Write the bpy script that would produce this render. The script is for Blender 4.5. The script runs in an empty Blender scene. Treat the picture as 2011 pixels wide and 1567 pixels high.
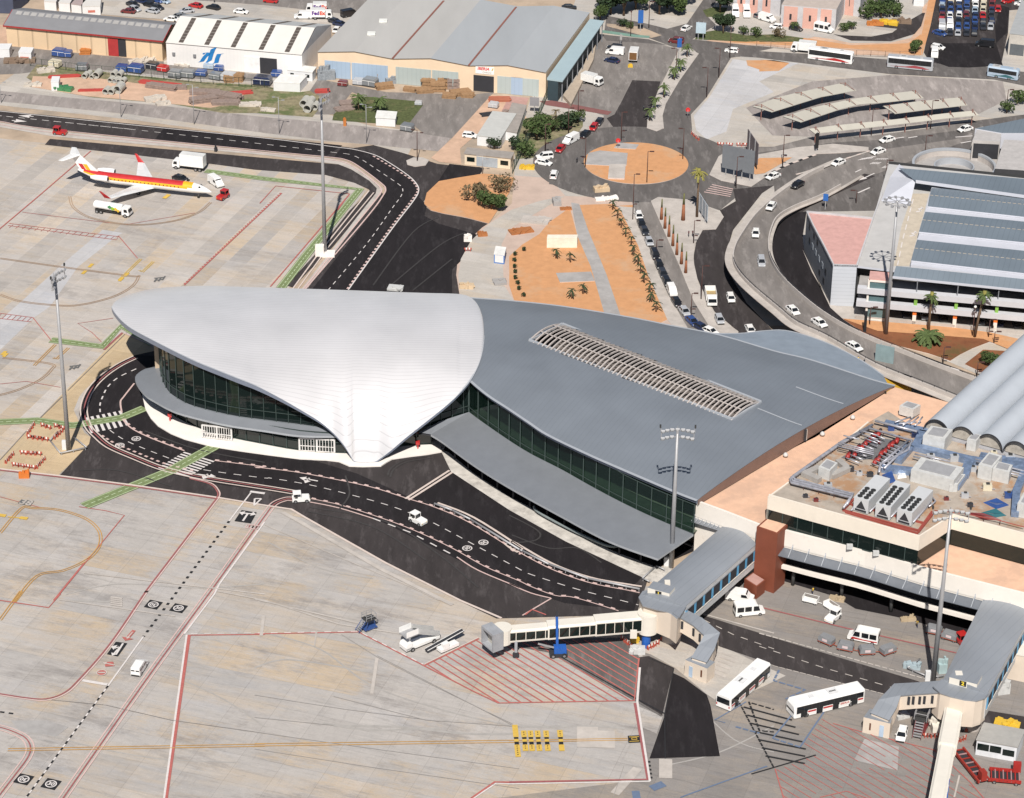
import bpy, math, random
from mathutils import Vector, Matrix
from mathutils.bvhtree import BVHTree
from mathutils.geometry import tessellate_polygon
R=math.radians
S=bpy.context.scene
CAM_H=265.; F=5200.; PITCH=R(28.4); ROLL=R(.75)
_ct,_st,_ca,_sa=math.cos(PITCH),math.sin(PITCH),math.cos(ROLL),math.sin(ROLL)
W_=Vector((0,_ct,-_st)); r0=Vector((1,0,0)); u0=Vector((0,_st,_ct))
R_=_ca*r0+_sa*u0; U_=-_sa*r0+_ca*u0
cam=bpy.data.cameras.new('camera'); co=bpy.data.objects.new('camera',cam); S.collection.objects.link(co)
co.matrix_world=Matrix(((R_.x,U_.x,-W_.x,0),(R_.y,U_.y,-W_.y,0),(R_.z,U_.z,-W_.z,CAM_H),(0,0,0,1)))
cam.sensor_width=36; cam.lens=36*F/2011; cam.clip_start=1; cam.clip_end=20000
S.camera=co
world=bpy.data.worlds.new('World'); S.world=world; world.use_nodes=True
nt=world.node_tree; sky=nt.nodes.new('ShaderNodeTexSky'); sky.sky_type='NISHITA'; sky.sun_disc=False
SUN_EL=R(49); SHADOW_AZ=R(2.7)   # shadows fall towards this bearing (from +Y, clockwise)
sky.sun_elevation=SUN_EL; sky.sun_rotation=math.pi+SHADOW_AZ
bg=nt.nodes['Background']; nt.links.new(sky.outputs[0],bg.inputs[0]); bg.inputs[1].default_value=.05
sl=bpy.data.lights.new('sun','SUN'); sl.energy=5.; sl.angle=R(.5); sl.color=(1,.955,.89)
so=bpy.data.objects.new('sun',sl); S.collection.objects.link(so)
_d=Vector((math.sin(SHADOW_AZ)*math.cos(SUN_EL),math.cos(SHADOW_AZ)*math.cos(SUN_EL),-math.sin(SUN_EL)))
so.rotation_euler=_d.to_track_quat('-Z','Y').to_euler()
vs=S.view_settings; vs.view_transform='Standard'; vs.look='None'; vs.exposure=.19; vs.gamma=1
random.seed(7)
def P(x,y,z=0.):
 a=(x-1005.5)/F; b=-(y-783.5)/F; d=W_+a*R_+b*U_
 t=(z-CAM_H)/d.z; return Vector((t*d.x,t*d.y,z))
def Q(p):
 v=Vector(p)-Vector((0,0,CAM_H)); dep=v.dot(W_)
 return 1005.5+F*v.dot(R_)/dep, 783.5-F*v.dot(U_)/dep
TX=(0,500,1000,1491); TY=(0,380,780,1167); ZK=2011/520
def Z(c,r,pts): return [(TX[c]+p[0]/ZK,TY[r]+p[1]/ZK)+tuple(p[2:]) for p in pts]
def z1(c,r,x,y): return (TX[c]+x/ZK,TY[r]+y/ZK)
def hgt(b,t):    # height of the vertical whose foot is seen at b and head at row t
 p=P(*b); lo,hi=0.,80.
 for _ in range(30):
  m=(lo+hi)/2
  if Q((p.x,p.y,m))[1]>t: lo=m
  else: hi=m
 return lo
def above(b,z,x=None):  # pixel of the point z metres above ground pixel b
 p=P(*b); return Q((p.x,p.y,z))
_M={}
def nodes(name):
 m=bpy.data.materials.new(name); m.use_nodes=True; return m,m.node_tree,m.node_tree.nodes['Principled BSDF']
def rgb(c): return (c[0],c[1],c[2],1)
def mat(name,col,rough=.6,metal=0.,var=.12,scale=.6,spec=.4,bump=0.,stretch=None,coat=0.,dirt=None):
 if name in _M: return _M[name]
 m,t,b=nodes(name); n=t.nodes; L=t.links
 tc=n.new('ShaderNodeTexCoord'); src=tc.outputs['Object']
 if stretch:
  mp=n.new('ShaderNodeMapping'); mp.inputs['Rotation'].default_value=(0,0,stretch[0]); mp.inputs['Scale'].default_value=(stretch[1],stretch[2],1)
  L.new(src,mp.inputs[0]); src=mp.outputs[0]
 no=n.new('ShaderNodeTexNoise'); no.inputs['Scale'].default_value=scale; no.inputs['Detail'].default_value=6; no.inputs['Roughness'].default_value=.65
 L.new(src,no.inputs['Vector'])
 r=n.new('ShaderNodeValToRGB'); r.color_ramp.elements[0].position=.3; r.color_ramp.elements[1].position=.7
 r.color_ramp.elements[0].color=rgb([c*(1-var) for c in col]); r.color_ramp.elements[1].color=rgb([min(1,c*(1+var)) for c in col])
 L.new(no.outputs[0],r.inputs[0]); out=r.outputs[0]
 if dirt:
  n2=n.new('ShaderNodeTexNoise'); n2.inputs['Scale'].default_value=dirt[1]; n2.inputs['Detail'].default_value=8; n2.inputs['Roughness'].default_value=.7
  L.new(src,n2.inputs['Vector'])
  r2=n.new('ShaderNodeValToRGB'); r2.color_ramp.elements[0].position=dirt[2]; r2.color_ramp.elements[1].position=dirt[2]+.12
  r2.color_ramp.elements[0].color=(0,0,0,1); r2.color_ramp.elements[1].color=(dirt[3],)*3+(1,)
  L.new(n2.outputs[0],r2.inputs[0]); mx=n.new('ShaderNodeMixRGB'); mx.inputs[2].default_value=rgb(dirt[0])
  L.new(r2.outputs[0],mx.inputs[0]); L.new(out,mx.inputs[1]); out=mx.outputs[0]
 L.new(out,b.inputs['Base Color']); b.inputs['Roughness'].default_value=rough; b.inputs['Metallic'].default_value=metal
 b.inputs['Specular IOR Level'].default_value=spec; b.inputs['Coat Weight'].default_value=coat
 if bump:
  bp=n.new('ShaderNodeBump'); bp.inputs['Strength'].default_value=bump; L.new(no.outputs[0],bp.inputs['Height']); L.new(bp.outputs[0],b.inputs['Normal'])
 _M[name]=m; return m
def ribbed(name,col,period,rot,rough=.4,metal=.0,depth=.5,axis='X',var=.06,line=.85,spec=.5):
 if name in _M: return _M[name]
 m,t,b=nodes(name); n=t.nodes; L=t.links
 tc=n.new('ShaderNodeTexCoord'); mp=n.new('ShaderNodeMapping'); mp.inputs['Rotation'].default_value=(0,0,rot)
 L.new(tc.outputs['Object'],mp.inputs[0])
 wv=n.new('ShaderNodeTexWave'); wv.bands_direction=axis; wv.wave_profile='SAW'; wv.inputs['Scale'].default_value=2*math.pi/(20*period)
 wv.inputs['Distortion'].default_value=0
 L.new(mp.outputs[0],wv.inputs[0])
 r=n.new('ShaderNodeValToRGB'); e=r.color_ramp.elements; e[0].position=.0; e[0].color=rgb([c*line for c in col]); e[1].position=.16; e[1].color=rgb(col)
 L.new(wv.outputs['Fac'],r.inputs[0])
 no=n.new('ShaderNodeTexNoise'); no.inputs['Scale'].default_value=.09; no.inputs['Detail'].default_value=7; L.new(mp.outputs[0],no.inputs['Vector'])
 r2=n.new('ShaderNodeValToRGB'); r2.color_ramp.elements[0].color=(1-var*1.6,)*3+(1,); r2.color_ramp.elements[1].color=(1+var,)*3+(1,)
 r2.color_ramp.elements[0].position=.3; r2.color_ramp.elements[1].position=.7
 L.new(no.outputs[0],r2.inputs[0]); mx=n.new('ShaderNodeMixRGB'); mx.blend_type='MULTIPLY'; mx.inputs[0].default_value=1
 L.new(r.outputs[0],mx.inputs[1]); L.new(r2.outputs[0],mx.inputs[2]); L.new(mx.outputs[0],b.inputs['Base Color'])
 bp=n.new('ShaderNodeBump'); bp.inputs['Strength'].default_value=depth; bp.inputs['Distance'].default_value=.05; L.new(r.outputs[0],bp.inputs['Height']); L.new(bp.outputs[0],b.inputs['Normal'])
 b.inputs['Roughness'].default_value=rough; b.inputs['Metallic'].default_value=metal; b.inputs['Specular IOR Level'].default_value=spec
 _M[name]=m; return m
def concrete(name,col,rot,slab=(7.5,7.5),snap='row',warm=(.56,.42,.27),dark=(.22,.20,.19),wamt=.6,damt=.75,joint=.8,tyre=.5,slabvar=.055):
 m,t,b=nodes(name); n=t.nodes; L=t.links
 tc=n.new('ShaderNodeTexCoord'); mp=n.new('ShaderNodeMapping'); mp.inputs['Rotation'].default_value=(0,0,rot); L.new(tc.outputs['Object'],mp.inputs[0])
 br=n.new('ShaderNodeTexBrick'); br.offset=0; br.inputs['Scale'].default_value=1; br.inputs['Brick Width'].default_value=slab[0]; br.inputs['Row Height'].default_value=slab[1]
 br.inputs['Mortar Size'].default_value=.05; br.inputs['Mortar Smooth'].default_value=.6; br.inputs['Bias'].default_value=0
 br.inputs['Color1'].default_value=(1-slabvar,)*3+(1,); br.inputs['Color2'].default_value=(1+slabvar*.6,)*3+(1,); br.inputs['Mortar'].default_value=(joint,joint,joint,1)
 L.new(mp.outputs[0],br.inputs['Vector'])
 def noise(sc,det=6,rough=.6,stretch=None,off=0):
  v=mp.outputs[0]
  if stretch:
   m2=n.new('ShaderNodeMapping'); m2.inputs['Scale'].default_value=(stretch[0],stretch[1],1); m2.inputs['Location'].default_value=(off,off,0); L.new(v,m2.inputs[0]); v=m2.outputs[0]
  q=n.new('ShaderNodeTexNoise'); q.inputs['Scale'].default_value=sc; q.inputs['Detail'].default_value=det; q.inputs['Roughness'].default_value=rough; L.new(v,q.inputs['Vector']); return q.outputs[0]
 sx=n.new('ShaderNodeSeparateXYZ'); L.new(mp.outputs[0],sx.inputs[0]); fl=n.new('ShaderNodeMath'); fl.operation='SNAP'; ax=1 if snap=='row' else 0; L.new(sx.outputs[ax],fl.inputs[0]); fl.inputs[1].default_value=slab[ax]
 f2=n.new('ShaderNodeMath'); f2.operation='MULTIPLY'; f2.inputs[1].default_value=3.7; L.new(fl.outputs[0],f2.inputs[0]); cb=n.new('ShaderNodeCombineXYZ'); L.new(sx.outputs[1-ax],cb.inputs[0]); L.new(f2.outputs[0],cb.inputs[1])
 def lane(sc,off):
  m2=n.new('ShaderNodeMapping'); m2.inputs['Location'].default_value=(off,off,0); L.new(cb.outputs[0],m2.inputs[0]); q=n.new('ShaderNodeTexNoise'); q.inputs['Scale'].default_value=sc; q.inputs['Detail'].default_value=3; L.new(m2.outputs[0],q.inputs['Vector'])
  gq=noise(.5,9,.85,(.35,1.),off+5); a_=n.new('ShaderNodeMath'); a_.operation='MULTIPLY_ADD'; a_.inputs[1].default_value=.55; L.new(gq,a_.inputs[0]); L.new(q.outputs[0],a_.inputs[2]); return a_.outputs[0]
 def ramp(x,a,bb,amt):
  r=n.new('ShaderNodeValToRGB'); r.color_ramp.elements[0].position=a; r.color_ramp.elements[1].position=bb; r.color_ramp.elements[0].color=(0,0,0,1); r.color_ramp.elements[1].color=(amt,)*3+(1,)
  L.new(x,r.inputs[0]); return r.outputs[0]
 def mix(f,a,c,mode='MIX'):
  x=n.new('ShaderNodeMixRGB'); x.blend_type=mode
  if isinstance(f,float): x.inputs[0].default_value=f
  else: L.new(f,x.inputs[0])
  for s,v in ((1,a),(2,c)):
   if isinstance(v,tuple): x.inputs[s].default_value=rgb(v)
   else: L.new(v,x.inputs[s])
  return x.outputs[0]
 L_=tuple(min(.85,k*1.2) for k in col); D_=tuple(k*.6 for k in col)
 c=mix(ramp(noise(.35,9,.8),.3,.72,.75),tuple(k*1.06 for k in col),tuple(k*.8 for k in col))
 c=mix(ramp(lane(.035,3),.8,.9,wamt),c,warm)
 c=mix(ramp(lane(.03,77),.82,.94,.6),c,(col[0]*.72,col[1]*.76,col[2]*.82))
 c=mix(ramp(lane(.04,177),.8,.92,.55),c,L_)
 c=mix(ramp(noise(.13,9,.72,(.22,1.),3),.5,.62,wamt*.5),c,warm)
 c=mix(ramp(noise(.16,9,.75,(.3,1.),141),.52,.68,.5),c,(col[0]*.86,col[1]*.94,col[2]*1.08))
 c=mix(ramp(noise(.11,10,.8,(.4,1.),9),.52,.64,damt*.8),c,dark)
 c=mix(ramp(noise(.8,9,.85,(.16,1.),41),.5,.64,.5),c,L_)
 c=mix(ramp(noise(.9,9,.88,(.08,1.),17),.52,.64,damt*.8),c,D_)
 c=mix(ramp(noise(1.1,9,.85,(1.,.08),31),.55,.68,tyre*.9),c,dark)
 c=mix(ramp(noise(.28,10,.9,(.6,1),71),.57,.66,.55),c,L_)
 c=mix(ramp(noise(3.,8,.9,(1,1),5),.38,.66,.5),c,tuple(k*.68 for k in col))
 c=mix(1.,c,br.outputs[0],'MULTIPLY')
 L.new(c,b.inputs['Base Color']); b.inputs['Roughness'].default_value=.85; b.inputs['Specular IOR Level'].default_value=.25
 _M[name]=m; return m
def paint(name,col,coat=.6,rough=.35,metal=0.): return mat(name,col,rough,metal,var=.05,scale=1.5,spec=.5,coat=coat)
def glassmat(name,col,alpha=.0,rough=.06):
 if name in _M: return _M[name]
 m,t,b=nodes(name); b.inputs['Base Color'].default_value=rgb(col); b.inputs['Roughness'].default_value=rough; b.inputs['Specular IOR Level'].default_value=.6
 if alpha:
  n=t.nodes; tr=n.new('ShaderNodeBsdfTransparent'); tr.inputs[0].default_value=(.55,.72,.64,1); mx=n.new('ShaderNodeMixShader'); mx.inputs[0].default_value=alpha
  t.links.new(b.outputs[0],mx.inputs[1]); t.links.new(tr.outputs[0],mx.inputs[2]); t.links.new(mx.outputs[0],n['Material Output'].inputs[0])
 _M[name]=m; return m
class MB:
 def __init__(s): s.v=[];s.f=[];s.m=[];s.mats=[];s.sm=[]
 def mi(s,m):
  if m not in s.mats: s.mats.append(m)
  return s.mats.index(m)
 def add(s,vs,fs,m,smooth=False):
  o=len(s.v); s.v+=[tuple(v) for v in vs]; k=s.mi(m)
  for f in fs: s.f.append([i+o for i in f]); s.m.append(k); s.sm.append(smooth)
  return s
 def quad(s,a,b,c,d,m): return s.add([a,b,c,d],[(0,1,2,3)],m)
 def box(s,c,size,m,rot=0.,M=None):
  x,y,z=[k/2 for k in size]; vs=[Vector((i*x,j*y,k*z)) for i in(-1,1) for j in(-1,1) for k in(-1,1)]
  if rot: r=Matrix.Rotation(rot,3,'Z'); vs=[r@v for v in vs]
  if M: vs=[M@v for v in vs]
  vs=[v+Vector(c) for v in vs]
  return s.add(vs,[(0,1,3,2),(4,6,7,5),(0,4,5,1),(2,3,7,6),(0,2,6,4),(1,5,7,3)],m)
 def bar(s,a,b,w,h,m,up=Vector((0,0,1))):
  a=Vector(a);b=Vector(b);d=(b-a)
  if d.length<1e-5: return s
  d.normalize(); sd=d.cross(up)
  if sd.length<1e-3: sd=Vector((1,0,0))
  sd.normalize(); u=sd.cross(d)
  vs=[p+sd*i*w/2+u*j*h/2 for p in(a,b) for i,j in((-1,-1),(1,-1),(1,1),(-1,1))]
  return s.add(vs,[(3,2,1,0),(4,5,6,7),(0,1,5,4),(1,2,6,5),(2,3,7,6),(3,0,4,7)],m)
 def tube(s,pts,r,m,n=8,cap=True,r2=None):
  pts=[Vector(p) for p in pts]; N=len(pts); vs=[];
  for i,p in enumerate(pts):
   d=(pts[min(i+1,N-1)]-pts[max(i-1,0)]).normalized(); a=d.cross(Vector((0,0,1)))
   if a.length<1e-3: a=Vector((1,0,0))
   a.normalize(); b=a.cross(d); rr=(r[i] if isinstance(r,(list,tuple)) else r)
   vs+=[p+(a*math.cos(2*math.pi*k/n)+b*math.sin(2*math.pi*k/n))*rr for k in range(n)]
  fs=[(i*n+k,i*n+(k+1)%n,(i+1)*n+(k+1)%n,(i+1)*n+k) for i in range(N-1) for k in range(n)]
  if cap: fs+=[tuple(range(n))[::-1],tuple(range((N-1)*n,N*n))]
  return s.add(vs,fs,m,True)
 def prism(s,pts,z0,z1,m,mtop=None,cap=True):
  n=len(pts); a=z0 if isinstance(z0,(list,tuple)) else [z0]*n; b=z1 if isinstance(z1,(list,tuple)) else [z1]*n
  ar=sum(pts[i][0]*pts[(i+1)%n][1]-pts[(i+1)%n][0]*pts[i][1] for i in range(n))
  if ar<0: pts=pts[::-1]; a=a[::-1]; b=b[::-1]
  lo=[Vector((p[0],p[1],q)) for p,q in zip(pts,a)]; hi=[Vector((p[0],p[1],q)) for p,q in zip(pts,b)]
  s.add(lo+hi,[(i,(i+1)%n,n+(i+1)%n,n+i) for i in range(n)],m)
  if cap: s.flat(hi,mtop or m)
  return s
 def flat(s,pts,m):
  pts=[Vector(p) for p in pts]; t=tessellate_polygon([[Vector((p.x,p.y,0)) for p in pts]])
  fs=[]
  for a,b,c in t:
   A,B,C=pts[a],pts[b],pts[c]; fs.append((a,b,c) if (B.x-A.x)*(C.y-A.y)-(C.x-A.x)*(B.y-A.y)>0 else (a,c,b))
  return s.add(pts,fs,m)
 def loft(s,secs,m,cap=True,smooth=False,closed=True):
  n=len(secs[0]); vs=[p for q in secs for p in q]; fs=[]
  for i in range(len(secs)-1):
   for k in range(n if closed else n-1):
    fs.append((i*n+k,i*n+(k+1)%n,(i+1)*n+(k+1)%n,(i+1)*n+k))
  if cap: fs+=[tuple(range(n))[::-1],tuple(range((len(secs)-1)*n,len(secs)*n))]
  return s.add(vs,fs,m,smooth)
 def wheel(s,c,r,w,m,axis=Vector((0,1,0)),n=14,hub=None):
  c=Vector(c); a=axis.normalized(); u=a.cross(Vector((0,0,1))).normalized(); v=Vector((0,0,1))
  vs=[c+a*w/2*e+(u*math.cos(2*math.pi*k/n)+v*math.sin(2*math.pi*k/n))*r for e in(-1,1) for k in range(n)]
  s.add(vs,[(k,(k+1)%n,n+(k+1)%n,n+k) for k in range(n)]+[tuple(range(n))[::-1],tuple(range(n,2*n))],m)
  if hub:
   for e in(-1,1):
    vs=[c+a*(w/2+.01)*e+(u*math.cos(2*math.pi*k/n)+v*math.sin(2*math.pi*k/n))*r*.55 for k in range(n)]
    s.add(vs,[tuple(range(n)) if e>0 else tuple(range(n))[::-1]],hub)
  return s
 def build(s,name,parent=None,smooth=None,origin=None):
  me=bpy.data.meshes.new(name)
  o=Vector(origin) if origin is not None else None
  me.from_pydata([tuple(Vector(v)-o) for v in s.v] if o is not None else s.v,[],s.f)
  for m in s.mats: me.materials.append(m)
  me.polygons.foreach_set('material_index',s.m); me.polygons.foreach_set('use_smooth',s.sm if smooth is None else [smooth]*len(s.f)); me.update()
  ob=bpy.data.objects.new(name,me); S.collection.objects.link(ob)
  if o is not None: ob.location=o
  if parent is not None: ob.parent=parent
  return ob
def tag(o,label,cat,group=None,kind=None):
 if label: o['label']=label
 if cat: o['category']=cat
 if group: o['group']=group
 if kind: o['kind']=kind
 return o
def struct(o): o['kind']='structure'; return o
def thing(name,loc,label,cat,group=None,rz=0.):
 o=bpy.data.objects.new(name,None); S.collection.objects.link(o); o.location=loc; o.rotation_euler.z=rz; o.empty_display_size=.5
 return tag(o,label,cat,group)
def dup(o,parent=None):
 c=o.copy(); S.collection.objects.link(c)
 if parent is not None: c.parent=parent
 for ch in list(o.children): dup(ch,c)
 return c
_proto={}
def kids(o):
 for c in o.children: yield c; yield from kids(c)
def place(key,maker,loc,rz,label,group=None,cat=None,sc=None):
 if key not in _proto: o=maker(); _proto[key]=o
 else: o=dup(_proto[key])
 o.location=loc; o.rotation_euler.z=rz
 if sc: o.scale=(sc,)*3
 o['label']=label
 if group: o['group']=group
 elif 'group' in o.keys(): del o['group']
 if cat: o['category']=cat
 return o
def head(a,b):  # rotation about z so that local +X points from pixel a to pixel b
 p,q=P(*a),P(*b); return math.atan2(q.y-p.y,q.x-p.x)
def smooth_pts(pts,k=6,closed=False):
 n=len(pts)
 if n<3: return list(pts)
 out=[]; rng=range(n if closed else n-1)
 g=(lambda i: pts[i%n]) if closed else (lambda i: pts[max(0,min(n-1,i))])
 for i in rng:
  p0,p1,p2,p3=g(i-1),g(i),g(i+1),g(i+2)
  for j in range(k):
   t=j/k; t2=t*t;t3=t2*t
   out.append(tuple(.5*((2*b)+(-a+c)*t+(2*a-5*b+4*c-d)*t2+(-a+3*b-3*c+d)*t3) for a,b,c,d in zip(p0,p1,p2,p3)))
 if not closed: out.append(tuple(pts[-1]))
 return out
def world(pts,z=0.,sm=0,closed=False):
 q=[tuple(P(p[0],p[1],p[2] if len(p)>2 else z)) for p in pts]
 if sm: q=smooth_pts(q,sm,closed)
 return [Vector(p) for p in q]
def resample(w,step):
 out=[w[0].copy()]; acc=0.
 for a,b in zip(w,w[1:]):
  L=(b-a).length; pos=step-acc
  while pos<=L: out.append(a.lerp(b,pos/L)); pos+=step
  acc=(acc+L)%step if L>0 else acc
 return out
def offset(w,d):
 out=[]
 for i,p in enumerate(w):
  t=(w[min(i+1,len(w)-1)]-w[max(i-1,0)]); t.z=0; t.normalize(); out.append(p+Vector((-t.y,t.x,0))*d)
 return out
def ribbon(mb,w,wd,m,dz=0.,dash=None,off=0.):
 w=[Vector(p) for p in w]
 if off: w=offset(w,off)
 def seg(w):
  if len(w)<2: return
  L=offset(w,wd/2); Rr=offset(w,-wd/2); n=len(w); up=Vector((0,0,dz))
  mb.add([p+up for p in L+Rr],[(i,n+i,n+i+1,i+1) for i in range(n-1)],m)
 if not dash: seg(w); return
 on,gap=dash; cur=[w[0]]; state=True; left=on
 for a,b in zip(w,w[1:]):
  L=(b-a).length; pos=0.
  while L-pos>left:
   pos+=left; p=a.lerp(b,pos/L)
   if state: cur.append(p); seg(cur)
   state=not state; left=on if state else gap; cur=[p]
  left-=(L-pos)
  if state: cur.append(b)
 if state: seg(cur)
def text_mesh(mb,txt,origin,xdir,ydir,size,m,align='CENTER',bold=0.,shear=0.):
 cu=bpy.data.curves.new('t','FONT'); cu.body=txt; cu.size=1; cu.align_x=align; cu.align_y='CENTER'; cu.offset=bold; cu.shear=shear; cu.resolution_u=3
 ob=bpy.data.objects.new('t',cu); S.collection.objects.link(ob); dg=bpy.context.evaluated_depsgraph_get()
 me=bpy.data.meshes.new_from_object(ob.evaluated_get(dg)); xd=Vector(xdir).normalized()*size; yd=Vector(ydir).normalized()*size; o=Vector(origin)
 mb.add([o+xd*v.co.x+yd*v.co.y for v in me.vertices],[tuple(p.vertices) for p in me.polygons],m)
 bpy.data.objects.remove(ob); bpy.data.curves.remove(cu); bpy.data.meshes.remove(me)
AZ=R(18.5)
DIRT=mat('sandy_ground',(.40,.31,.23),.95,var=.22,scale=.12,dirt=((.26,.22,.18),.05,.5,.7))
CONC=concrete('apron_concrete',(.43,.40,.375),AZ,(7.5,7.5),warm=(.50,.38,.25),wamt=.85,damt=1.,tyre=.6,joint=.74)
CONC2=concrete('apron_lane_concrete',(.46,.42,.385),AZ,(4.6,46.),snap='col',warm=(.51,.39,.26),wamt=.85,slabvar=.12,joint=1.15,damt=.7)
CONC3=concrete('worn_apron_concrete',(.245,.225,.21),AZ,(7.5,7.5),wamt=.25,damt=.9,tyre=.8)
CONCL=concrete('pale_yard_concrete',(.46,.425,.385),AZ,(5,5),wamt=.35,damt=.35,tyre=.2,slabvar=.06,joint=.9)
TAN=concrete('tan_apron_concrete',(.50,.38,.24),AZ,(4.6,12.),warm=(.62,.50,.33),wamt=.5,damt=.4,slabvar=.1)
PALE=concrete('new_pale_concrete',(.49,.48,.485),AZ,(4.6,9.),wamt=.05,damt=.15,tyre=.1,slabvar=.06)
PAVE=mat('pavement_slabs',(.44,.40,.365),.9,var=.14,scale=.35,dirt=((.30,.27,.24),.08,.5,.5))
PAVEG=mat('grey_pavement',(.34,.325,.315),.9,var=.14,scale=.35,dirt=((.24,.22,.21),.1,.5,.5))
def asphalt(name,c,streak=.0,amt=.45,rot=AZ):
 return mat(name,c,.9,var=.22,scale=.35,spec=.2,stretch=(rot,1,.25),dirt=(tuple(k*2.6+.03 for k in c),.5,.52,amt*.5))
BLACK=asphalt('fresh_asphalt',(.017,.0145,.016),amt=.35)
DARK=asphalt('dark_asphalt',(.042,.036,.036),amt=.6)
MID=asphalt('grey_asphalt',(.115,.105,.10),amt=.5)
OLD=asphalt('worn_asphalt',(.19,.172,.16),amt=.4)
LIGHTR=asphalt('pale_worn_road',(.27,.24,.225),amt=.4)
TERRA=mat('orange_earth',(.52,.265,.125),.95,var=.1,scale=.5,dirt=((.48,.31,.19),.09,.52,.7))
REDEARTH=mat('red_earth',(.20,.075,.032),.95,var=.3,scale=.3,dirt=((.09,.07,.025),.15,.5,.8))
SAND=mat('pink_sand',(.52,.35,.25),.95,var=.14,scale=.3,dirt=((.40,.27,.19),.12,.5,.6))
GRASS=mat('grass',(.075,.09,.032),.95,var=.4,scale=1.2,dirt=((.16,.13,.07),.3,.55,.8))
WASTE=mat('rough_weedy_ground',(.22,.19,.115),.95,var=.35,scale=.6,dirt=((.09,.12,.04),.18,.48,.9))
WHITEP=mat('white_road_paint',(.60,.56,.54),.7,var=.1,scale=2)
PINKP=mat('faded_pink_paint',(.55,.40,.37),.7,var=.1,scale=2)
REDP=mat('red_road_paint',(.40,.12,.105),.7,var=.15,scale=2)
MAROON=mat('maroon_road_paint',(.30,.10,.10),.7,var=.15,scale=2)
GREENP=mat('green_walkway_paint',(.17,.215,.095),.75,var=.2,scale=.7)
YELP=mat('yellow_road_paint',(.56,.37,.07),.7,var=.12,scale=2)
OCHRE=mat('ochre_line_paint',(.46,.26,.08),.7,var=.12,scale=2)
BROWNL=mat('brown_line_paint',(.36,.25,.17),.7,var=.1,scale=2)
BLKP=mat('black_sign_paint',(.018,.018,.02),.7,var=.1,scale=2)
BLUEP=mat('blue_road_paint',(.12,.16,.24),.7,var=.1,scale=2)
KERB=mat('kerb_concrete',(.56,.47,.42),.85,var=.08,scale=1)
PINKROAD=mat('pinkish_concrete_path',(.47,.36,.30),.9,var=.1,scale=.3)
_si=[0];_pi=[0]
def sheet(name,pts,m,lay,sm=0,w=None):
 _si[0]+=1; lay=lay+(_si[0]%22)*.042
 w=w if w else world(pts,0,sm,closed=True)
 mb=MB(); mb.flat([Vector((p.x,p.y,.012*lay)) for p in w],m); return struct(mb.build(name))
def raised(name,pts,m,h=.14,sm=0,w=None,km=None):
 w=w if w else world(pts,0,sm,closed=True)
 mb=MB(); mb.prism([(p.x,p.y) for p in w],-.02,h,km or KERB,m); return struct(mb.build(name))
g=MB(); g.quad((-6000,-600,0),(6000,-600,0),(6000,12000,0),(-6000,12000,0),DIRT); struct(g.build('ground'))
sheet('apron',[(-400,262),(0,272),(300,303),(520,330),(640,344),(696,359),(722,372),(640,470),(560,575),(560,700),(1265,1150),(1440,1180),(1560,1240),(2100,1420),(2200,1800),(-300,1800)],CONC,1)
sheet('upper_apron',[(-400,262),(0,272),(300,303),(520,330),(640,344),(696,359),(722,372),(640,470),(560,575),(420,700),(285,690),(175,800),(0,935),(-250,1010)],CONC2,2)
sheet('service_yard',[(1262,1290),(1255,1210),(1300,1130),(1380,1110),(1500,1120),(1600,1150),(1900,1230),(2200,1300),(2300,1800),(950,1800),(980,1567),(1272,1530),(1250,1376)],CONC3,3)
sheet('new_concrete_strip',Z(0,1,[(780,275),(930,300),(880,330),(590,560),(380,860),(250,950),(0,1190),(0,960),(130,850),(470,540),(700,345)]),PALE,3)
sheet('tan_concrete',Z(0,1,[(930,1060),(1160,1165),(1230,1230),(1020,1230),(780,1370),(635,1500),(600,1547),(430,1640),(300,1547)])[:6]+Z(0,2,[(600,0),(560,100),(640,270),(730,330),(440,595),(0,548),(-40,520),(450,0)]),TAN,3)
sheet('worn_patch',Z(2,3,[(985,480),(1060,470),(1250,560),(1160,930),(965,800)]),DARK,5)
sheet('bay_floor',Z(2,3,[(0,390),(130,340),(860,330),(985,470),(965,800),(480,530),(330,450)]),MID,4)
sheet('asphalt_patch',Z(2,3,[(1245,600),(1330,640),(1500,765),(1530,850),(1600,1232),(1065,1250),(1180,925)]),BLACK,6)
for nm,pp in (('worn_concrete_panel',[(800,1165),(1030,1195),(1030,1320),(760,1290)]),('worn_concrete_panel',[(970,850),(1165,930),(1120,1060),(1000,1010)])): sheet(nm,Z(2,3,pp),CONC,6)
sheet('patched_concrete',Z(3,3,[(800,1100),(1060,1160),(1050,1340),(720,1260)]),PAVEG,4)
sheet('patched_concrete',Z(0,3,[(80,960),(360,960),(520,1010),(430,1080),(150,1040)]),PAVEG,4)
sheet('perimeter_road',[(-300,190)]+Z(0,0,[(0,840),(1000,940),(2011,1045)])+Z(1,0,[(600,1105),(750,1125)])+[(733,285),(790,300),(860,322),(950,332),(940,346),(880,352),(848,374),(832,396),(833,404),(846,414),(961,438),(947,447),(919,473),(899,509),(896,540),(906,600),(900,660),(600,650),(575,600)]+Z(1,1,[(400,720),(960,-10)])+Z(1,0,[(985,1480),(990,1430),(960,1390),(800,1270),(700,1215),(560,1190),(0,1145)])+Z(0,0,[(2011,1145),(400,985),(0,925)])+[(-300,210)],DARK,3)
sheet('fresh_asphalt_section',Z(0,0,[(1245,970),(2011,1045),(2600,1105),(2480,1185),(2011,1145),(1180,1055)]),BLACK,4)
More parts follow.
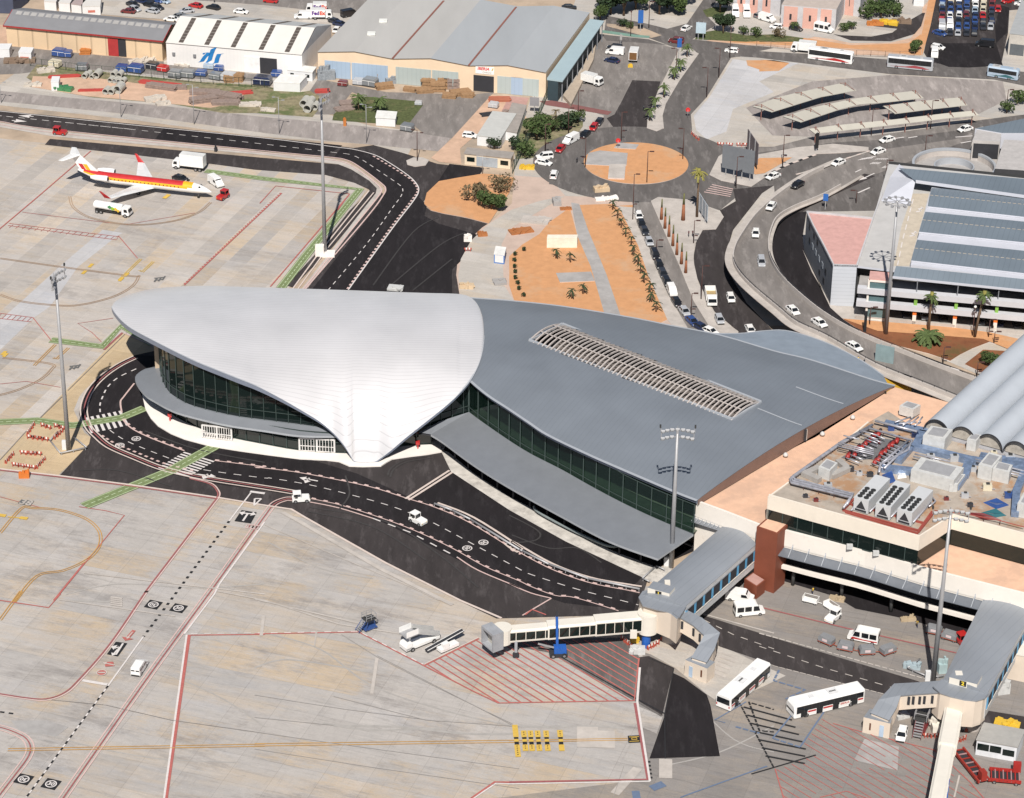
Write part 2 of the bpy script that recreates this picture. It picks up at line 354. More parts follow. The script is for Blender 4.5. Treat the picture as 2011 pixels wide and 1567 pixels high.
sheet('fresh_asphalt_section',Z(1,0,[(660,1125),(860,1150),(1000,1215),(1180,1330),(1260,1440),(1250,1500),(1310,1560),(1290,1640),(1400,1700),(1750,1800),(1500,2050),(1500,2340),(380,2270),(960,1530),(985,1480),(990,1430),(960,1390),(800,1270),(700,1215),(600,1195)]),BLACK,4)
sheet('fresh_asphalt_section',Z(1,0,[(1480,1245),(1740,1275),(1700,1340),(1600,1345),(1390,1385)]),BLACK,4)
sheet('airside_service_lane',Z(0,0,[(380,1055),(2011,1200)])+Z(1,0,[(640,1250),(720,1270),(870,1350),(950,1430),(960,1500),(900,1560)])+Z(1,1,[(930,0),(600,400),(290,715),(240,700),(480,440),(720,130),(860,0)])+Z(1,0,[(870,1440),(760,1390),(540,1330),(0,1290)])+Z(0,0,[(1560,1240),(340,1100)]),DARK,3)
sheet('terminal_service_road',[(264,698),(233,713),(202,734),(176,757),(162,785),(155,813),(163,840),(178,858),(175,872),(116,935),(259,953),(520,993),(575,1002),(598,1018),(759,1108),(901,1180),(975,1215),(1250,1207),(1262,1170),(1275,1130),(1000,880),(800,760),(400,690),(300,690)],DARK,3)
sheet('terminal_road_surface',[(264,698),(233,713),(202,734),(176,757),(164,780),(158,795),(155,813),(163,840),(181,860),(207,881),(259,904),(310,925),(372,940),(424,951),(520,964),(575,973),(640,985),(760,1030),(880,1090),(1000,1150),(1110,1185),(1245,1200),(1256,1168),(1130,1130),(1000,1070),(880,1005),(800,975),(700,930),(600,900),(400,830),(330,700)],BLACK,5)
sheet('asphalt_forecourt',[(800,975),(886,927),(1000,1002),(1111,1064),(1261,1134),(1243,1152),(1130,1130),(1000,1070),(880,1005)],BLACK,6)
raised('light_kerb_strip',[(848,880),(868,890),(886,927),(1000,1002),(1111,1064),(1261,1134),(1300,1155),(1322,1112),(1287,1114),(1200,1081),(1103,1029),(1049,1001),(1000,976),(930,930),(880,888)],mat('washed_pale_concrete',(.50,.47,.43),.85,var=.3,scale=.4,dirt=((.25,.23,.21),.25,.55,.7)),.1)
sheet('apron_road',[(1340,1180),(1362,1203)]+Z(2,3,[(2011,330)])+Z(3,3,[(0,300),(1200,660),(1700,880),(2011,930),(2300,1010),(2300,1150),(2011,1080)]) +Z(3,3,[(960,760),(100,540)])+Z(2,3,[(2011,540),(1600,400),(1490,330)]),DARK,5)
sheet('apron_road_verge',Z(2,3,[(1630,400),(1900,530),(2100,620),(1680,820),(1620,840),(1500,760),(1260,560),(1080,460),(860,390),(900,300),(1230,240),(1480,330)]),CONCL,4)
sheet('painted_shade_baggage_floor',[(870,880),(930,932),(1000,978),(1049,1003),(1103,1031),(1200,1083),(1287,1116),(1380,1075),(1200,1000),(1000,900)],BLACK,7)  # dark floor whose black also paints in the shade under the baggage canopy
sheet('painted_shade_terminal_edge',[(1528,1125),(1540,1142),(1640,1172),(1680,1196),(1775,1215),(1830,1230),(1920,1250),(2100,1300),(2100,1180),(1528,1080)],BLACK,7)  # black sheet that paints in the shade at the foot of the terminal wing
sheet('cargo_yard',Z(0,0,[(-100,640),(0,640),(260,450),(960,470),(1200,470),(2011,560)])+Z(1,0,[(480,600),(480,650),(400,700),(560,870),(900,960),(1260,1000),(1150,1200),(900,1100),(0,1035)])+Z(0,0,[(1000,910),(0,800),(-300,770)]),CONCL,2)
sheet('old_perimeter_track',Z(0,0,[(-200,690),(0,690),(500,740),(1200,800),(2011,890)])+Z(1,0,[(560,930),(1200,1000),(1500,1040),(1400,1150),(900,1100),(560,1070),(0,1000)])+Z(0,0,[(1000,870),(0,770),(-200,750)]),LIGHTR,3)
sheet('hangar_forecourt',Z(1,0,[(480,600),(1000,700),(1650,720),(1820,700),(1700,830),(1560,1000),(1500,1050),(1290,1020),(1180,930),(1270,790),(1230,770),(850,740),(740,700),(600,870),(450,870),(550,760),(420,690)]),OLD,4)
sheet('hangar_lane',Z(0,0,[(0,420),(60,350),(950,440),(1250,470),(1330,480),(1900,560),(2011,570),(2011,620),(1500,600),(900,540),(500,520),(150,560),(-100,570)]),OLD,3)
sheet('weedy_strip',Z(0,0,[(280,490),(500,510),(900,560),(1500,620),(2011,650)])+Z(1,0,[(100,660),(350,700),(420,690),(540,760),(440,890),(0,860)])+Z(0,0,[(1700,860),(1300,790),(700,740),(350,680),(200,590)]),WASTE,4)
sheet('storage_dirt',Z(0,0,[(250,580),(700,590),(1500,690),(1850,720),(1800,780),(1600,820),(1300,790),(650,730),(230,660)]),SAND,5)
sheet('storage_dirt',Z(0,0,[(0,190),(45,190),(60,330),(-40,380)]),SAND,5)
sheet('grass',Z(1,0,[(740,745),(850,735),(1230,770),(1280,800),(1180,930),(1100,950),(590,915),(600,870)]),GRASS,6).update_tag()
sheet('sandy_shoulder',Z(1,0,[(1800,720),(2011,740),(2100,1000),(1990,1010),(1700,1010),(1560,1130),(1570,1250),(1400,1230),(1340,1200),(1500,1050)]),SAND,5)
raised('orange_earth_island',[(862,357),(900,350),(950,342),(985,345),(1010,350),(1000,380),(960,440),(915,428),(870,420),(846,414),(833,401),(838,380)],TERRA,.2,km=PINKROAD)
raised('lamp_island',[(798,316),(812,310),(830,310),(843,315),(836,325),(815,328),(800,324)],PAVE,.15)
sheet('garden_pavement',[(1010,345),(1080,350),(1110,385),(1240,390),(1260,400),(1400,630),(1400,700),(900,700),(906,600),(896,540),(899,509),(919,473),(947,447),(961,438),(1005,400)],PINKROAD,4)
sheet('works_path',[(1060,395),(1110,385),(1000,450),(985,480),(990,560),(1030,625),(1000,650),(906,620),(900,540),(905,509),(925,473),(960,440),(1005,412)],CONCL,5)
raised('orange_garden_bed',Z(2,1,[(0,480),(100,390),(230,310),(300,225),(460,110),(520,330),(620,560),(730,940),(300,900),(60,880),(0,700)]),TERRA,.12)
raised('orange_garden_bed',Z(2,1,[(535,90),(790,80),(870,150),(980,400),(1060,640),(1200,960),(1100,1010),(870,1000),(740,620),(600,280)]),TERRA,.12)
raised('orange_garden_bed',Z(2,1,[(840,95),(940,90),(950,160),(860,165)]),TERRA,.12)
sheet('garden_ramp',Z(2,1,[(470,70),(530,80),(600,280),(740,620),(870,1000),(740,1000),(640,650),(520,330)]),PAVEG,6)
raised('sloping_lawn_panel',Z(2,1,[(355,610),(620,600),(650,670),(385,680)]),PAVEG,.25)
raised('parking_pavement',Z(2,1,[(830,100),(950,110),(1130,600),(1200,760),(1400,1100),(1350,1150),(1200,960),(1060,640),(980,400)]),PAVE,.14)
sheet('taxi_lane',Z(2,1,[(930,0),(1070,0),(1110,140),(1330,640),(1580,1080),(1420,1130),(1180,760),(950,130)])[0:7]+Z(2,1,[(930,60)]),OLD,6)
raised('forecourt_island',Z(2,1,[(1075,60),(1130,30),(1350,50),(1480,90),(1600,150),(1630,180),(1570,275),(1470,280),(1405,400),(1400,520),(1440,700),(1560,920),(1740,1050),(1740,1085),(1560,1080),(1400,820),(1270,500),(1110,140)]),PAVE,.15,km=KERB)
C0=P(1249,321)
ring=[Vector((C0.x+26*math.cos(a),C0.y+24*math.sin(a),0)) for a in [k*math.pi/30 for k in range(60)]]
sheet('landside_paving',[(1010,345),(1010,290),(1040,200),(1110,60),(1150,-60),(2300,-60),(2300,900),(1700,640),(1400,640),(1240,390),(1110,385)],CONCL,3)
sheet('roundabout_road',None,MID,7,w=ring)
isl=[Vector((C0.x+13.2*math.cos(a),C0.y+13.2*math.sin(a),0)) for a in [k*math.pi/24 for k in range(48)]]
raised('roundabout_island',None,TERRA,.2,w=isl,km=KERB)
raised('island_slab',Z(2,0,[(600,1170),(690,1150),(900,1170),(890,1265),(760,1265),(580,1255)]),PAVEG,.3)
raised('island_slab',Z(2,0,[(760,1262),(885,1262),(875,1370),(750,1365)]),PAVE,.6)
raised('island_slab',Z(2,0,[(830,1090),(985,1105),(960,1140),(795,1130)]),PAVEG,.3)
sheet('cargo_parking',Z(2,0,[(700,260),(1060,310),(1190,350),(1290,375),(1130,690),(1050,900),(1045,990),(900,1080),(600,1140),(720,880),(460,790),(560,640),(640,400)]),OLD,5)
sheet('cargo_parking_lane',Z(2,0,[(935,610),(1150,620),(1130,690),(1050,900),(1045,990),(860,1060),(740,900),(800,870),(860,760)]),DARK,6)
sheet('cargo_parking_lane',Z(2,0,[(700,262),(1060,300),(1200,345),(1060,330),(740,310)]),MID,6)
sheet('airport_road',Z(2,0,[(740,120),(1040,180),(1200,220),(1350,180),(1500,-40),(1620,-40),(1490,110),(1570,190),(1390,300),(2011,365)])+Z(3,0,[(0,390),(700,430),(1300,480),(1740,510),(2100,560),(2100,670),(1780,605),(1000,565),(0,440)])+Z(2,0,[(1760,430),(1680,440),(1440,410),(1390,370),(1250,360),(1060,290),(720,250)]),MID,6)
sheet('approach_road',Z(2,0,[(1430,370),(1690,430),(1500,740),(1380,870),(1390,1000),(1440,1100),(1300,1160),(1060,1060),(1090,1000),(1175,980),(1165,880),(1190,780),(1290,620)]),MID,7)
raised('palm_median',Z(2,0,[(1270,450),(1320,380),(1400,390),(1440,410),(1290,620),(1190,790),(1165,880),(1175,975),(1120,1000),(1045,975),(1055,900),(1130,700)]),PAVE,.15)
sheet('forecourt_road',Z(2,0,[(1300,1160),(1440,1060),(1600,1120),(2011,1115)])+Z(3,0,[(360,1055),(850,1035),(1300,975),(1550,930),(2100,860),(2100,1600),(1000,1600)])+Z(3,1,[(360,140),(130,160)])+Z(2,1,[(2011,-60),(1760,0),(1600,130),(1350,45),(1130,25),(900,40),(700,-60)])+Z(2,0,[(700,1440),(300,1400),(400,1180)]),MID,6)
sheet('north_branch_road',Z(2,0,[(1590,1130),(2011,1115)])+Z(3,0,[(360,1052),(850,1033),(1300,973),(1560,925),(1560,985),(1000,1060),(560,1085),(0,1160)])+Z(2,0,[(1700,1165)]),OLD,7)
sheet('darker_road_patch',Z(3,0,[(800,1320),(880,1340),(400,1560),(200,1700),(330,1560)]),DARK,8)
sheet('worn_lane',Z(3,0,[(1480,1060),(1620,1010),(1610,1060),(1000,1280),(900,1320),(640,1380),(300,1570),(-50,1800),(100,1560),(560,1240),(840,1150)]),OLD,7)
raised('verge',Z(3,0,[(-20,1178),(300,1120),(560,1095),(830,1120),(830,1148),(620,1165),(430,1172),(200,1262),(50,1345),(-60,1420),(-290,1375),(-380,1330)])+Z(2,0,[(1590,1190),(1640,1160)]),PAVE,.14)
sheet('orange_earth_verge',Z(3,0,[(0,1205),(250,1200),(40,1320),(-30,1330),(-80,1300)]),TERRA,16)
sheet('lower_ramp_road',Z(2,1,[(1700,-30),(2011,-60),(1920,0),(1700,280),(1665,400),(1665,500),(1690,640),(1800,830),(1990,1030),(2100,1160),(1750,1150),(1740,1050),(1560,900),(1450,700),(1410,600),(1400,480),(1420,370),(1470,280),(1570,275),(1630,180),(1600,130),(1720,60)]),DARK,8)
sheet('underpass_road',Z(3,1,[(130,160),(360,140),(330,330),(340,430),(540,860),(630,950),(820,1080),(1250,1240),(1720,1420),(1720,1600),(840,1200),(430,960),(200,740),(60,500),(60,330)]),BLACK,8)
raised('carpark_pavement',Z(3,1,[(330,430),(400,600),(545,850),(740,880),(800,920),(2100,1080),(2100,1200),(1700,1130),(1300,1060),(700,980),(640,960),(540,870)]),PAVE,.14)
raised('red_earth_bed',Z(3,1,[(640,960),(960,1000),(1400,1050),(1700,1090),(1750,1130),(1620,1180),(1520,1230),(1450,1275),(1290,1220),(1010,1150),(810,1075)]),REDEARTH,.16)
sheet('orange_earth_bed',Z(3,1,[(630,955),(1450,1020),(1750,1060),(2100,1140),(2100,1200),(1900,1190),(1700,1110),(1250,1075),(900,1050)]),TERRA,18)
raised('red_earth_bed',Z(3,1,[(1560,1300),(1700,1190),(1870,1200),(1830,1260),(1710,1370)]),REDEARTH,.16)
sheet('gravel_parking_lot',Z(2,0,[(1690,440),(1780,440),(2011,470)])+Z(3,0,[(0,450),(1000,575),(1780,615),(1930,680),(1900,880),(1560,930),(1300,965),(850,1030),(360,1045),(0,1080)])+Z(2,0,[(1990,1105),(1700,1100),(1500,1080),(1400,990),(1390,880),(1510,740)]),CONCL,5)
sheet('chalky_ground',Z(2,0,[(1700,450),(2011,500)])+Z(3,0,[(0,470),(300,480),(0,620)])+Z(2,0,[(2011,700),(1700,830),(1650,1000),(1500,1060),(1420,990),(1400,880),(1520,740)]),PALE,6)
sheet('orange_earth_heap_stain',Z(2,0,[(1800,460),(2011,460)])+Z(3,0,[(0,455),(230,480),(150,540),(0,545)])+Z(2,0,[(1900,530),(1810,500)]),TERRA,8)
sheet('gravel_lot_centre',Z(3,0,[(-100,820),(400,620),(1000,570),(1850,620),(1880,760),(1600,900),(1000,970),(400,1040),(100,1030)]),LIGHTR,6)
sheet('orange_verge',Z(3,0,[(-500,330),(-300,290),(0,262),(340,300),(420,280),(560,300),(700,330),(1000,325),(1150,290),(1230,200),(1240,60),(1290,0),(1340,0),(1240,420),(1000,425),(700,415),(0,345),(-500,345)]),SAND,6)
sheet('orange_verge_band',Z(3,0,[(-300,320),(340,290),(700,345),(1130,330),(1230,260),(1230,420),(700,370),(0,335)]),TERRA,7)
sheet('orange_verge_band',Z(3,0,[(1290,-20),(1345,-20),(1300,200),(1240,420),(1225,300),(1260,140)]),TERRA,8)
sheet('compound_road',Z(3,0,[(560,260),(620,270),(850,280),(1010,250),(1050,220),(870,200),(860,190),(1100,180),(1240,100),(1260,100),(1230,200),(1180,260),(1000,315),(700,310)]),DARK,9)
sheet('vehicle_compound',Z(3,0,[(1340,-40),(1560,-40),(2100,-60),(2100,60),(1900,80),(1890,250),(1840,480),(1310,500),(1250,400)]),DARK,6)
sheet('compound_asphalt',Z(3,0,[(1300,330),(1800,330),(1850,500),(1590,515),(1440,510),(1270,450)]),BLACK,7)
sheet('compound_asphalt',Z(3,0,[(1830,40),(1900,60),(1880,250),(1800,330),(1790,200)]),BLACK,7)
sheet('grass',Z(3,0,[(0,285),(130,262),(340,292),(300,320),(0,320)]),GRASS,9)
sheet('grass',Z(2,0,[(1410,300),(1440,250),(1570,232),(1800,270),(2011,262),(2011,310),(1800,320),(1400,300)]),GRASS,8)
sheet('grass',Z(2,0,[(1470,80),(1550,55),(1660,60),(1620,130),(1500,130)]),GRASS,8)
sheet('dry_verge',Z(2,0,[(740,180),(1000,205),(1160,270),(1080,290),(740,200)]),DIRT,8)
sheet('green_painted_island',Z(2,0,[(705,230),(960,265),(1070,275),(1060,290),(960,285),(705,250)]),mat('teal_paint',(.16,.27,.22),.8),9)
sheet('red_lane',Z(2,0,[(230,770),(330,765),(780,850),(750,875),(600,850),(280,800)]),mat('maroon_lane',(.20,.085,.08),.9),8)
sheet('red_lane',Z(2,0,[(0,730),(150,745),(110,850),(-60,850)]),mat('pinkish_yard',(.40,.24,.21),.9),6)
sheet('planting_strip',Z(2,0,[(120,900),(330,870),(560,920),(560,960),(400,1180),(50,1210),(30,1130)]),WASTE,6)
sheet('rear_parking',Z(0,0,[(780,-60),(2700,-60),(2700,240),(1300,150),(1000,130),(900,120),(770,110)]),CONCL,4)
sheet('rear_road',Z(0,0,[(1330,-80),(2400,-80),(3300,-80),(2900,120),(2650,110),(2011,40),(1300,-10)]),OLD,5)
CRK=mat('joint_dark',(.27,.25,.235),.9)
WM=MB(); RM=MB(); GM=MB(); YM=MB(); KM=MB(); BM=MB(); LM=MB()
ZM=.135
def wl(c,r,pts,w=.25,m=None,dash=None,sm=0,dz=0.,mb=None,off=0.):
 pts=Z(c,r,pts) if c is not None else pts; _pi[0]=(_pi[0]+1)%37; dz+=_pi[0]*.0004
 ribbon(mb or WM,world(pts,0,sm),w,m or WHITEP,ZM+dz,dash,off)
def px(pts,**k): wl(None,None,pts,**k)
wl(0,0,[(-300,860),(0,882),(1000,985),(2011,1100),(2500,1158),(2680,1185),(2800,1240),(2960,1360),(3030,1420),(3040,1470),(2960,1620),(2480,2270)][:3],dash=(1.6,1.6))
px([(-60,222),(0,228),(259,255),(520,284),(655,300),(690,305),(715,317),(745,337),(775,357),(790,370),(788,385),(770,410),(720,480),(645,570)],dash=(1.7,1.7),w=.2,sm=5)
px([(-60,213),(0,219),(259,246),(520,272),(655,289),(694,294),(733,304),(759,317),(800,344),(818,362),(822,376),(812,395),(770,450),(684,570)],w=.3,sm=5,m=WHITEP)
px([(733,307),(800,348),(816,364),(820,376),(808,395),(766,450),(681,570)],w=.5,sm=5,dash=(.9,.9),m=PINKP)
px([(-60,232),(0,239),(103,255),(520,297),(645,309),(681,315),(707,329),(748,360),(757,371),(752,385),(720,428),(600,568)],w=.35,sm=5,m=PINKP)
px([(-60,240),(0,245),(103,261),(520,301),(645,314),(678,320),(702,333),(738,360),(748,372),(744,385),(700,440),(596,568)],w=.35,sm=5,m=PINKP)
sheet('concrete_verge',[(-60,234),(0,241),(103,257),(520,299),(645,311),(680,318),(704,331),(742,360),(752,371),(748,382),(712,425),(605,565),(592,568),(700,428),(738,380),(740,370),(725,355),(690,333),(665,323),(520,305),(103,268),(0,250),(-60,245)],PAVE,5)
for sgn,(a,b) in ((1,((140,880),(255,888))),(1,((205,926),(90,918)))):
 A=P(*z1(0,0,*a)); B=P(*z1(0,0,*b)); d=(B-A).normalized(); n=Vector((-d.y,d.x,0)); up=Vector((0,0,ZM))
 h=A if sgn else B; WM.add([A+up,A+d*3.2+n*1.1+up,A+d*3.2-n*1.1+up],[(0,1,2)],WHITEP); ribbon(WM,[A+d*3,B],.4,WHITEP,ZM)
def green(pts,w=3.):
 W=world(pts); ribbon(GM,W,w,GREENP,ZM); ribbon(LM,W,.18,mat('pale_green_line',(.42,.50,.32),.8),ZM+.012,(1.,.6)); ribbon(LM,W,.15,mat('pale_green_line',(0,0,0)),ZM+.012,off=w/2-.25); ribbon(LM,W,.15,mat('pale_green_line',(0,0,0)),ZM+.012,off=-w/2+.25)
green([(-80,830)]+Z(0,2,[(0,192),(280,180),(550,218),(920,160),(1100,85)]),2.6)
green(Z(0,2,[(640,830),(1300,560),(1640,370)]),2.8)
green(Z(0,1,[(385,1115),(780,1165),(920,1010),(1170,1145)]),2.6)
green(Z(0,0,[(1560,1300),(2011,1360)])+Z(1,0,[(800,1440),(400,1930),(200,2190)]),2.3)
px(Z(1,0,[(870,1450),(470,1950),(250,2250)]),w=.35,m=KERB); px(Z(1,0,[(905,1465),(560,1880),(290,2250)]),w=.3,m=KERB)
def zebra(pa,pb,w,n,ma=WHITEP,length=None):
 A=P(*pa);B=P(*pb); d=(B-A); L=d.length; d.normalize(); nn=Vector((-d.y,d.x,0)); st=L/(n*2-1); up=Vector((0,0,ZM-.012))
 for i in range(n):
  s=A+d*st*2*i; WM.add([s+nn*w/2+up,s-nn*w/2+up,s+d*st-nn*w/2+up,s+d*st+nn*w/2+up],[(0,1,2,3)],ma)
def zebraq(q,n,ma=WHITEP):   # q: start-left,start-right,end-right,end-left ; stripes span start->end rows
 a,b,c,d=[P(*p) for p in q]; up=Vector((0,0,ZM-.012))
 for i in range(n):
  t0=2*i/(2*n-1); t1=(2*i+1)/(2*n-1)
  WM.add([a.lerp(b,t0)+up,a.lerp(b,t1)+up,d.lerp(c,t1)+up,d.lerp(c,t0)+up],[(0,1,2,3)],ma)
zebraq(Z(0,2,[(645,160),(920,105),(980,215),(690,278)]),7)
zebraq(Z(0,2,[(1200,540),(1400,418),(1630,490),(1430,610)]),9)
zebraq(Z(2,3,[(1540,600),(1620,440),(1740,480),(1640,640)]),6,PAVE)
out=[(262,700),(231,715),(200,736),(176,760),(162,786),(158,812),(167,840),(184,859),(210,880),(262,903),(313,923),(375,938),(430,948),(520,962),(575,971)]
px(out,w=.3,sm=5,m=KERB); px(out,w=.25,sm=5,m=MAROON,off=.8); px(out,w=.3,sm=5,m=KERB,off=1.4)
px([(184,862),(210,878),(262,900),(313,920),(370,934)],w=.5,sm=5,m=PINKP,dash=(.8,.8),off=2.)
px(Z(0,1,[(1035,1335),(900,1400),(820,1470),(780,1547)])+Z(0,2,[(760,60),(762,130)]),w=.3,sm=5,dash=(1.4,1.4))
px(Z(0,2,[(835,255),(930,320),(1060,380),(1290,470)]),w=.2,sm=5,dash=(1.6,1.6))
px(Z(0,2,[(1545,555),(1750,585),(2011,618)])+Z(1,2,[(130,620),(420,670),(730,745),(1000,820),(1170,880),(1340,950),(1640,1110),(2011,1310)])+Z(2,2,[(150,1345),(330,1405),(560,1475),(840,1545)])+Z(2,3,[(980,85)]),w=.2,sm=5,dash=(1.6,1.6))
px(Z(0,1,[(1020,1445),(940,1547)])+Z(0,2,[(915,40),(925,120)]),w=.35,sm=4,m=PINKP); px(Z(0,2,[(930,170),(1000,240),(1150,315),(1400,410)]),w=.35,sm=5,m=PINKP)
px(Z(0,2,[(930,170),(1000,240),(1150,315),(1400,410)]),w=.6,sm=5,m=PINKP,dash=(.8,1.4),off=.3)
e=Z(0,2,[(1630,485),(2011,533)])+Z(1,2,[(0,533),(300,570),(600,625),(900,690),(1150,770),(1370,840),(1640,960),(2011,1190)])+Z(2,2,[(0,1140),(300,1300),(600,1410),(900,1470),(990,1490)])
px(e,w=.25,sm=5,m=PINKP); px(e,w=.4,sm=5,m=PINKP,dash=(.9,1.6),off=.3)
e2=Z(1,2,[(1370,820),(1640,930),(2011,1165)])+Z(2,2,[(0,1110),(300,1280),(600,1390),(900,1445),(1000,1460)])
px(e2,w=.5,sm=5,m=KERB,off=.9)
e3=Z(1,2,[(430,775),(640,820),(900,900),(1200,1010),(1500,1150),(1750,1290),(2011,1400)])+Z(2,2,[(160,1440),(350,1510)])+Z(2,3,[(500,30),(830,130)])
px(e3,w=.22,sm=5,m=PINKP); px(e3,w=.35,sm=5,m=PINKP,dash=(.9,1.6),off=.3)
px(Z(1,2,[(420,800),(640,845),(900,925)]),w=.3,m=PINKP,sm=4); px(Z(1,2,[(900,925),(1180,1030),(1540,1220)]),w=.3,m=WHITEP,dash=(1.8,1.8)); px(Z(1,2,[(1540,1220),(1700,1320),(2011,1450)])+Z(2,2,[(0,1420),(160,1490),(315,1530)]),w=.3,m=PINKP,sm=4)
px(Z(2,3,[(320,35),(100,165)]),w=.3,m=PINKP); px(Z(2,3,[(175,120),(280,160)]),w=.3,m=REDP); px(Z(2,3,[(175,120),(120,160)]),w=.3,m=REDP)
px(Z(1,2,[(1480,560),(1145,775)]),w=.5,m=KERB); px(Z(1,2,[(1500,575),(1170,785)]),w=.5,m=KERB)
px([(-60,915)]+Z(0,2,[(0,548),(450,600),(1000,670),(1650,765),(2011,825)])+Z(1,2,[(280,855),(380,915),(990,1260),(1560,1547)])+[(985,1215)],w=.5,m=KERB)
px([(-60,921)]+Z(0,2,[(0,558),(450,610),(1000,680),(1650,775)]),w=.35,m=MAROON); px(Z(1,2,[(250,860),(380,930),(980,1280),(1540,1560)]),w=.9,m=PAVE,off=-1.3)
px(Z(0,2,[(1440,615),(1600,655),(1660,710),(1665,760),(1600,850),(1150,1440)])+Z(0,3,[(1110,0),(850,380),(620,650),(500,760),(350,810),(200,800),(0,770),(-200,740)]),w=.28,sm=5,m=PINKP)
px(Z(0,2,[(1440,622),(1590,662),(1645,712),(1650,760),(1585,850),(1135,1440)])+Z(0,3,[(1095,0),(835,380),(605,645),(490,750),(350,798),(200,790),(0,760),(-200,730)]),w=.28,sm=5,m=MAROON)
for o,mm in ((0,PINKP),(.7,MAROON),(1.3,PINKP)):
 px(Z(1,2,[(300,765),(230,765),(130,805),(60,890),(-20,1000)])+Z(0,2,[(1910,1000),(1600,1435)])+Z(0,3,[(1130,580),(720,1160),(440,1560)]),w=.26,sm=5,m=mm,off=o)
 px(Z(0,3,[(-60,1030),(0,1035),(100,1070),(170,1110),(200,1170),(180,1240),(100,1350),(0,1480),(-60,1560)]),w=.24,sm=5,m=mm,off=o)
px(Z(0,2,[(1905,730),(1740,945)]),w=.3,m=WHITEP); px(Z(0,2,[(1740,945),(1300,1540)])+Z(0,3,[(1090,325)]),w=.5,m=BLKP,dash=(.7,1.2)); px(Z(0,3,[(1090,325),(820,700)]),w=.3,m=WHITEP)
px(Z(0,3,[(820,700),(200,1547)]),w=.28,m=WHITEP); px(Z(0,3,[(820,700),(200,1547)]),w=.32,m=BLKP,dash=(.9,1.),dz=.012)
px(Z(0,3,[(0,897),(110,912)]),w=.4,m=BLKP,dash=(.8,.8))
px(Z(0,3,[(625,658),(815,690)]),w=.7); px(Z(0,2,[(1900,720),(2011,735)]),w=.7)
px(Z(0,2,[(2011,950),(1665,1425)])+Z(0,3,[(1630,0),(1400,305)]),w=.35)
px(Z(0,3,[(0,770),(800,845),(1300,960),(2011,1060)]),w=.12,m=OLD); px(Z(1,2,[(80,975),(600,1200),(1200,1450),(1400,1547)]),w=.22,m=PAVE)
for yy in (0,): pass
px(Z(0,2,[(640,1340),(2011,1500)]),w=.35,m=PAVE); px(Z(0,3,[(450,45),(1180,150),(1330,170)]),w=.3,m=PAVE); px(Z(0,3,[(1650,-20),(2011,50)])+Z(1,3,[(640,230),(1400,350)]),w=.35,m=PAVE)
px(Z(1,3,[(0,40),(900,250)]),w=.4,m=PAVE); px(Z(1,3,[(930,490),(890,760)]),w=.6,m=PAVE); px(Z(1,3,[(70,170),(50,320)]),w=.6,m=PAVE); px(Z(1,3,[(470,280),(455,400)]),w=.3,m=PAVE)
for k in range(5): px(Z(0,3,[(840,25+14*k),(930,37+14*k)]),w=.5,m=PAVE)
for a,b in (([(600,780),(1300,960),(2011,1010)],1),([(0,1050),(700,1150),(2011,1330)],1),([(0,770),(700,880),(1400,970)],1),([(0,1180),(900,1320),(2011,1480)],1),([(0,940),(600,1000)],1)): px(Z(1,3,a),w=.1,m=CRK)
px(Z(1,3,[(660,310),(930,480),(1400,720),(1960,990)]),w=.1,m=CRK); px(Z(1,3,[(930,470),(1960,1000)]),w=.1,m=CRK)
px(Z(2,3,[(1300,1547),(1900,1330)])+Z(3,3,[(60,1310)]),w=.3,m=BLUEP); px(Z(2,3,[(790,1547),(870,1310)]),w=.1,m=CRK)
px(Z(2,3,[(1160,930),(960,810),(330,450)]),w=.45,m=MID); px(Z(2,3,[(1180,910),(970,800),(330,445)]),w=.3,m=BLKP)
px(Z(2,3,[(1055,485),(1250,565),(1180,920),(1185,1250)]),w=.2,m=BLKP)
px(Z(2,3,[(1060,1270),(1080,1420)]),w=.5,m=BLKP,dash=(.5,.6))
for a in ([(1820,820),(1900,1040),(2011,1050)],[(1840,830),(2011,880)]): px(Z(2,3,a),w=.35,m=BLKP,dash=(1.,.3))
for k in range(7): px(Z(3,3,[(0+25*k*.0-80+10*k,860+55*k),(200+40*k,930+55*k)]) if False else Z(3,3,[(-120+28*k,860+62*k),(250+26*k-30*max(0,k-4),960+55*k)]),w=.42,m=BLKP)
px(Z(3,3,[(-150,830),(110,1320)]),w=.3,m=BLKP,dash=(1.,.2)); px(Z(3,3,[(-60,1370),(110,1320),(430,1225)]),w=.3,m=BLKP); px(Z(3,3,[(490,900),(310,1165)]),w=.3,m=BLUEP); px(Z(3,3,[(280,880),(100,1100)]),w=.3,m=BLUEP)
px(Z(3,3,[(150,580),(110,660),(350,730),(200,800)]),w=.4,m=BLUEP,dash=(1.2,.3)); px(Z(3,3,[(110,1100),(310,1165)]),w=.4,m=BLUEP,dash=(1.,.3)); px(Z(2,3,[(1720,1010),(1900,1060)]),w=.4,m=BLUEP,dash=(1,.3)); px(Z(2,3,[(1800,820),(1560,960),(1640,980)]),w=.25,m=BLUEP)
RUB=mat('tyre_mark_concrete',(.34,.32,.30),.9); RUBA=mat('tyre_mark_asphalt',(.04,.037,.037),.8)
